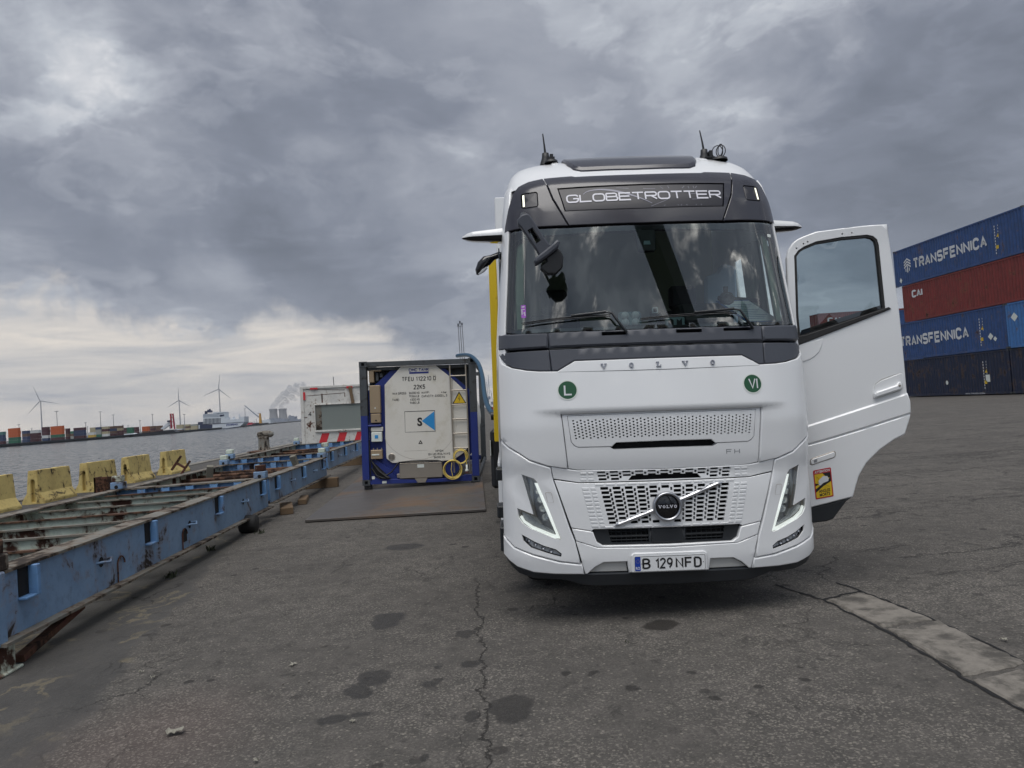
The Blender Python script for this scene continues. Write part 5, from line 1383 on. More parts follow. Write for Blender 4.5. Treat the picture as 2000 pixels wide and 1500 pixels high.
elt = poly_on('electric_triangle', [(.700, 1.638), (.998, 1.638), (.849, 1.898)], KF, M['printb'], cd, .032)
poly_on('triangle_field', [(.730, 1.655), (.968, 1.655), (.849, 1.862)], KF, M['yel'], elt, .0325)
marks('bolt', [([(.86, 1.80), (.835, 1.735), (.862, 1.745), (.842, 1.675)], .014)], M['printb'], elt, .033, KF)
panel('round_vent', circ(-.608, .576, .072, 24), KF, M['stainless'], tk, off=.045, thick=.03, step=.5, grid=False, rnd=.006)
marks('vent_bars', [([(-.608-.04+.02*i, .535), (-.608-.04+.02*i, .617)], .009) for i in (0, 1.3, 2.7, 4)], M['printb'], tk, .046, KF)
# ladder: two stiles and each rung
for xa, xb in ((.672, .70), (1.007, 1.02)):
    mb = MB(); mb.tube([(xa, .03, 2.45), (xb, .02, .20)], .017, 8); mb.build('ladder_stile', M['stainless'], tk)
for z in (2.228, 1.922, 1.622, 1.316, 1.016, .710):
    mb = MB(); mb.tube([(.675+(2.45-z)*.0125, .025, z), (1.008+(2.45-z)*.006, .025, z)], .014, 8); mb.build('ladder_rung', M['stainless'], tk)
# boxes on the left
def bx(x0, x1, z0, z1, y0, y1, nm, m, bev=.01, parent=None):
    mb = MB(); mb.box(x0, x1, y0, y1, z0, z1); return mb.build(nm, m, parent or tk, bevel=bev)
o = bx(-1.02, -.80, 1.505, 2.085, .0, .12, 'document_box', M['boxbrown']); poly_on('box_mark', [(-.93, 1.60), (-.89, 1.60), (-.91, 1.635)], lambda x, z, off=0: Vector((x, -.002-off, z)), M['stickw'], o)
o = bx(-1.01, -.805, 1.30, 1.492, .0, .12, 'control_box', M['boxbrown']); poly_on('dial', circ(-.90, 1.35, .018, 12), lambda x, z, off=0: Vector((x, -.002-off, z)), M['printb'], o)
bx(-1.078, -.795, 1.225, 1.262, -.005, .13, 'shelf', M['tankblue'])
bx(-1.01, -.79, .905, 1.105, .0, .10, 'white_meter', M['stickw']); o = bx(-.935, -.865, .975, 1.045, -.006, .001, 'meter_display', M['stripeblue'], .002)
bx(-1.02, -.77, 1.12, 1.21, .03, .12, 'bracket_plate', M['tankwhite'])
o = bx(-1.03, -.792, .545, .735, -.01, .12, 'thermostat_box', M['boxbrown']); bx(-1.01, -.85, .622, .652, -.016, -.008, 'name_strip', M['stickw'], .002, o)
for x in (-.98, -.90, -.81):
    mb = MB(); mb.tube([(x, .05, .735), (x, .05, .775)], .012, 8); mb.build('cable_gland', M['stainless'], o)
bx(-.445, .45, .118, .435, -.01, .10, 'discharge_box', M['stainless'], .012); bx(-.50, -.44, .14, .22, .0, .08, 'box_latch', M['stainless'], .006); bx(.445, .49, .17, .26, .0, .08, 'box_latch', M['stainless'], .006)
poly_on('box_label', [(-.068, .335), (.073, .335), (.073, .405), (-.068, .405)], lambda x, z, off=0: Vector((x, -.012-off, z)), M['stickw'], tk)
mb = MB(); mb.prism([(-.13, .115), (.135, .115), (.089, .026), (-.069, .024)], 'y', -.012, .08); mb.build('spout', M['stainless'], tk)
for (a, b, c, d_) in ((-1.02, -.96, .13, .19), (-.81, -.72, .035, .085)): poly_on('rail_label', [(a, c), (b, c), (b, d_), (a, d_)], lambda x, z, off=0: Vector((x, -.004-off, z)), M['stickw'], tk)
mb = MB(); mb.tube([(-1.06, .02, .95), (-1.05, .0, .5), (-1.04, .0, .1)], .012, 6)
mb.tube([(-1.03, .03, .52), (-.95, -.01, .40), (-.80, -.02, .25), (-.72, -.01, .20), (-.60, -.02, .27), (-.45, -.02, .46), (-.2, -.02, .478), (.1, -.02, .48), (.35, -.02, .47), (.48, -.02, .44)], .016, 8)
mb.build('power_cable', M['cableb'], tk)
mb = MB(); mb.tube([(-1.0, .02, .47), (-.88, -.02, .30), (-.72, -.03, .17), (-.66, -.03, .15)], .024, 8); mb.tube([(-1.02, .02, .35), (-.92, -.01, .20), (-.80, -.02, .15), (-.68, -.02, .14)], .02, 8); mb.build('rubber_hose', M['cableb'], tk)
mb = MB(); mb.prism([(-1.0, .46), (-.92, .42), (-.66, .15), (-.60, .10), (-.85, .12), (-1.0, .32)], 'y', .03, .05); mb.build('splash_plate', M['black'], tk)
# dark machinery in the upper left corner
bx(-1.07, 1.07, 1.85, 2.47, .30, .34, 'dark_backing', M['tankgrey']); bx(-1.07, 1.07, 2.40, 2.47, .08, .30, 'dark_backing', M['tankgrey'])  # backing sheets added to stand for the dark interior behind the upper openings
for (x0, x1, z0, z1, y0) in ((-1.03, -.93, 2.15, 2.40, .05), (-.90, -.84, 2.18, 2.35, .1), (-1.0, -.78, 2.38, 2.42, .08), (-.82, -.75, 2.25, 2.34, .12)):
    bx(x0, x1, z0, z1, y0, y0+.2, 'valve_part', M['tankgrey'] if x0 > -1 else M['boxbrown'])
mb = MB(); mb.lathe([(0, -2.85), (.6, -2.82), (.98, -2.65), (1.10, -2.4), (1.13, -2.2), (1.13, 2.3), (1.1, 2.45), (.98, 2.7), (0, 2.85)], 36, Matrix.Translation((0, 3.05, 1.30)) @ Matrix.Rotation(pi/2, 4, 'X')); mb.build('tank_shell', M['tankwhite'], tk)
for sx in (-1, 1):
    for y in (.0, LL-.15):
        mb = MB(); mb.cbox((sx*(HW-.10), y+.10, -.04 if sx < 0 else -.03), (.14, .16, .08 if sx < 0 else .06)); mb.build('packing_block', M['black'], tk)
# coils of yellow cable hanging on the ladder
yc = empty('cable_coil', (0, 0, 0), 0, 'two loops of yellow cable with a white plug hanging on the tank container ladder', 'cable'); yc.matrix_world = tk.matrix_world.copy()
for (cx, cz, r_) in ((.845, .53, .15), (.675, .275, .195)):
    rr = random.Random(int(cx*100)); mb = MB()
    for k in range(5):
        a = rr.uniform(-.012, .012); b = rr.uniform(-.012, .012); R0 = r_-rr.uniform(0, .035)
        mb.tube([(cx+a+R0*cos(q), -.03-.008*k, cz+b+R0*1.02*sin(q)) for q in [2*pi*i/30 for i in range(30)]], .0085, 6, closed=True)
    mb.build('cable_loop', M['cable'], yc)
mb = MB(); mb.tube([(.93, -.06, .65), (.955, -.07, .5), (.965, -.07, .36)], .009, 6); mb.tube([(.66, -.06, .42), (.64, -.07, .28), (.67, -.06, .12)], .009, 6); mb.build('cable_tail', M['cable'], yc)
mb = MB(); mb.lathe([(0, .08), (.018, .08), (.02, .0), (.036, -.03), (.04, -.06), (0, -.06)], 14, Matrix.Translation((.966, -.07, .285))); pg = mb.build('plug', M['stickw'], yc)
mb = MB(); mb.lathe([(.03, 0), (.03, -.02), (0, -.02)], 14, Matrix.Translation((.966, -.07, .225))); mb.build('plug_pins', M['red'], pg)
# blue discharge hose from the tank top to the trailer
hp = [at(*q) for q in ((893, 695, 15.9), (905, 693.5, 15.6), (917, 694.5, 15.2), (928, 702, 14.8), (936, 714, 14.2), (942, 735, 13.6), (945, 760, 12.9), (949, 783, 12.1), (957, 801, 11.4), (969, 812, 10.9), (980, 815, 10.6))]
def smooth(P, n=5):
    out = []
    for i in range(len(P)-1):
        p0, p1, p2, p3 = P[max(i-1, 0)], P[i], P[i+1], P[min(i+2, len(P)-1)]
        for k in range(n):
            t_ = k/n; out.append(.5*((2*p1)+(p2-p0)*t_+(2*p0-5*p1+4*p2-p3)*t_**2+(3*p1-p0-3*p2+p3)*t_**3))
    return out+[P[-1]]
mb = MB(); mb.tube(smooth(hp), .042, 12); o = mb.build('blue_hose', M['hose']); tag(o, 'thick blue hose arching from the tank container roof down to the trailer', 'hose')
mb = MB(); mb.lathe([(.06, -.08), (.07, 0), (.06, .08)], 14, Matrix.Translation(hp[-2]) @ Matrix.Rotation(pi/2, 4, 'Y')); mb.build('hose_coupling', M['lip'], o)

# ================================================================== BLUE STEEL FRAMES
XR, XL = -3.25, -5.67
def frame(y0, y1, z0, z1, label, kind, jy, blockers=()):
    t_ = empty('flat_rack', ((XR+XL)/2, (y0+y1)/2, 0), 0, label, 'steel frame', 'blue steel frames lying in line on the quay')
    ox_, oy_ = (XR+XL)/2, (y0+y1)/2
    Lc = lambda mb_: mb_
    def bd(mb_, nm, m, par=None, bev=0):
        for v in mb_.v: v.x -= ox_; v.y -= oy_
        return mb_.build(nm, m, par or t_, bevel=bev)
    for X, s in ((XR, 1), (XL, -1)):
        mb = MB(); mb.box(X-.03 if s > 0 else X+.015, X-.015 if s > 0 else X+.03, y0, y1, z0+.02, z1-.02); web = bd(mb, 'rail_web', M['frameblue'] if s > 0 else M['framemint'])
        rr = random.Random(int(y0*10)+s)
        n_ = int((y1-y0)/.35)
        V = []; F = []      # top flange with a slightly battered edge
        xo, xi = (X+.012, X-.19) if s > 0 else (X-.012, X+.19)
        for i in range(n_+1):
            y = y0+(y1-y0)*i/n_; a = rr.uniform(-.004, .004); b = rr.uniform(-.006, .006)
            V += [(xo+a, y, z1+b*.4), (xi, y, z1), (xo+a, y, z1-.022+b*.4), (xi, y, z1-.022)]
            if i:
                k = 4*i; F += [(k-4, k-3, k+1, k), (k-2, k+2, k+3, k-1), (k-4, k, k+2, k-2), (k-3, k-1, k+3, k+1)]
        F += [(0, 2, 3, 1), (k, k+1, k+3, k+2)]
        mb = MB(); mb.add(V, F); bd(mb, 'top_flange', M['flange'])
        mb = MB(); mb.box(*sorted((X+s*.075, X-s*.15)), y0, y1, z0, z0+.022); bd(mb, 'bottom_flange', M['flange'])
        # stake pockets and lashing rings on the outside
        k = 0; y = y0+.30
        while y < y1-.3:
            if k % 2 == 0:
                mb = MB(); mb.box(*sorted((X-s*.013, X+s*.055)), y+.12, y+.165, z1-.25, z1-.025); mb.box(*sorted((X-s*.013, X+s*.050)), y-.01, y+.12, z1-.255, z1-.235); bd(mb, 'stake_pocket', M['framebright'], None, .005)
                mb = MB(); mb.box(*sorted((X-s*.0145, X-s*.0105)), y, y+.118, z1-.232, z1-.03); bd(mb, 'pocket_shade', M['core'])  # flat black sheet on the web, painting the shade inside the pocket
            else:
                mb = MB(); yy = y+.15; zz = (z0+z1)/2+.02
                mb.tube([(X+s*(-.02), yy-.07, zz), (X+s*.04, yy-.075, zz+.01), (X+s*.065, yy, zz-.005), (X+s*.04, yy+.075, zz+.02), (X+s*(-.02), yy+.07, zz+.01)], .011, 6)
                bd(mb, 'lashing_ring', M['frameblue'])
                mb = MB(); mb.lathe([(0, .001), (.045, .001)], 12, Matrix.Translation((X+s*-.013, yy, zz)) @ Matrix.Rotation(s*pi/2, 4, 'Y')); bd(mb, 'ring_hole', M['core'])
            y += 1.04; k += 1
    for X in (XR, XL):
        for yy in (y0+.09, y1-.09):
            if (X == XL and yy < y1-1 and y0 < 15) or (y0 > 12 and y0 < 15 and yy < y1-1): continue
            sx = X-.085 if X == XR else X+.085
            mb = MB(); mb.cbox((sx, yy, z1+.055), (.19, .17, .11)); st = bd(mb, 'corner_stub', M['flange'] if y0 < 12 and yy < 8 else M['frameblue'], None, .008)
            mb = MB(); mb.cbox((sx, yy, z1+.165), (.15, .14, .10)); bd(mb, 'stub_cap', M['framemint'], st, .01) if yy > 8 else bd(mb, 'stub_cap', M['rustbar'], st, .01)
            mb = MB(); mb.lathe([(0, 0), (.03, 0)], 12, Matrix.Translation((sx, yy-.0865, z1+.035)) @ Matrix.Rotation(pi/2, 4, 'X')); bd(mb, 'stub_hole', M['core'], st)
    for yy in (y0+.02, y1-.05):
        mb = MB(); mb.box(XL+.03, XR-.03, yy, yy+.03, z0+.05, z1-.03); eb = bd(mb, 'end_beam', M['framebright'])
        mb = MB(); mb.box(XL+.2, XR-.2, yy-.07, yy+.09, z1-.03, z1-.008); bd(mb, 'end_flange', M['flange'], eb)
        for i in range(5):
            xx = XL+.45+(XR-XL-.9)*i/4
            mb = MB(); mb.box(xx-.06, xx-.045, yy-.09, yy-.001, z0+.05, z1-.035); mb.box(xx+.045, xx+.06, yy-.09, yy-.001, z0+.05, z1-.035); mb.box(xx-.045, xx+.045, yy-.09, yy-.075, z0+.12, z1-.04); bd(mb, 'end_bracket', M['framebright'], eb)
    for i, yy in enumerate(jy):
        if kind == 'mint':
            mb = MB(); mb.box(XL+.03, XR-.03, yy, yy+.014, z0+.06, z1-.06); j = bd(mb, 'cross_beam', M['framemint'])
            rr = random.Random(i); sg = rr.uniform(-.01, .01)
            mb = MB(); mb.beam((XL+.19, yy-.01, z1-.05+sg), (XR-.19, yy-.01, z1-.05), .06, .018); bd(mb, 'beam_flange', M['rustbar'] if i % 3 == 1 else M['flange'], j)
        else:
            mb = MB(); mb.tube([(XL+.04, yy, z1-.15), (XR-.04, yy+.02, z1-.15)], .038, 10); bd(mb, 'cross_tube', M['rustbar'])
    return t_, bd
f1, bd1 = frame(5.16, 12.15, .20, .70, 'nearest of the blue steel frames, with rusty mint-green cross beams', 'mint', [5.75, 6.45, 7.2, 8.0, 8.8, 9.7, 10.6, 11.4])
mb = MB(); mb.box(XR-.14, XR+.02, 5.14, 5.34, 0, .20); mb.box(XR-.17, XR+.05, 5.12, 5.38, .0, .02); bd1(mb, 'corner_leg', M['framemint'], None, .006)
mb = MB(); mb.beam((XR-.03, 5.46, .03), (XR-.05, 6.35, .17), .07, .05); bd1(mb, 'rusty_brace', M['rust'])
mb = MB(); mb.box(XR-.10, XR+.035, 5.13, 5.25, .20, .70); bd1(mb, 'corner_post', M['frameblue'], None, .01)
for (ya, za, yb, zb) in ((6.1, .38, 8.4, .50), (7.4, .42, 10.2, .53)):
    mb = MB(); mb.beam((XL+.7+(ya-6)*.2, ya, za+.10), (XR-.5, yb, zb+.05), .06, .012); bd1(mb, 'loose_strap', M['rustbar'])
for i in range(4):   # oval reinforced cut-outs in the outer web
    yy = (7.0, 8.55, 9.35, 10.9)[i]
    if i in (0, 1):
        P = [(yy+.07*cos(a), .38+.07*sin(a)) for a in [pi*k/10 for k in range(11)]]
        mb = MB(); mb.prism(P+[(yy-.07, .30), (yy+.07, .30)], 'x', XR-.012, XR-.008) if i else None
        if i: bd1(mb, 'cut_out', M['core'])
        mb = MB(); mb.tube([(XR-.004, p[0], p[1]) for p in P]+[(XR-.004, yy-.075, .22)], .007, 5); bd1(mb, 'cut_out_rim', M['rust'])
f2, bd2 = frame(12.32, 17.35, .24, .69, 'middle of the blue steel frames, with brown tubes across and a bright blue end', 'tube', [13.0, 13.9, 14.8, 15.7, 16.5])
f3, bd3 = frame(17.62, 24.8, .36, .80, 'farthest of the blue steel frames, ending beside the white cabin', 'tube', [18.8, 20.2, 21.6, 23.0])
# timbers and supports under the frames
wl = [((XR+.05, 13.05, .06), (.22, .9, .12), .25, 'wood', 'brown timber baulk with a split end under the middle blue frame'),
      ((XR+.08, 14.3, .05), (.16, .8, .10), .15, 'wood', 'second timber baulk lying beside the middle blue frame'),
      ((XR-.4, 17.0, .11), (1.4, .2, .22), 0, 'wood', 'dark cross timber under the joint of middle and farthest frame'),
      ((XR-.35, 24.0, .17), (1.2, .25, .34), 0, 'wood', 'cross timber under the far end of the farthest frame'),
      ((XL+.35, 24.0, .17), (1.2, .25, .34), 0, 'wood', 'cross timber under the quayside far end of the farthest frame'),
      ((XL+.35, 17.9, .17), (1.2, .25, .34), 0, 'wood', 'cross timber under the quayside near end of the farthest frame')]
for c, sz, rz, mname, lab in wl:
    mb = MB(); mb.cbox((0, 0, 0), sz); o = mb.build('timber', M[mname], None, bevel=.01); o.location = c; o.rotation_euler = (0, 0, rz); tag(o, lab, 'timber')
mb = MB(); mb.lathe([(0, -.12), (.12, -.12), (.13, -.1), (.13, .1), (.12, .12), (0, .12)], 20, Matrix.Translation((XR+.02, 10.9, .13)) @ Matrix.Rotation(pi/2, 4, 'Y')); o = mb.build('support_roller', M['rubber']); tag(o, 'dark round rubber roller propping the nearest blue frame', 'roller')
for (x, y, a, lab) in ((XL+.5, 15.0, .3, 'grey timber offcut standing tilted between the tubes on the quay side'), (XR-.55, 16.7, -.3, 'grey timber offcut leaning on the bright blue end beam')):
    mb = MB(); mb.cbox((0, 0, .14), (.13, .10, .34)); o = mb.build('timber_offcut', M['wood2'], None, bevel=.008); o.location = (x, y, .52); o.rotation_euler = (.35, a*.4, a); tag(o, lab, 'timber')

# ================================================================== YELLOW CONCRETE BARRIERS
def barrier_mesh(L_, seed):
    rr = random.Random(seed)
    prof = [(-.27, 0), (-.27, .07), (-.15, .27), (-.10, .82), (.10, .82), (.15, .27), (.27, .07), (.27, 0)]
    # end face has a keyway slot
    bm_ = bmesh.new(); n_ = 8; rings = []
    for i in range(n_+1):
        y = -L_/2+L_*i/n_
        rings.append([bm_.verts.new((x+rr.uniform(-.006, .006), y, z+(rr.uniform(-.008, .008) if z > 0 else 0))) for x, z in prof])
    for a, b in zip(rings, rings[1:]):
        for j in range(len(prof)-1): bm_.faces.new((a[j], a[j+1], b[j+1], b[j]))
    # ends: outline with slot recess
    for rg, y, sg in ((rings[0], -L_/2, 1), (rings[-1], L_/2, -1)):
        sl = [(-.045, .05), (-.045, .56), (-.02, .60), (.02, .60), (.045, .56), (.045, .05)]
        o1 = [bm_.verts.new((x, y, z)) for x, z in sl]; o2 = [bm_.verts.new((x, y+sg*.09, z)) for x, z in sl]
        left = [rg[0], rg[1], rg[2], rg[3]]; right = [rg[4], rg[5], rg[6], rg[7]]
        fs = [(rg[0], rg[1], rg[2], o1[0]), (rg[2], rg[3], o1[2], o1[1], o1[0]), (rg[3], rg[4], o1[3], o1[2]), (rg[4], rg[5], o1[5], o1[4], o1[3]), (rg[5], rg[6], rg[7], o1[5]), (rg[7], rg[0], o1[0], o1[5])]
        for f in fs: bm_.faces.new(f)
        for j in range(6): bm_.faces.new((o1[j], o1[(j+1) % 6], o2[(j+1) % 6], o2[j]))
        bm_.faces.new(o2)
    bmesh.ops.recalc_face_normals(bm_, faces=bm_.faces)
    bmesh.ops.bevel(bm_, geom=[e for e in bm_.edges if len(e.link_faces) == 2 and e.calc_face_angle(0) > .5], offset=.012, segments=2, affect='EDGES')
    me = bpy.data.meshes.new('concrete_barrier'); bm_.to_mesh(me); bm_.free(); me.materials.append(M['barrier'])
    return me
BL = [(16.8, -10.62, 'leftmost yellow concrete barrier, cut off by the picture edge'), (19.25, -10.60, 'second yellow concrete barrier from the left, with black scribble on its foot'), (21.75, -10.62, 'third yellow concrete barrier from the left, behind a rusty box'), (24.15, -10.60, 'fourth yellow concrete barrier from the left'), (27.1, -10.58, 'farthest yellow concrete barrier, behind the rusty crossed beam')]
for i, (y, x, lab) in enumerate(BL):
    o = link(bpy.data.objects.new('concrete_barrier', barrier_mesh(1.55, i))); o.location = (x, y, 0); o.rotation_euler = (0, 0, radians((-2, 1, -1.5, 0, -3)[i]))
    tag(o, lab, 'barrier', 'yellow barriers along the quay edge')
    if i == 1:
        gf = lambda x, z, off=0: Vector((.302-.30*0-(z-.09)*.62*(1 if z > .09 else 0)+off*.5, x, z+off*.5))
        marks('scribble', [([(-.55+.06*k+.02*((k*5) % 3), .12+.055*((k*7) % 3)/2+.05*(k % 2)) for k in range(14)], .02), ([(-.3, .13), (-.1, .22), (.2, .14), (.35, .21)], .015)], M['printb'], o, .006, lambda x, z, off=0: Vector((.275-.12*(z-.07)/.20+off, x, z+off*.5)))
mb = MB(); mb.box(-.28, .28, -.03, .03, 0, .42); mb.box(-.28, -.24, -.03, .35, 0, .42); mb.beam((.02, -.06, 0), (-.02, -.06, .36), .06); o = mb.build('rusty_bracket', M['rust']); o.location = (-9.9, 20.6, 0); tag(o, 'rusty brown steel bracket box between second and third yellow barrier', 'scrap steel')
mb = MB()
for s in (-1, 1): mb.box(-.03+s*.17, .03+s*.17, -.1, .1, -.28, .28)
mb.box(-.17, .17, -.1, .1, -.03, .03)
o = mb.build('rusty_beam', M['rust']); o.location = (-9.75, 25.6, .33); o.rotation_euler = (0, radians(35), .2); tag(o, 'rusty H-shaped steel beam leaning between the last two yellow barriers', 'scrap steel')

# ================================================================== BOLLARD
bo = empty('mooring_bollard', (-10.9, 40.4, 0), 0, 'grey T-headed mooring bollard at the quay edge', 'bollard')
mb = MB(); mb.box(-.75, .75, -.7, .7, 0, .10); mb.build('plinth', M['rustbar'], bo, bevel=.03)
mb = MB(); mb.lathe([(.36, .1), (.32, .16), (.29, .3), (.28, .75), (.30, .85), (0, .9)], 24); mb.build('bollard_post', M['bollard'], bo)
mb = MB(); mb.tube([(-.33, 0, .93), (-.28, 0, .93), (0, 0, .97), (.30, 0, .97), (.48, 0, .93), (.54, 0, .90)], [.08, .17, .20, .19, .15, .06], 14); mb.build('bollard_head', M['bollard'], bo)

# ================================================================== WHITE CABIN
wb = empty('white_cabin', (-6.8, 31, 0), 0, 'battered white cabin with a dull window and red and white warning stripes', 'cabin')
wb.rotation_euler = (0, radians(1.2), 0)
mb = MB(); mb.box(.10, 5.96, .05, 2.4, .1, 2.95); mb.build('cabin_wall', M['boxwhite'], wb, bevel=.01)
for x in (0, 5.93):
    for y in (0, 2.31):
        mb = MB(); mb.box(x, x+.13, y, y+.13, 0, 3.02); mb.build('corner_post', M['boxwhite'], wb, bevel=.01)
for z in (0, 2.92):
    mb = MB(); mb.box(.13, 5.93, .0, .10, z, z+.10); mb.build('frame_rail', M['boxwhite'], wb, bevel=.006)
WF = lambda x, z, off=0: Vector((x, .05-off, z))
wn_ = panel('cabin_window', [(.60, 1.13), (3.6, 1.13), (3.6, 2.20), (.60, 2.20)], WF, M['boxwin'], wb, off=.012, thick=.02, step=.5, grid=False, rnd=.004)
panel('window_leaf', [(.62, 1.15), (.86, 1.15), (.86, 2.18), (.62, 2.18)], WF, M['flange'], wn_, off=.02, thick=.01, step=.5, grid=False, rnd=0)
for a, b, c, d_ in ((.56, 3.65, 2.20, 2.24), (.56, 3.65, 1.06, 1.13), (.56, .60, 1.13, 2.20)):
    mb = MB(); mb.box(a, b, -.02, .05, c, d_); mb.build('window_frame', M['boxwhite'], wb, bevel=.005)
for i in range(5):
    x = .66+.74*i; poly_on('warning_stripe', [(x, .50), (x+.32, .50), (x+.50, 1.0), (x+.18, 1.0)], WF, M['boxred'], wb, .006)
for (a, b, c, d_) in ((.42, .74, 2.88, 2.95), (1.95, 2.2, 2.86, 2.95), (.12, .21, 2.45, 2.78)): poly_on('red_mark', [(a, c), (b, c), (b, d_), (a, d_)], lambda x, z, off=0: Vector((x, -.0015-off, z)), M['boxred'], wb, .003)
mb = MB(); mb.beam((2.10, -.03, 2.93), (2.20, -.03, 2.22), .13, .04); mb.build('loose_batten', M['wood'], wb); mb = MB(); mb.beam((3.0, -.03, 2.93), (3.02, -.03, 2.22), .07, .04); mb.build('loose_batten', M['wood'], wb)
word('door_number', '4', .20, WF, M['printb'], wb, cx=.37, cz=1.75, off=.006, w_=.55, sw=.15)
marks('hinge_lines', [([(.28, 2.62), (1.86, 2.68)], .02), ([(.90, 2.68), (.90, 2.3)], .05), ([(1.86, 2.68), (1.86, 2.5)], .03), ([(.26, 2.9), (1.85, 2.8)], .02), ([(.12, 1.7), (.25, 1.7)], .03), ([(.25, 1.45), (.58, 1.47)], .02)], M['rust'], wb, .006, WF)
mb = MB(); mb.tube([(1.38, .3, 2.95), (1.36, .3, 3.4)], .015, 6); mb.build('stub_aerial', M['lip'], wb)

# ================================================================== CONTAINERS ON THE RIGHT
def corr_side(L_, H_, depth=.045, pitch=.278):
    """corrugated wall in local (s, z), outward = -n: returns verts (s, n, z), faces"""
    n_ = int((L_-.36)/pitch); V = []; P = []
    s0 = .18; pp = (L_-.36)/n_
    for i in range(n_):
        a = s0+i*pp; P += [(a, 0), (a+pp*.26, 0), (a+pp*.5, depth), (a+pp*.76, depth)]
    P.append((L_-.18, 0))
    for s_, d_ in P: V += [(s_, d_, .16), (s_, d_, H_-.12)]
    return V, [(2*i, 2*i+2, 2*i+3, 2*i+1) for i in range(len(P)-1)]
_cm = {}
def cmesh(name, key, maker, m):
    k = (key, m.name)
    if k not in _cm:
        mb_ = MB(); maker(mb_); o_ = mb_.build(name, m); _cm[k] = o_.data; bpy.data.objects.remove(o_)
    return link(bpy.data.objects.new(name, _cm[k]))
def container(x, y, z, rz, m, label, group, L_=12.19, W_=2.438, H_=2.9, frame_m=None):
    """origin: front left bottom corner of the long side; long side faces local -Y"""
    t_ = empty('shipping_container', (x, y, z), rz, label, 'container', group)
    fm = frame_m or m
    def ch(nm, key, mk, mm=None, loc=(0, 0, 0), rot=0):
        o_ = cmesh(nm, (key, L_, H_), mk, mm or m); o_.parent = t_; o_.location = loc; o_.rotation_euler = (0, 0, rot); return o_
    for px_ in (0, L_-.16):
        for py_ in (0, W_-.16): ch('corner_post', 'post', lambda b: b.box(0, .16, 0, .16, 0, H_), fm, (px_, py_, 0))
    for py_ in (0, W_-.06):
        ch('side_rail', 'railb', lambda b: b.box(.16, L_-.16, 0, .06, .0, .16), fm, (0, py_, 0)); ch('side_rail', 'railt', lambda b: b.box(.16, L_-.16, 0, .06, H_-.12, H_-.02), fm, (0, py_, 0))
    def side(b):
        V_, F_ = corr_side(L_, H_); b.add([(a, d_+.012, c) for a, d_, c in V_], F_)
    ch('side_wall', 'side', side); ch('side_wall', 'side', side, None, (L_, W_, 0), pi)
    ch('container_roof', 'roof', lambda b: b.box(.02, L_-.02, .02, W_-.02, H_-.05, H_-.03)); ch('container_floor', 'floor', lambda b: b.box(.05, L_-.05, .07, W_-.07, .1, .15))
    def doors(b):
        b.box(-.0, .04, .16, W_/2-.01, .15, H_-.12); b.box(-.0, .04, W_/2+.01, W_-.16, .15, H_-.12)
    ch('end_door', 'door', doors, None, (.03, 0, 0))
    for yy in (.45, .85, 1.55, 1.95): ch('lock_rod', 'rod', lambda b: b.tube([(0, 0, .15), (0, 0, H_-.15)], .018, 6), M['stainless'], (.01, yy, 0))
    def castings(b):
        for px_ in (0, L_-.178):
            for zz in (0, H_-.118): b.box(px_-.006, px_+.184, -.008, .17, zz, zz+.118)
    ch('corner_casting', 'cast', castings, M['tankgrey'])
    return t_
GR = 'stacked containers behind the open truck door'
XS = 36.45; RZ = -pi/2   # long side faces -X: local +x -> world -y
HC = 3.0
def rstack(yfar, lvl, m, label, dxx=0., L_=12.19): return container(XS+dxx, yfar, .08+lvl*HC, RZ, m, label, GR, L_=L_, H_=HC-.03)
def SFn(yfar, lvl, dxx=0.): return lambda s, z, off=0: Vector((s, -.0-off, z))
def deco(c, fn_items):
    for f in fn_items: f(c)
CFn = lambda x, z, off=0: Vector((x, .008-off, z))
c4 = rstack(56.5, 3, M['c_blue'], 'top blue container lettered TRANSFENNICA with a white tree sign', 0, 13.72)
c3 = rstack(55.7, 2, M['c_red'], 'dark red container lettered CAI, third up in the stack', 0, 13.72)
c2 = rstack(57.2, 1, M['c_blue'], 'lower blue container lettered TRANSFENNICA, above the navy one')
c1 = rstack(57.2, 0, M['c_navy'], 'navy container at the bottom of the stack on the asphalt')
c5 = rstack(45.0-.15, 1, M['c_light'], 'light blue container end at the right picture edge, second level', -.10)
c6 = rstack(45.0-.15, 0, M['c_navy'], 'navy container at the right picture edge, ground level', -.05)
word('side_lettering', 'TRANSFENNICA', .86, CFn, M['printw'], c4, cx=2.55, cz=1.05, off=.0, align='L', w_=.72, sw=.23, gap=.20, r=.3, width=7.8)
for k in range(3):
    z = 1.35+.22*k; marks('tree_sign', [([(1.30, z), (1.72, z+.26), (2.14, z)], .12)], M['printw'], c4, .001, CFn)
marks('tree_sign', [([(1.72, .95), (1.72, 1.5)], .13), ([(1.5, 1.05), (1.5, 1.3)], .10), ([(1.94, 1.05), (1.94, 1.3)], .10)], M['printw'], c4, .001, CFn)
word('side_lettering', 'TRANSFENNICA', .86, CFn, M['printw'], c2, cx=.75, cz=1.05, off=.0, align='L', w_=.72, sw=.23, gap=.20, r=.3, width=7.8)
word('side_lettering', 'CAI', .60, CFn, M['printw'], c3, cx=1.25, cz=1.85, off=.0, align='L', w_=.55, sw=.24, gap=.10, r=.2, width=1.15)
for c, its in ((c4, [(.75, .45, .35, .45)]), (c2, [(10.7, .95, .5, .5), (11.1, .75, .35, .35)])):
    for (x, z, a, b) in its: poly_on('hazard_diamond', [(x-a/2, z), (x, z-b/2), (x+a/2, z), (x, z+b/2)], CFn, M['stickw'], c, .001)
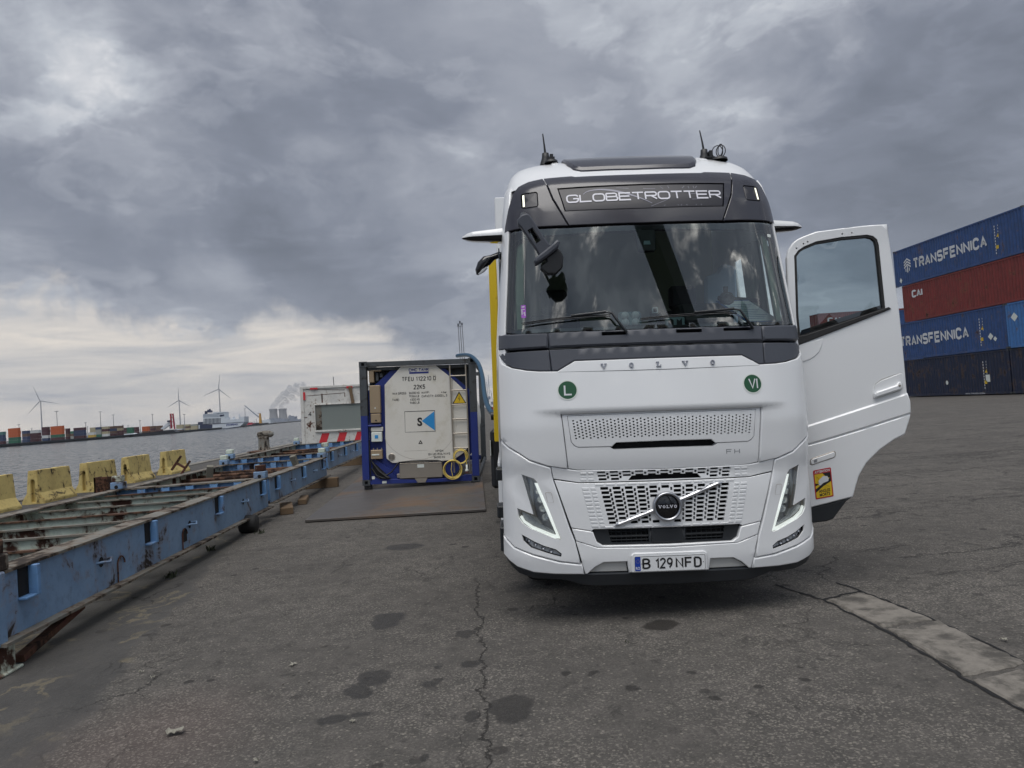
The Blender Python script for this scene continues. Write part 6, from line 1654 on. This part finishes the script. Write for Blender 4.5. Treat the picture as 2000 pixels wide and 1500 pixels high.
for c in (c2, c4, c1):
    x0 = 9.75 if c is not c4 else 11.2
    for j in range(10):
        marks('code_text', [([(x0, 2.3-.2*j), (x0, 2.18-.2*j)], .07), ([(x0+.3, 2.3-.2*j), (x0+.3, 2.2-.2*j)], .04)][:2 if j < 5 else 1], M['printw'], c, .001, CFn)
    poly_on('yellow_label', [(x0, .72), (x0+.25, .72), (x0+.25, .95), (x0, .95)], CFn, M['yel'], c, .001)
    poly_on('yellow_label', [(x0+.1, 1.5), (x0+.35, 1.5), (x0+.3, 1.75)], CFn, M['yel'], c, .001)
poly_on('white_disc', circ(5.9, .95, .14, 16, .16), CFn, M['stickw'], c1, .001); poly_on('data_plate', [(9.9, .85), (10.3, .85), (10.3, 1.35), (9.9, 1.35)], CFn, M['stickw'], c1, .001)
word('web_text', 'WWW.TRITEN.COM', .10, CFn, M['printw'], c1, cx=7.8, cz=.02, off=.012, align='L', w_=.6, sw=.2, gap=.2, width=1.9)
poly_on('hazard_diamond', [(.4, 2.0), (.7, 1.7), (1.0, 2.0), (.7, 2.3)], CFn, M['stickw'], c5, .001)
# the row behind, seen past the door and through its window
p_ = at(1751, 590, 70.)
for k in range(3): container(p_.x, 70, k*2.85+.05, 0, M['c_blue'], 'blue container in the row behind, %s of three' % ('bottom', 'middle', 'top')[k], 'containers standing behind the big stack', H_=2.82)
p_ = at(1598, 612, 93.)
nm_ = ('ground level', 'second level', 'third level')
for k in range(4):
    cc_ = container(p_.x, 93, k*2.78, 0, (M['c_navy'], M['c_blue'], M['c_blue'], M['c_red'])[k], ('%s container at %s, under the red one seen through the door window' % (('navy', 'blue', 'blue')[k], nm_[k])) if k < 3 else 'red container lettered CAI seen through the door window', 'containers seen through the door window', H_=2.75)
word('side_lettering', 'CAI', .75, CFn, M['printw'], cc_, cx=1.35, cz=1.35, off=.0, align='L', w_=.55, sw=.24, gap=.10, r=.2, width=1.6)

# ================================================================== SMALL THINGS ON THE GROUND
def litter(px, py, s_, lab, seed):
    p = CP+ray(px, py)*(-H/ray(px, py).z); rr = random.Random(seed); mb = MB(); n_ = 7
    P = [Vector((s_*(i-n_/2)/n_, rr.uniform(-.2, .2)*s_, .006+rr.random()*s_*.25)) for i in range(n_)]
    V = []; F = []
    for i, q in enumerate(P):
        w_ = s_*rr.uniform(.12, .3); V += [q+Vector((0, w_, rr.random()*.01)), q-Vector((0, w_, -rr.random()*.01))]
        if i: F.append((2*i-2, 2*i-1, 2*i+1, 2*i))
    mb.add(V, F); o_ = mb.build('litter_scrap', M['litter']); o_.location = p; o_.rotation_euler = (0, 0, rr.uniform(0, 3)); md_ = o_.modifiers.new('s', 'SOLIDIFY'); md_.thickness = .003
    tag(o_, lab, 'litter', 'scraps of litter on the asphalt')
for i, (px, py, s_, lab) in enumerate(((345, 1435, .10, 'twisted pale rag on the asphalt in the lower left'), (277, 1315, .035, 'small white scrap left of its twin in the lower left'), (299, 1326, .03, 'small white scrap right of its twin in the lower left'), (688, 1412, .03, 'white chip beside a dark oil patch'), (573, 1300, .05, 'pale scrap in a small pit left of the oil patches'), (500, 1489, .04, 'white scrap at the bottom edge of the picture'), (1960, 1253, .045, 'orange-tan scrap right of the concrete strip'), (1240, 1022, .0, ''))):
    if s_: litter(px, py, s_, lab, i)
def weed(x, y, s_, lab, seed):
    rr = random.Random(seed); mb = MB()
    for k in range(int(34*s_/.12)):
        a = rr.uniform(0, 2*pi); L_ = s_*rr.uniform(.4, 1); b = Vector((rr.gauss(0, s_*.25), rr.gauss(0, s_*.4), 0)); t1 = b+Vector((cos(a)*L_*.5, sin(a)*L_*.5, L_*rr.uniform(.3, .8))); w_ = Vector((-sin(a), cos(a), 0))*s_*.05
        m1 = (b+t1)/2+Vector((0, 0, L_*.12)); mb.add([b-w_, b+w_, m1+w_, t1, m1-w_], [(0, 1, 2, 4), (4, 2, 3)])
    o_ = mb.build('weed', M['weed']); o_.location = (x, y, 0); tag(o_, lab, 'weed', 'weeds growing in the asphalt cracks')
def gp(px, py): r = ray(px, py); return CP+r*(-H/r.z)
for i, (px, py, s_, lab) in enumerate(((333, 1128, .12, 'small dark weed beside the pale crack left of centre'), (412, 1075, .13, 'taller dark weed near the nearest blue frame'), (510, 1042, .10, 'low tangle of dry weeds under the frame end'), (1225, 1255, .03, 'tiny weed in the square asphalt patch'))):
    q = gp(px, py); weed(q.x, q.y, s_, lab, i)
rr = random.Random(5); mb = MB()
for k in range(420):
    x = rr.uniform(-4.5, 7); y = rr.uniform(2.6, 14)
    if x < -2.9 and y > 5: x = rr.uniform(-2.6, 4)
    s_ = rr.uniform(.003, .009)*(1+.1*y); mb.add([(x+s_*rr.uniform(-1, 1), y+s_*rr.uniform(-1, 1), 0) for _ in range(3)]+[(x, y, s_*.9)], [(0, 1, 3), (1, 2, 3), (2, 0, 3)])
o = mb.build('loose_grit', M['slab']); tag(o, 'loose pale grit scattered over the asphalt', 'grit', kind='stuff')
# ================================================================== FAR BANK
def shoreY(px):
    T_ = [(-200, 560), (0, 618), (240, 760), (342, 840), (470, 1375), (584, 2900), (700, 6000)]
    return interp(px, T_)
def perp(px):   # heading that faces the observer, so a stack shows its long side
    r = ray(px, 800); return -atan2(r.x, r.y)
_fm = {}
def farbox(mat_):
    if mat_ not in _fm:
        mb_ = MB(); mb_.box(0, 1, 0, 1, 0, 1)
        mb_ = MB()
        # frame with slightly recessed panels: posts, rails and walls
        mb_.box(.0, .03, 0, 1, 0, 1); mb_.box(.97, 1, 0, 1, 0, 1); mb_.box(.03, .97, 0, 1, 0, .07); mb_.box(.03, .97, 0, 1, .93, 1); mb_.box(.03, .97, .03, .97, .07, .93)
        o_ = mb_.build('far_container', FARC[mat_]); _fm[mat_] = o_.data; bpy.data.objects.remove(o_)
    return _fm[mat_]
ORD = ['first', 'second', 'third', 'fourth', 'fifth', 'sixth', 'seventh', 'eighth', 'ninth', 'tenth', 'eleventh', 'twelfth', 'thirteenth', 'fourteenth', 'fifteenth', 'sixteenth', 'seventeenth', 'eighteenth', 'nineteenth', 'twentieth', 'twenty-first', 'twenty-second', 'twenty-third', 'twenty-fourth', 'twenty-fifth', 'twenty-sixth', 'twenty-seventh', 'twenty-eighth', 'twenty-ninth', 'thirtieth']
def lvl(k, n):
    return 'alone on the ground' if n == 1 else ('bottom' if k == 0 else 'top' if k == n-1 else ORD[k]+' from the bottom')
STK = [(-12, 14, ['maroon', 'blue', 'blue', 'teal'], 0), (16, 43, ['green', 'green', 'orange', 'orange', 'orange'], 0), (43, 57, ['blue', 'blue', 'brown', 'blue'], 12), (57, 82, ['maroon', 'maroon', 'maroon', 'white'], 10), (82, 97, ['blue', 'white', 'maroon', 'maroon', 'maroon'], 20), (99, 128, ['maroon', 'green', 'orange', 'orange', 'orange'], 0), (128, 134, ['maroon', 'brown', 'maroon', 'maroon'], 8), (144, 169, ['maroon', 'blue', 'blue', 'maroon'], 0), (172, 186, ['yellow', 'white'], 20), (176, 189, ['beige', 'brown', 'beige', 'beige'], 60), (187, 199, ['green', 'grey', 'grey', 'blue'], 50), (199, 213, ['white', 'beige', 'maroon', 'beige'], 40), (213, 227, ['maroon', 'brown', 'blue', 'brown'], 45), (227, 240, ['maroon', 'maroon', 'beige', 'brown'], 45), (240, 249, ['brown', 'maroon', 'maroon'], 50), (248, 260, ['green', 'green', 'green'], 20), (260, 270, ['maroon', 'red2', 'maroon'], 25), (278, 291, ['brown', 'orange', 'orange'], 20), (291, 303, ['brown', 'maroon', 'brown'], 30), (303, 317, ['maroon', 'brown', 'brown'], 40), (345, 358, ['brown', 'beige', 'beige'], 60), (358, 371, ['beige', 'brown', 'beige'], 60), (371, 386, ['beige', 'beige', 'grey'], 60), (58, 75, ['brown', 'maroon', 'maroon', 'brown'], 55), (134, 146, ['grey', 'brown', 'green'], 60)]
FARC['red2'] = FARC['maroon']
SN = sorted(range(len(STK)), key=lambda i: STK[i][0])
for rank, i in enumerate(SN):
    a, b, cols_, back = STK[i]; px = (a+b)/2; Y = shoreY(px)+14+back
    p = at(a, 850, Y); W_ = (b-a)/FPX*Y*1.15; hd = -perp(px)
    cn = {'red2': 'dark red'}
    for k, cname in enumerate(cols_):
        o = link(bpy.data.objects.new('far_container', farbox(cname))); o.location = (p.x, p.y, -1+2.6*k); o.scale = (W_*.985, 2.6*(.9+.1*(k % 2)), 2.56); o.rotation_euler = (0, 0, hd)
        tag(o, '%s container across the harbour, %s, %s stack from the left' % (cn.get(cname, cname), lvl(k, len(cols_)), ORD[rank]), 'container', 'container stacks on the far bank')
# high-mast lights
mh = {}
for i, (px, top, wd) in enumerate(((36.8, 829, 5), (62, 836, 3), (110.5, 803, 8), (167, 825, 4.5), (170.5, 833, 3), (195.5, 804, 5.5), (209, 833, 2.5), (221, 810, 5), (273, 821, 4), (297.5, 809, 5), (359.5, 809, 5), (443.5, 807.5, 4), (478, 798, 4), (250, 831, 2.5), (240, 830, 2.5))):
    Y = shoreY(px)+60+(140 if wd < 4 else 0); T_ = at(px, top, Y)
    r = empty('light_mast', (T_.x, T_.y, -1), 0, 'floodlight mast on the far bank, %s from the left' % ORD[sorted([36.8, 62, 110.5, 167, 170.5, 195.5, 209, 221, 273, 297.5, 359.5, 443.5, 478, 250, 240]).index(px)], 'light mast', 'floodlight masts on the far bank')
    hh = T_.z+1; s_ = Y/FPX
    mb = MB(); mb.tube([(0, 0, 0), (0, 0, hh)], [s_*.75, s_*.42], 8); mb.build('mast_pole', M['mast'], r)
    mb = MB(); mb.lathe([(0, hh-s_*.7), (wd*s_*.42, hh-s_*.7), (wd*s_*.5, hh), (0, hh+s_*.25)], 12); mb.build('lamp_ring', M['cranegrey'], r)
# wind turbines
for (hub, tips, Y, lab) in (((79.3, 783), ((65.5, 754), (116.5, 788.5), (54.5, 810)), 2150, 'wind turbine farthest left'), ((349.6, 782), ((349, 757), (327.5, 796), (372.5, 794)), 2900, 'smallest wind turbine, between the other two'), ((427.5, 760), ((430, 731), (396.5, 774), (452, 779)), 2300, 'tallest wind turbine, standing behind the white ferry')):
    h_ = at(*hub, Y); r = empty('wind_turbine', (h_.x, h_.y, -1), 0, lab, 'wind turbine', 'wind turbines beyond the harbour')
    hz = h_.z+1; s_ = Y/FPX
    mb = MB(); mb.tube([(0, 0, 0), (0, 0, hz)], [s_*1.35, s_*.75], 12); mb.build('tower', M['turb'], r)
    mb = MB(); mb.tube([(0, -s_*2.2, hz), (0, s_*3, hz)], s_*1.0, 8); mb.build('nacelle', M['turb'], r)
    for tp in tips:
        q = at(*tp, Y)-Vector((h_.x, h_.y, -1)); b = Vector((0, -s_*2, hz)); q = q+Vector((0, -s_*2, 0))
        d_ = q-b; n_ = d_.cross(Vector((0, 1, 0))).normalized()
        mb = MB(); V = []
        for t_, w_ in ((0, .55), (.12, .95), (.3, .85), (.6, .55), (.95, .25), (1, .08)):
            c = b+d_*t_; V += [c+n_*w_*s_, c+Vector((0, -.3*s_*w_, 0)), c-n_*w_*s_*.8, c+Vector((0, .3*s_*w_, 0))]
        F = [(4*i+j, 4*i+(j+1) % 4, 4*i+4+(j+1) % 4, 4*i+4+j) for i in range(5) for j in range(4)]
        mb.add(V, F); mb.build('blade', M['turb'], r)
# ferry: built in its own upright frame at its distance
def zx(px, py, Y): p = at(px, py, Y); return p.x, p.z
FY = 1130.
def fpoly(pts, org=(370, 780), sc_=15.38, Y=FY): return [zx(org[0]+a/sc_, org[1]+b/sc_, Y) for a, b in pts]
def prism_part(nm, pts, y0, y1, m, parent, **k):
    mb_ = MB(); mb_.prism(fpoly(pts, **k), 'y', y0, y1); return mb_.build(nm, m, parent)
fe = empty('white_ferry', (0, 0, 0), 0, 'white cargo ferry with dark blue funnels moored at the far bank', 'ferry')
prism_part('hull', [(690, 745), (1080, 712), (1645, 680), (1600, 745), (1510, 815), (1120, 865), (690, 900)], FY, FY+26, M['shipw'], fe)
prism_part('boot_line', [(230, 925), (690, 900), (1120, 865), (1510, 812), (1490, 830), (1120, 885), (690, 925), (240, 960)], FY-.5, FY+24, M['shipn'], fe)
prism_part('hull_stripe', [(700, 738), (1080, 708), (1640, 674), (1640, 684), (1080, 720), (700, 750)], FY-.4, FY+1, M['shipn'], fe)
prism_part('stern_ramp', [(230, 685), (400, 675), (400, 880), (240, 895)], FY+3, FY+24, M['shipn'], fe)
prism_part('ramp_door', [(258, 775), (290, 772), (290, 880), (258, 885)], FY+2.5, FY+3.2, M['shipw'], fe)
prism_part('stern_hull', [(400, 760), (690, 750), (690, 905), (400, 920)], FY+1, FY+24, M['shipn'], fe)
prism_part('car_deck', [(400, 575), (930, 545), (940, 712), (400, 760)], FY+5, FY+22, M['shipn'], fe)
for k in range(13):
    x = 402+k*41; prism_part('deck_pillar', [(x, 578-k*2.2), (x+14, 578-k*2.2), (x+14, 745-k*3), (x, 747-k*3)], FY+.5, FY+1.5, M['shipw'], fe)
prism_part('upper_deck', [(395, 545), (400, 445), (700, 425), (705, 385), (880, 380), (1035, 385), (1040, 540), (930, 560), (400, 582)], FY+1, FY+23, M['shipw'], fe)
prism_part('bridge_window', [(905, 470), (1035, 455), (1035, 490), (905, 520)], FY+.4, FY+2, M['shipn'], fe)
for k in range(3): prism_part('deck_line', [(410, 520-k*0-k*40), (880, 505-k*40), (880, 513-k*40), (410, 528-k*40)], FY+.6, FY+1.4, M['cranegrey'], fe)
prism_part('bow_house', [(930, 545), (1075, 540), (1080, 610), (1480, 590), (1480, 525), (1640, 515), (1645, 680), (930, 716)], FY+.8, FY+24, M['shipw'], fe)
prism_part('wheelhouse_top', [(820, 385), (1025, 375), (1030, 400), (820, 408)], FY+0, FY+22, M['shipw'], fe)
prism_part('funnel', [(415, 350), (445, 350), (470, 450), (415, 450)], FY+6, FY+12, M['shipn'], fe); prism_part('funnel', [(490, 310), (600, 335), (600, 395), (490, 400)], FY+6, FY+14, M['shipn'], fe)
prism_part('funnel_cap', [(530, 285), (560, 285), (562, 320), (528, 320)], FY+8, FY+12, M['shipn'], fe)
prism_part('mast', [(1435, 440), (1458, 440), (1458, 540), (1435, 540)], FY+8, FY+10, M['shipw'], fe); prism_part('bow_shelter', [(1215, 600), (1300, 520), (1330, 595)], FY+4, FY+10, M['shipw'], fe)
zb = fpoly([(1140, 800)])[0]; ze = fpoly([(1455, 775)])[0]
word('hull_lettering', 'TRANSFENNICA', 3.0, lambda x, z, off=0: Vector((x, FY-.3-off, z)), M['navyp'], fe, cx=zb[0], cz=zb[1]+.1, align='L', w_=.72, sw=.24, gap=.2, width=ze[0]-zb[0])
prism_part('hull_mark', [(1112, 745), (1130, 745), (1130, 805), (1112, 805)], FY-.3, FY, M['navyp'], fe)
# dark barge, conveyor, red and yellow cranes
O2 = dict(org=(240, 720), sc_=5.556)
ba = empty('dark_barge', (0, 0, 0), 0, 'long dark barge with a white wheelhouse moored left of the red crane', 'barge')
prism_part('hull', [(-5, 722), (540, 664), (580, 690), (500, 701), (-5, 748)], 770, 780, M['shipd'], ba, Y=770, **O2); prism_part('bow_deck', [(15, 708), (110, 700), (135, 710), (15, 722)], 769, 777, M['shipw'], ba, Y=770, **O2)
prism_part('wheelhouse', [(580, 655), (640, 650), (640, 662), (580, 668)], 800, 806, M['shipw'], ba, Y=800, **O2)
cv = empty('white_conveyor', (0, 0, 0), 0, 'white sloping conveyor with a dark head, left of the red crane', 'conveyor')
prism_part('belt', [(405, 655), (480, 590), (520, 575), (520, 600), (440, 660)], 860, 864, M['shipw'], cv, Y=860, **O2); prism_part('head', [(484, 562), (506, 560), (506, 580), (484, 582)], 859, 865, M['shipn'], cv, Y=860, **O2); prism_part('leg', [(496, 600), (504, 600), (510, 655), (502, 655)], 861, 863, M['shipw'], cv, Y=860, **O2)
rc = empty('red_crane', (0, 0, 0), 0, 'tall red gantry on the far bank between barge and ferry', 'crane')
for (a, b, c, d_) in ((508, 488, 518, 650), (532, 488, 552, 655)): prism_part('gantry_leg', [(a, b), (a+9, b), (c+9, d_), (c, d_)], 855, 858, M['cranered'], rc, Y=855, **O2)
for y_ in (490, 530, 575, 620): prism_part('cross_bar', [(510+(y_-490)*.06, y_), (545+(y_-490)*.08, y_-2), (545+(y_-490)*.08, y_+4), (510+(y_-490)*.06, y_+6)], 855.5, 857.5, M['cranered'], rc, Y=855, **O2)
ycn = empty('yellow_crane', (0, 0, 0), 0, 'yellow mobile crane with a raised pale jib right of the ferry', 'crane')
prism_part('crane_tower', [(1478, 485), (1490, 485), (1504, 592), (1478, 595)], 1650, 1656, M['craneyel'], ycn, Y=1650, **O2); prism_part('jib', [(1312, 400), (1322, 400), (1474, 522), (1470, 532)], 1651, 1654, M['cranegrey'], ycn, Y=1650, **O2); prism_part('tie_bar', [(1460, 483), (1488, 483), (1488, 488), (1460, 488)], 1651, 1654, M['cranegrey'], ycn, Y=1650, **O2)
# low quay buildings beyond the ferry
for i, (a, b, c, d_, Y, m_, lab) in enumerate(((1405, 1530, 598, 618, 1700, 'shipd', 'low dark barge below the yellow crane'), (1508, 1600, 560, 610, 2100, 'shipw', 'pale ship hull beyond the yellow crane'), (1585, 1690, 545, 590, 6000, 'cranegrey', 'grey plant hall in front of the left cooling tower'), (1690, 1800, 552, 586, 6000, 'cranegrey', 'grey plant hall in front of the right cooling tower'), (1793, 1830, 515, 580, 6000, 'cranegrey', 'dark reactor block right of the cooling towers'), (1832, 1862, 520, 578, 6000, 'cranegrey', 'second reactor block right of the cooling towers'), (1862, 1915, 552, 576, 6000, 'cranegrey', 'lowest plant building beside the white cabin'), (1320, 1410, 596, 622, 1900, 'cranered', 'reddish heap of hulls right of the ferry bow'))):
    bb_ = empty('quay_building' if m_ == 'cranegrey' else 'moored_hull', (0, 0, 0), 0, lab, 'building' if m_ == 'cranegrey' else 'vessel')
    prism_part('block', [(a, c), (b, c-(b-a)*.07), (b, d_-(b-a)*.07), (a, d_)], Y, Y+(40 if Y < 5000 else 90), M[m_], bb_, Y=Y, **O2)
    prism_part('upper_block', [(a+(b-a)*.2, c-8), (a+(b-a)*.55, c-8-(b-a)*.03), (a+(b-a)*.55, c), (a+(b-a)*.2, c+1)], Y+5, Y+30, M[m_], bb_, Y=Y, **O2)
rr = random.Random(3)
mb = MB()
for k in range(46):
    px = 484+k*2.3+rr.uniform(-1, 1); Y = 5200+rr.uniform(0, 1500); hz_ = 862-.0699*px; h_ = rr.uniform(1.5, 6)*(2. if k % 7 == 0 else 1)
    p = at(px, hz_-h_, Y); s_ = Y/FPX; mb.tube([(p.x, p.y, -1), (p.x, p.y, p.z)], s_*rr.uniform(.2, .5), 5)
o = mb.build('distant_skyline', M['cranegrey']); tag(o, 'row of tiny distant masts and chimneys on the horizon', 'skyline', kind='stuff')
# cooling towers and their steam
CY = 8500.; cs_ = CY/FPX
for (cx, top, w1, lab) in ((533.6, 798.6, 15.2, 'left cooling tower of the pair'), (552.0, 798.0, 15.0, 'right cooling tower of the pair')):
    p = at(cx, top, CY); r = empty('cooling_tower', (p.x, CY, -1), 0, lab, 'cooling tower', 'pair of cooling towers on the horizon'); hh = p.z+1; R0 = w1*cs_/2
    prof = [(R0*(.92+.42*(max(0, (.72-t_))/.72)**1.6+.10*max(0, (t_-.72)/.28)**1.5), hh*t_) for t_ in [i/16 for i in range(17)]]
    mb = MB(); mb.lathe(prof, 32); mb.build('tower_shell', M['towerc'], r); mb = MB(); mb.lathe([(R0*.98, hh*.955), (0, hh*.955)], 24); mb.build('tower_mouth', M['lip'], r)
m = bpy.data.materials.new('steam'); m.use_nodes = True; n = N(m.node_tree); n.n.clear(); o_ = n.new('ShaderNodeOutputMaterial'); pv = n.new('ShaderNodeVolumePrincipled')
pv.inputs['Color'].default_value = (.72, .75, .82, 1); pv.inputs['Density'].default_value = .010; pv.inputs['Anisotropy'].default_value = .1; n.l.new(pv.outputs[0], o_.inputs['Volume'])
bm_ = bmesh.new(); rr = random.Random(11)
for (px, py, r_) in ((531, 796, 5), (535, 791, 6), (540, 786, 7), (546, 779, 8), (550, 793, 5), (554, 787, 5), (553, 774, 9), (562, 768, 10), (560, 783, 6), (570, 775, 7), (576, 780, 4), (569, 760, 9), (577, 764, 8), (584, 769, 6), (580, 755, 8), (588, 762, 6), (592, 752, 7)):
    p = at(px, py, CY+60); R0 = r_*cs_
    ret = bmesh.ops.create_icosphere(bm_, subdivisions=3, radius=R0, matrix=Matrix.Translation(p))
    for v in ret['verts']:
        d_ = (v.co-p); k = 1+.16*sin(d_.x*.035+px)*sin(d_.z*.05+py)+.08*sin(d_.x*.11+d_.z*.09); v.co = p+d_*k
me = bpy.data.meshes.new('steam_plume'); bm_.to_mesh(me); bm_.free(); me.materials.append(m); o = link(bpy.data.objects.new('steam_plume', me)); tag(o, 'grey steam plume drifting up to the right from the cooling towers', 'steam', kind='stuff')
# three-legged lamp mast behind the tank container
r = empty('lattice_mast', (at(903, 700, 118).x, 118, 0), 0, 'slim three-pole floodlight mast rising behind the tank container', 'light mast'); zt = at(903, 634, 118).z
for dx_, dz_ in ((-.32, -.1), (0, .3), (.32, 0)):
    mb = MB(); mb.tube([(dx_*1.2, dx_*.5, 0), (dx_, 0, zt+dz_)], [.09, .06], 6); mb.build('mast_pole', M['mast'], r); mb = MB(); mb.cbox((dx_, 0, zt+dz_+.1), (.22, .2, .42)); mb.build('floodlight', M['lip'], r)
mb = MB(); mb.cbox((0, 0, zt-.25), (1.0, .3, .05)); mb.build('mast_platform', M['mast'], r)
# distant quayside cranes in the gap between tank container and truck
for i, (px, top, kind, Y, lab) in enumerate(((953.5, 732, 'cranegrey', 520, 'tallest grey dockside crane in the gap beside the blue hose'), (950.5, 746, 'cranegrey', 640, 'second grey dockside crane left of the tallest'), (958.5, 762, 'cranegrey', 420, 'blue-grey crane cabin tower close to the trailer'), (939, 733, 'cranegrey', 560, 'thin dockside crane left of the blue hose'), (937, 768, 'cranegrey', 700, 'short far crane beside the tank container'))):
    p = at(px, top, Y); s_ = Y/FPX; r = empty('dockside_crane', (p.x, Y, 0), 0, lab, 'crane', 'dockside cranes at the end of the quay'); b = at(px+3.2, 790, Y)
    mb = MB(); mb.beam((0, 0, p.z), (b.x-p.x, 0, p.z*.35), s_*.8); mb.beam((0, 0, p.z), (b.x-p.x+s_*1.5, 0, p.z*.45), s_*.35); mb.build('jib', M[kind], r)
    mb = MB(); mb.cbox((b.x-p.x, 0, p.z*.33), (s_*4.5, s_*4, s_*6)); mb.build('machine_house', M[kind], r)
    for dx_ in (-1, 1):
        mb = MB(); mb.beam((b.x-p.x+dx_*s_*1.6, 0, 0), (b.x-p.x+dx_*s_*1.0, 0, p.z*.3), s_*.7); mb.build('portal_leg', M[kind], r)
for i, (px, w_, h_, mname, lab) in enumerate(((938.5, 4, 2.6, 'cranered', 'red container at the end of the quay beside the hose'), (944, 5, 2.4, 'cranegrey', 'grey truck body at the end of the quay'), (958, 6, 5.5, 'shipw', 'pale building at the end of the quay beside the trailer'), (961, 4, 3.5, 'cranered', 'red roofed hut at the end of the quay'))):
    p = at(px, 795, 330); mb = MB(); s_ = 330/FPX; mb.box(-w_*s_/2, w_*s_/2, 0, 3, 0, h_*s_*1.6); mb.prism([(-w_*s_/2, h_*s_*1.6), (w_*s_/2, h_*s_*1.6), (0, h_*s_*1.6+.5)], 'y', 0, 3); o = mb.build('quay_hut', M[mname]); o.location = (p.x, 330, 0); tag(o, lab, 'building')

# ================================================================== BEHIND THE OBSERVER (mirrored in the windscreen)
for (x0, x1, y0, h_, lab) in ((-70, -8, -110, 15, 'long grey warehouse mirrored in the door glass'), (-8, 16, -105, 21, 'taller grey warehouse block mirrored in the door glass'), (16, 48, -120, 14, 'low grey warehouse at the right of the mirrored row'), (48, 100, -110, 17, 'farthest right grey warehouse of the mirrored row')):
    wh = empty('warehouse', (x0, y0, 0), 0, lab, 'warehouse'); mb = MB(); mb.box(0, x1-x0, -30, 0, 0, h_-.6); mb.build('warehouse_wall', M['cranegrey'], wh); mb = MB(); mb.box(-.4, x1-x0+.4, -30.4, .4, h_-.6, h_); mb.build('roof_edge', M['tankgrey'], wh)
    for k in range(int((x1-x0)/8)):
        mb = MB(); mb.box(2+k*8, 6+k*8, 0, .05, 0, 5); mb.build('roller_door', M['tankgrey'], wh)
def cr_(name, label, cat): return empty(name, (0, 0, 0), 0, label, cat)
hc = cr_('harbour_crane', 'dark harbour crane mirrored in the windscreen', 'crane')
mb = MB(); mb.beam((30, -46, 6), (5, -30, 44), 3.0, 3.0); mb.build('crane_boom', M['cranedark'], hc)
mb = MB(); mb.beam((30, -46, 0), (30, -46, 9), 4.5, 4.5); mb.box(25, 35, -52, -40, 0, 3); mb.build('crane_base', M['cranedark'], hc)
lm_ = cr_('lattice_light_mast', 'lattice mast mirrored at the right of the windscreen', 'light mast')
mb = MB()
for s_, t_ in ((-1, -1), (1, -1), (1, 1), (-1, 1)): mb.beam((40+s_*.9, -44+t_*.9, 0), (40+s_*.5, -44+t_*.5, 34), .22)
for k in range(17):
    for s_ in (-1, 1): mb.beam((40-.85, -44+s_*.8, k*2), (40+.85, -44+s_*.8, k*2+2), .14)
mb.build('lattice', M['cranedark'], lm_); mb = MB(); mb.cbox((40, -44, 35), (3.4, 2.4, 2.0)); mb.build('lamp_head', M['cranedark'], lm_)

# ================================================================== HAZE
hz_ = MB(); hz_.box(-9400, 5300, -430, 12300, -9, 620)
m = bpy.data.materials.new('haze_air'); m.use_nodes = True; n = N(m.node_tree); n.n.clear(); o_ = n.new('ShaderNodeOutputMaterial'); pv = n.new('ShaderNodeVolumePrincipled')
pv.inputs['Color'].default_value = (.86, .89, .95, 1); pv.inputs['Density'].default_value = .00004; n.l.new(pv.outputs[0], o_.inputs['Volume'])
o = hz_.build('haze', m); tag(o, kind='stuff')
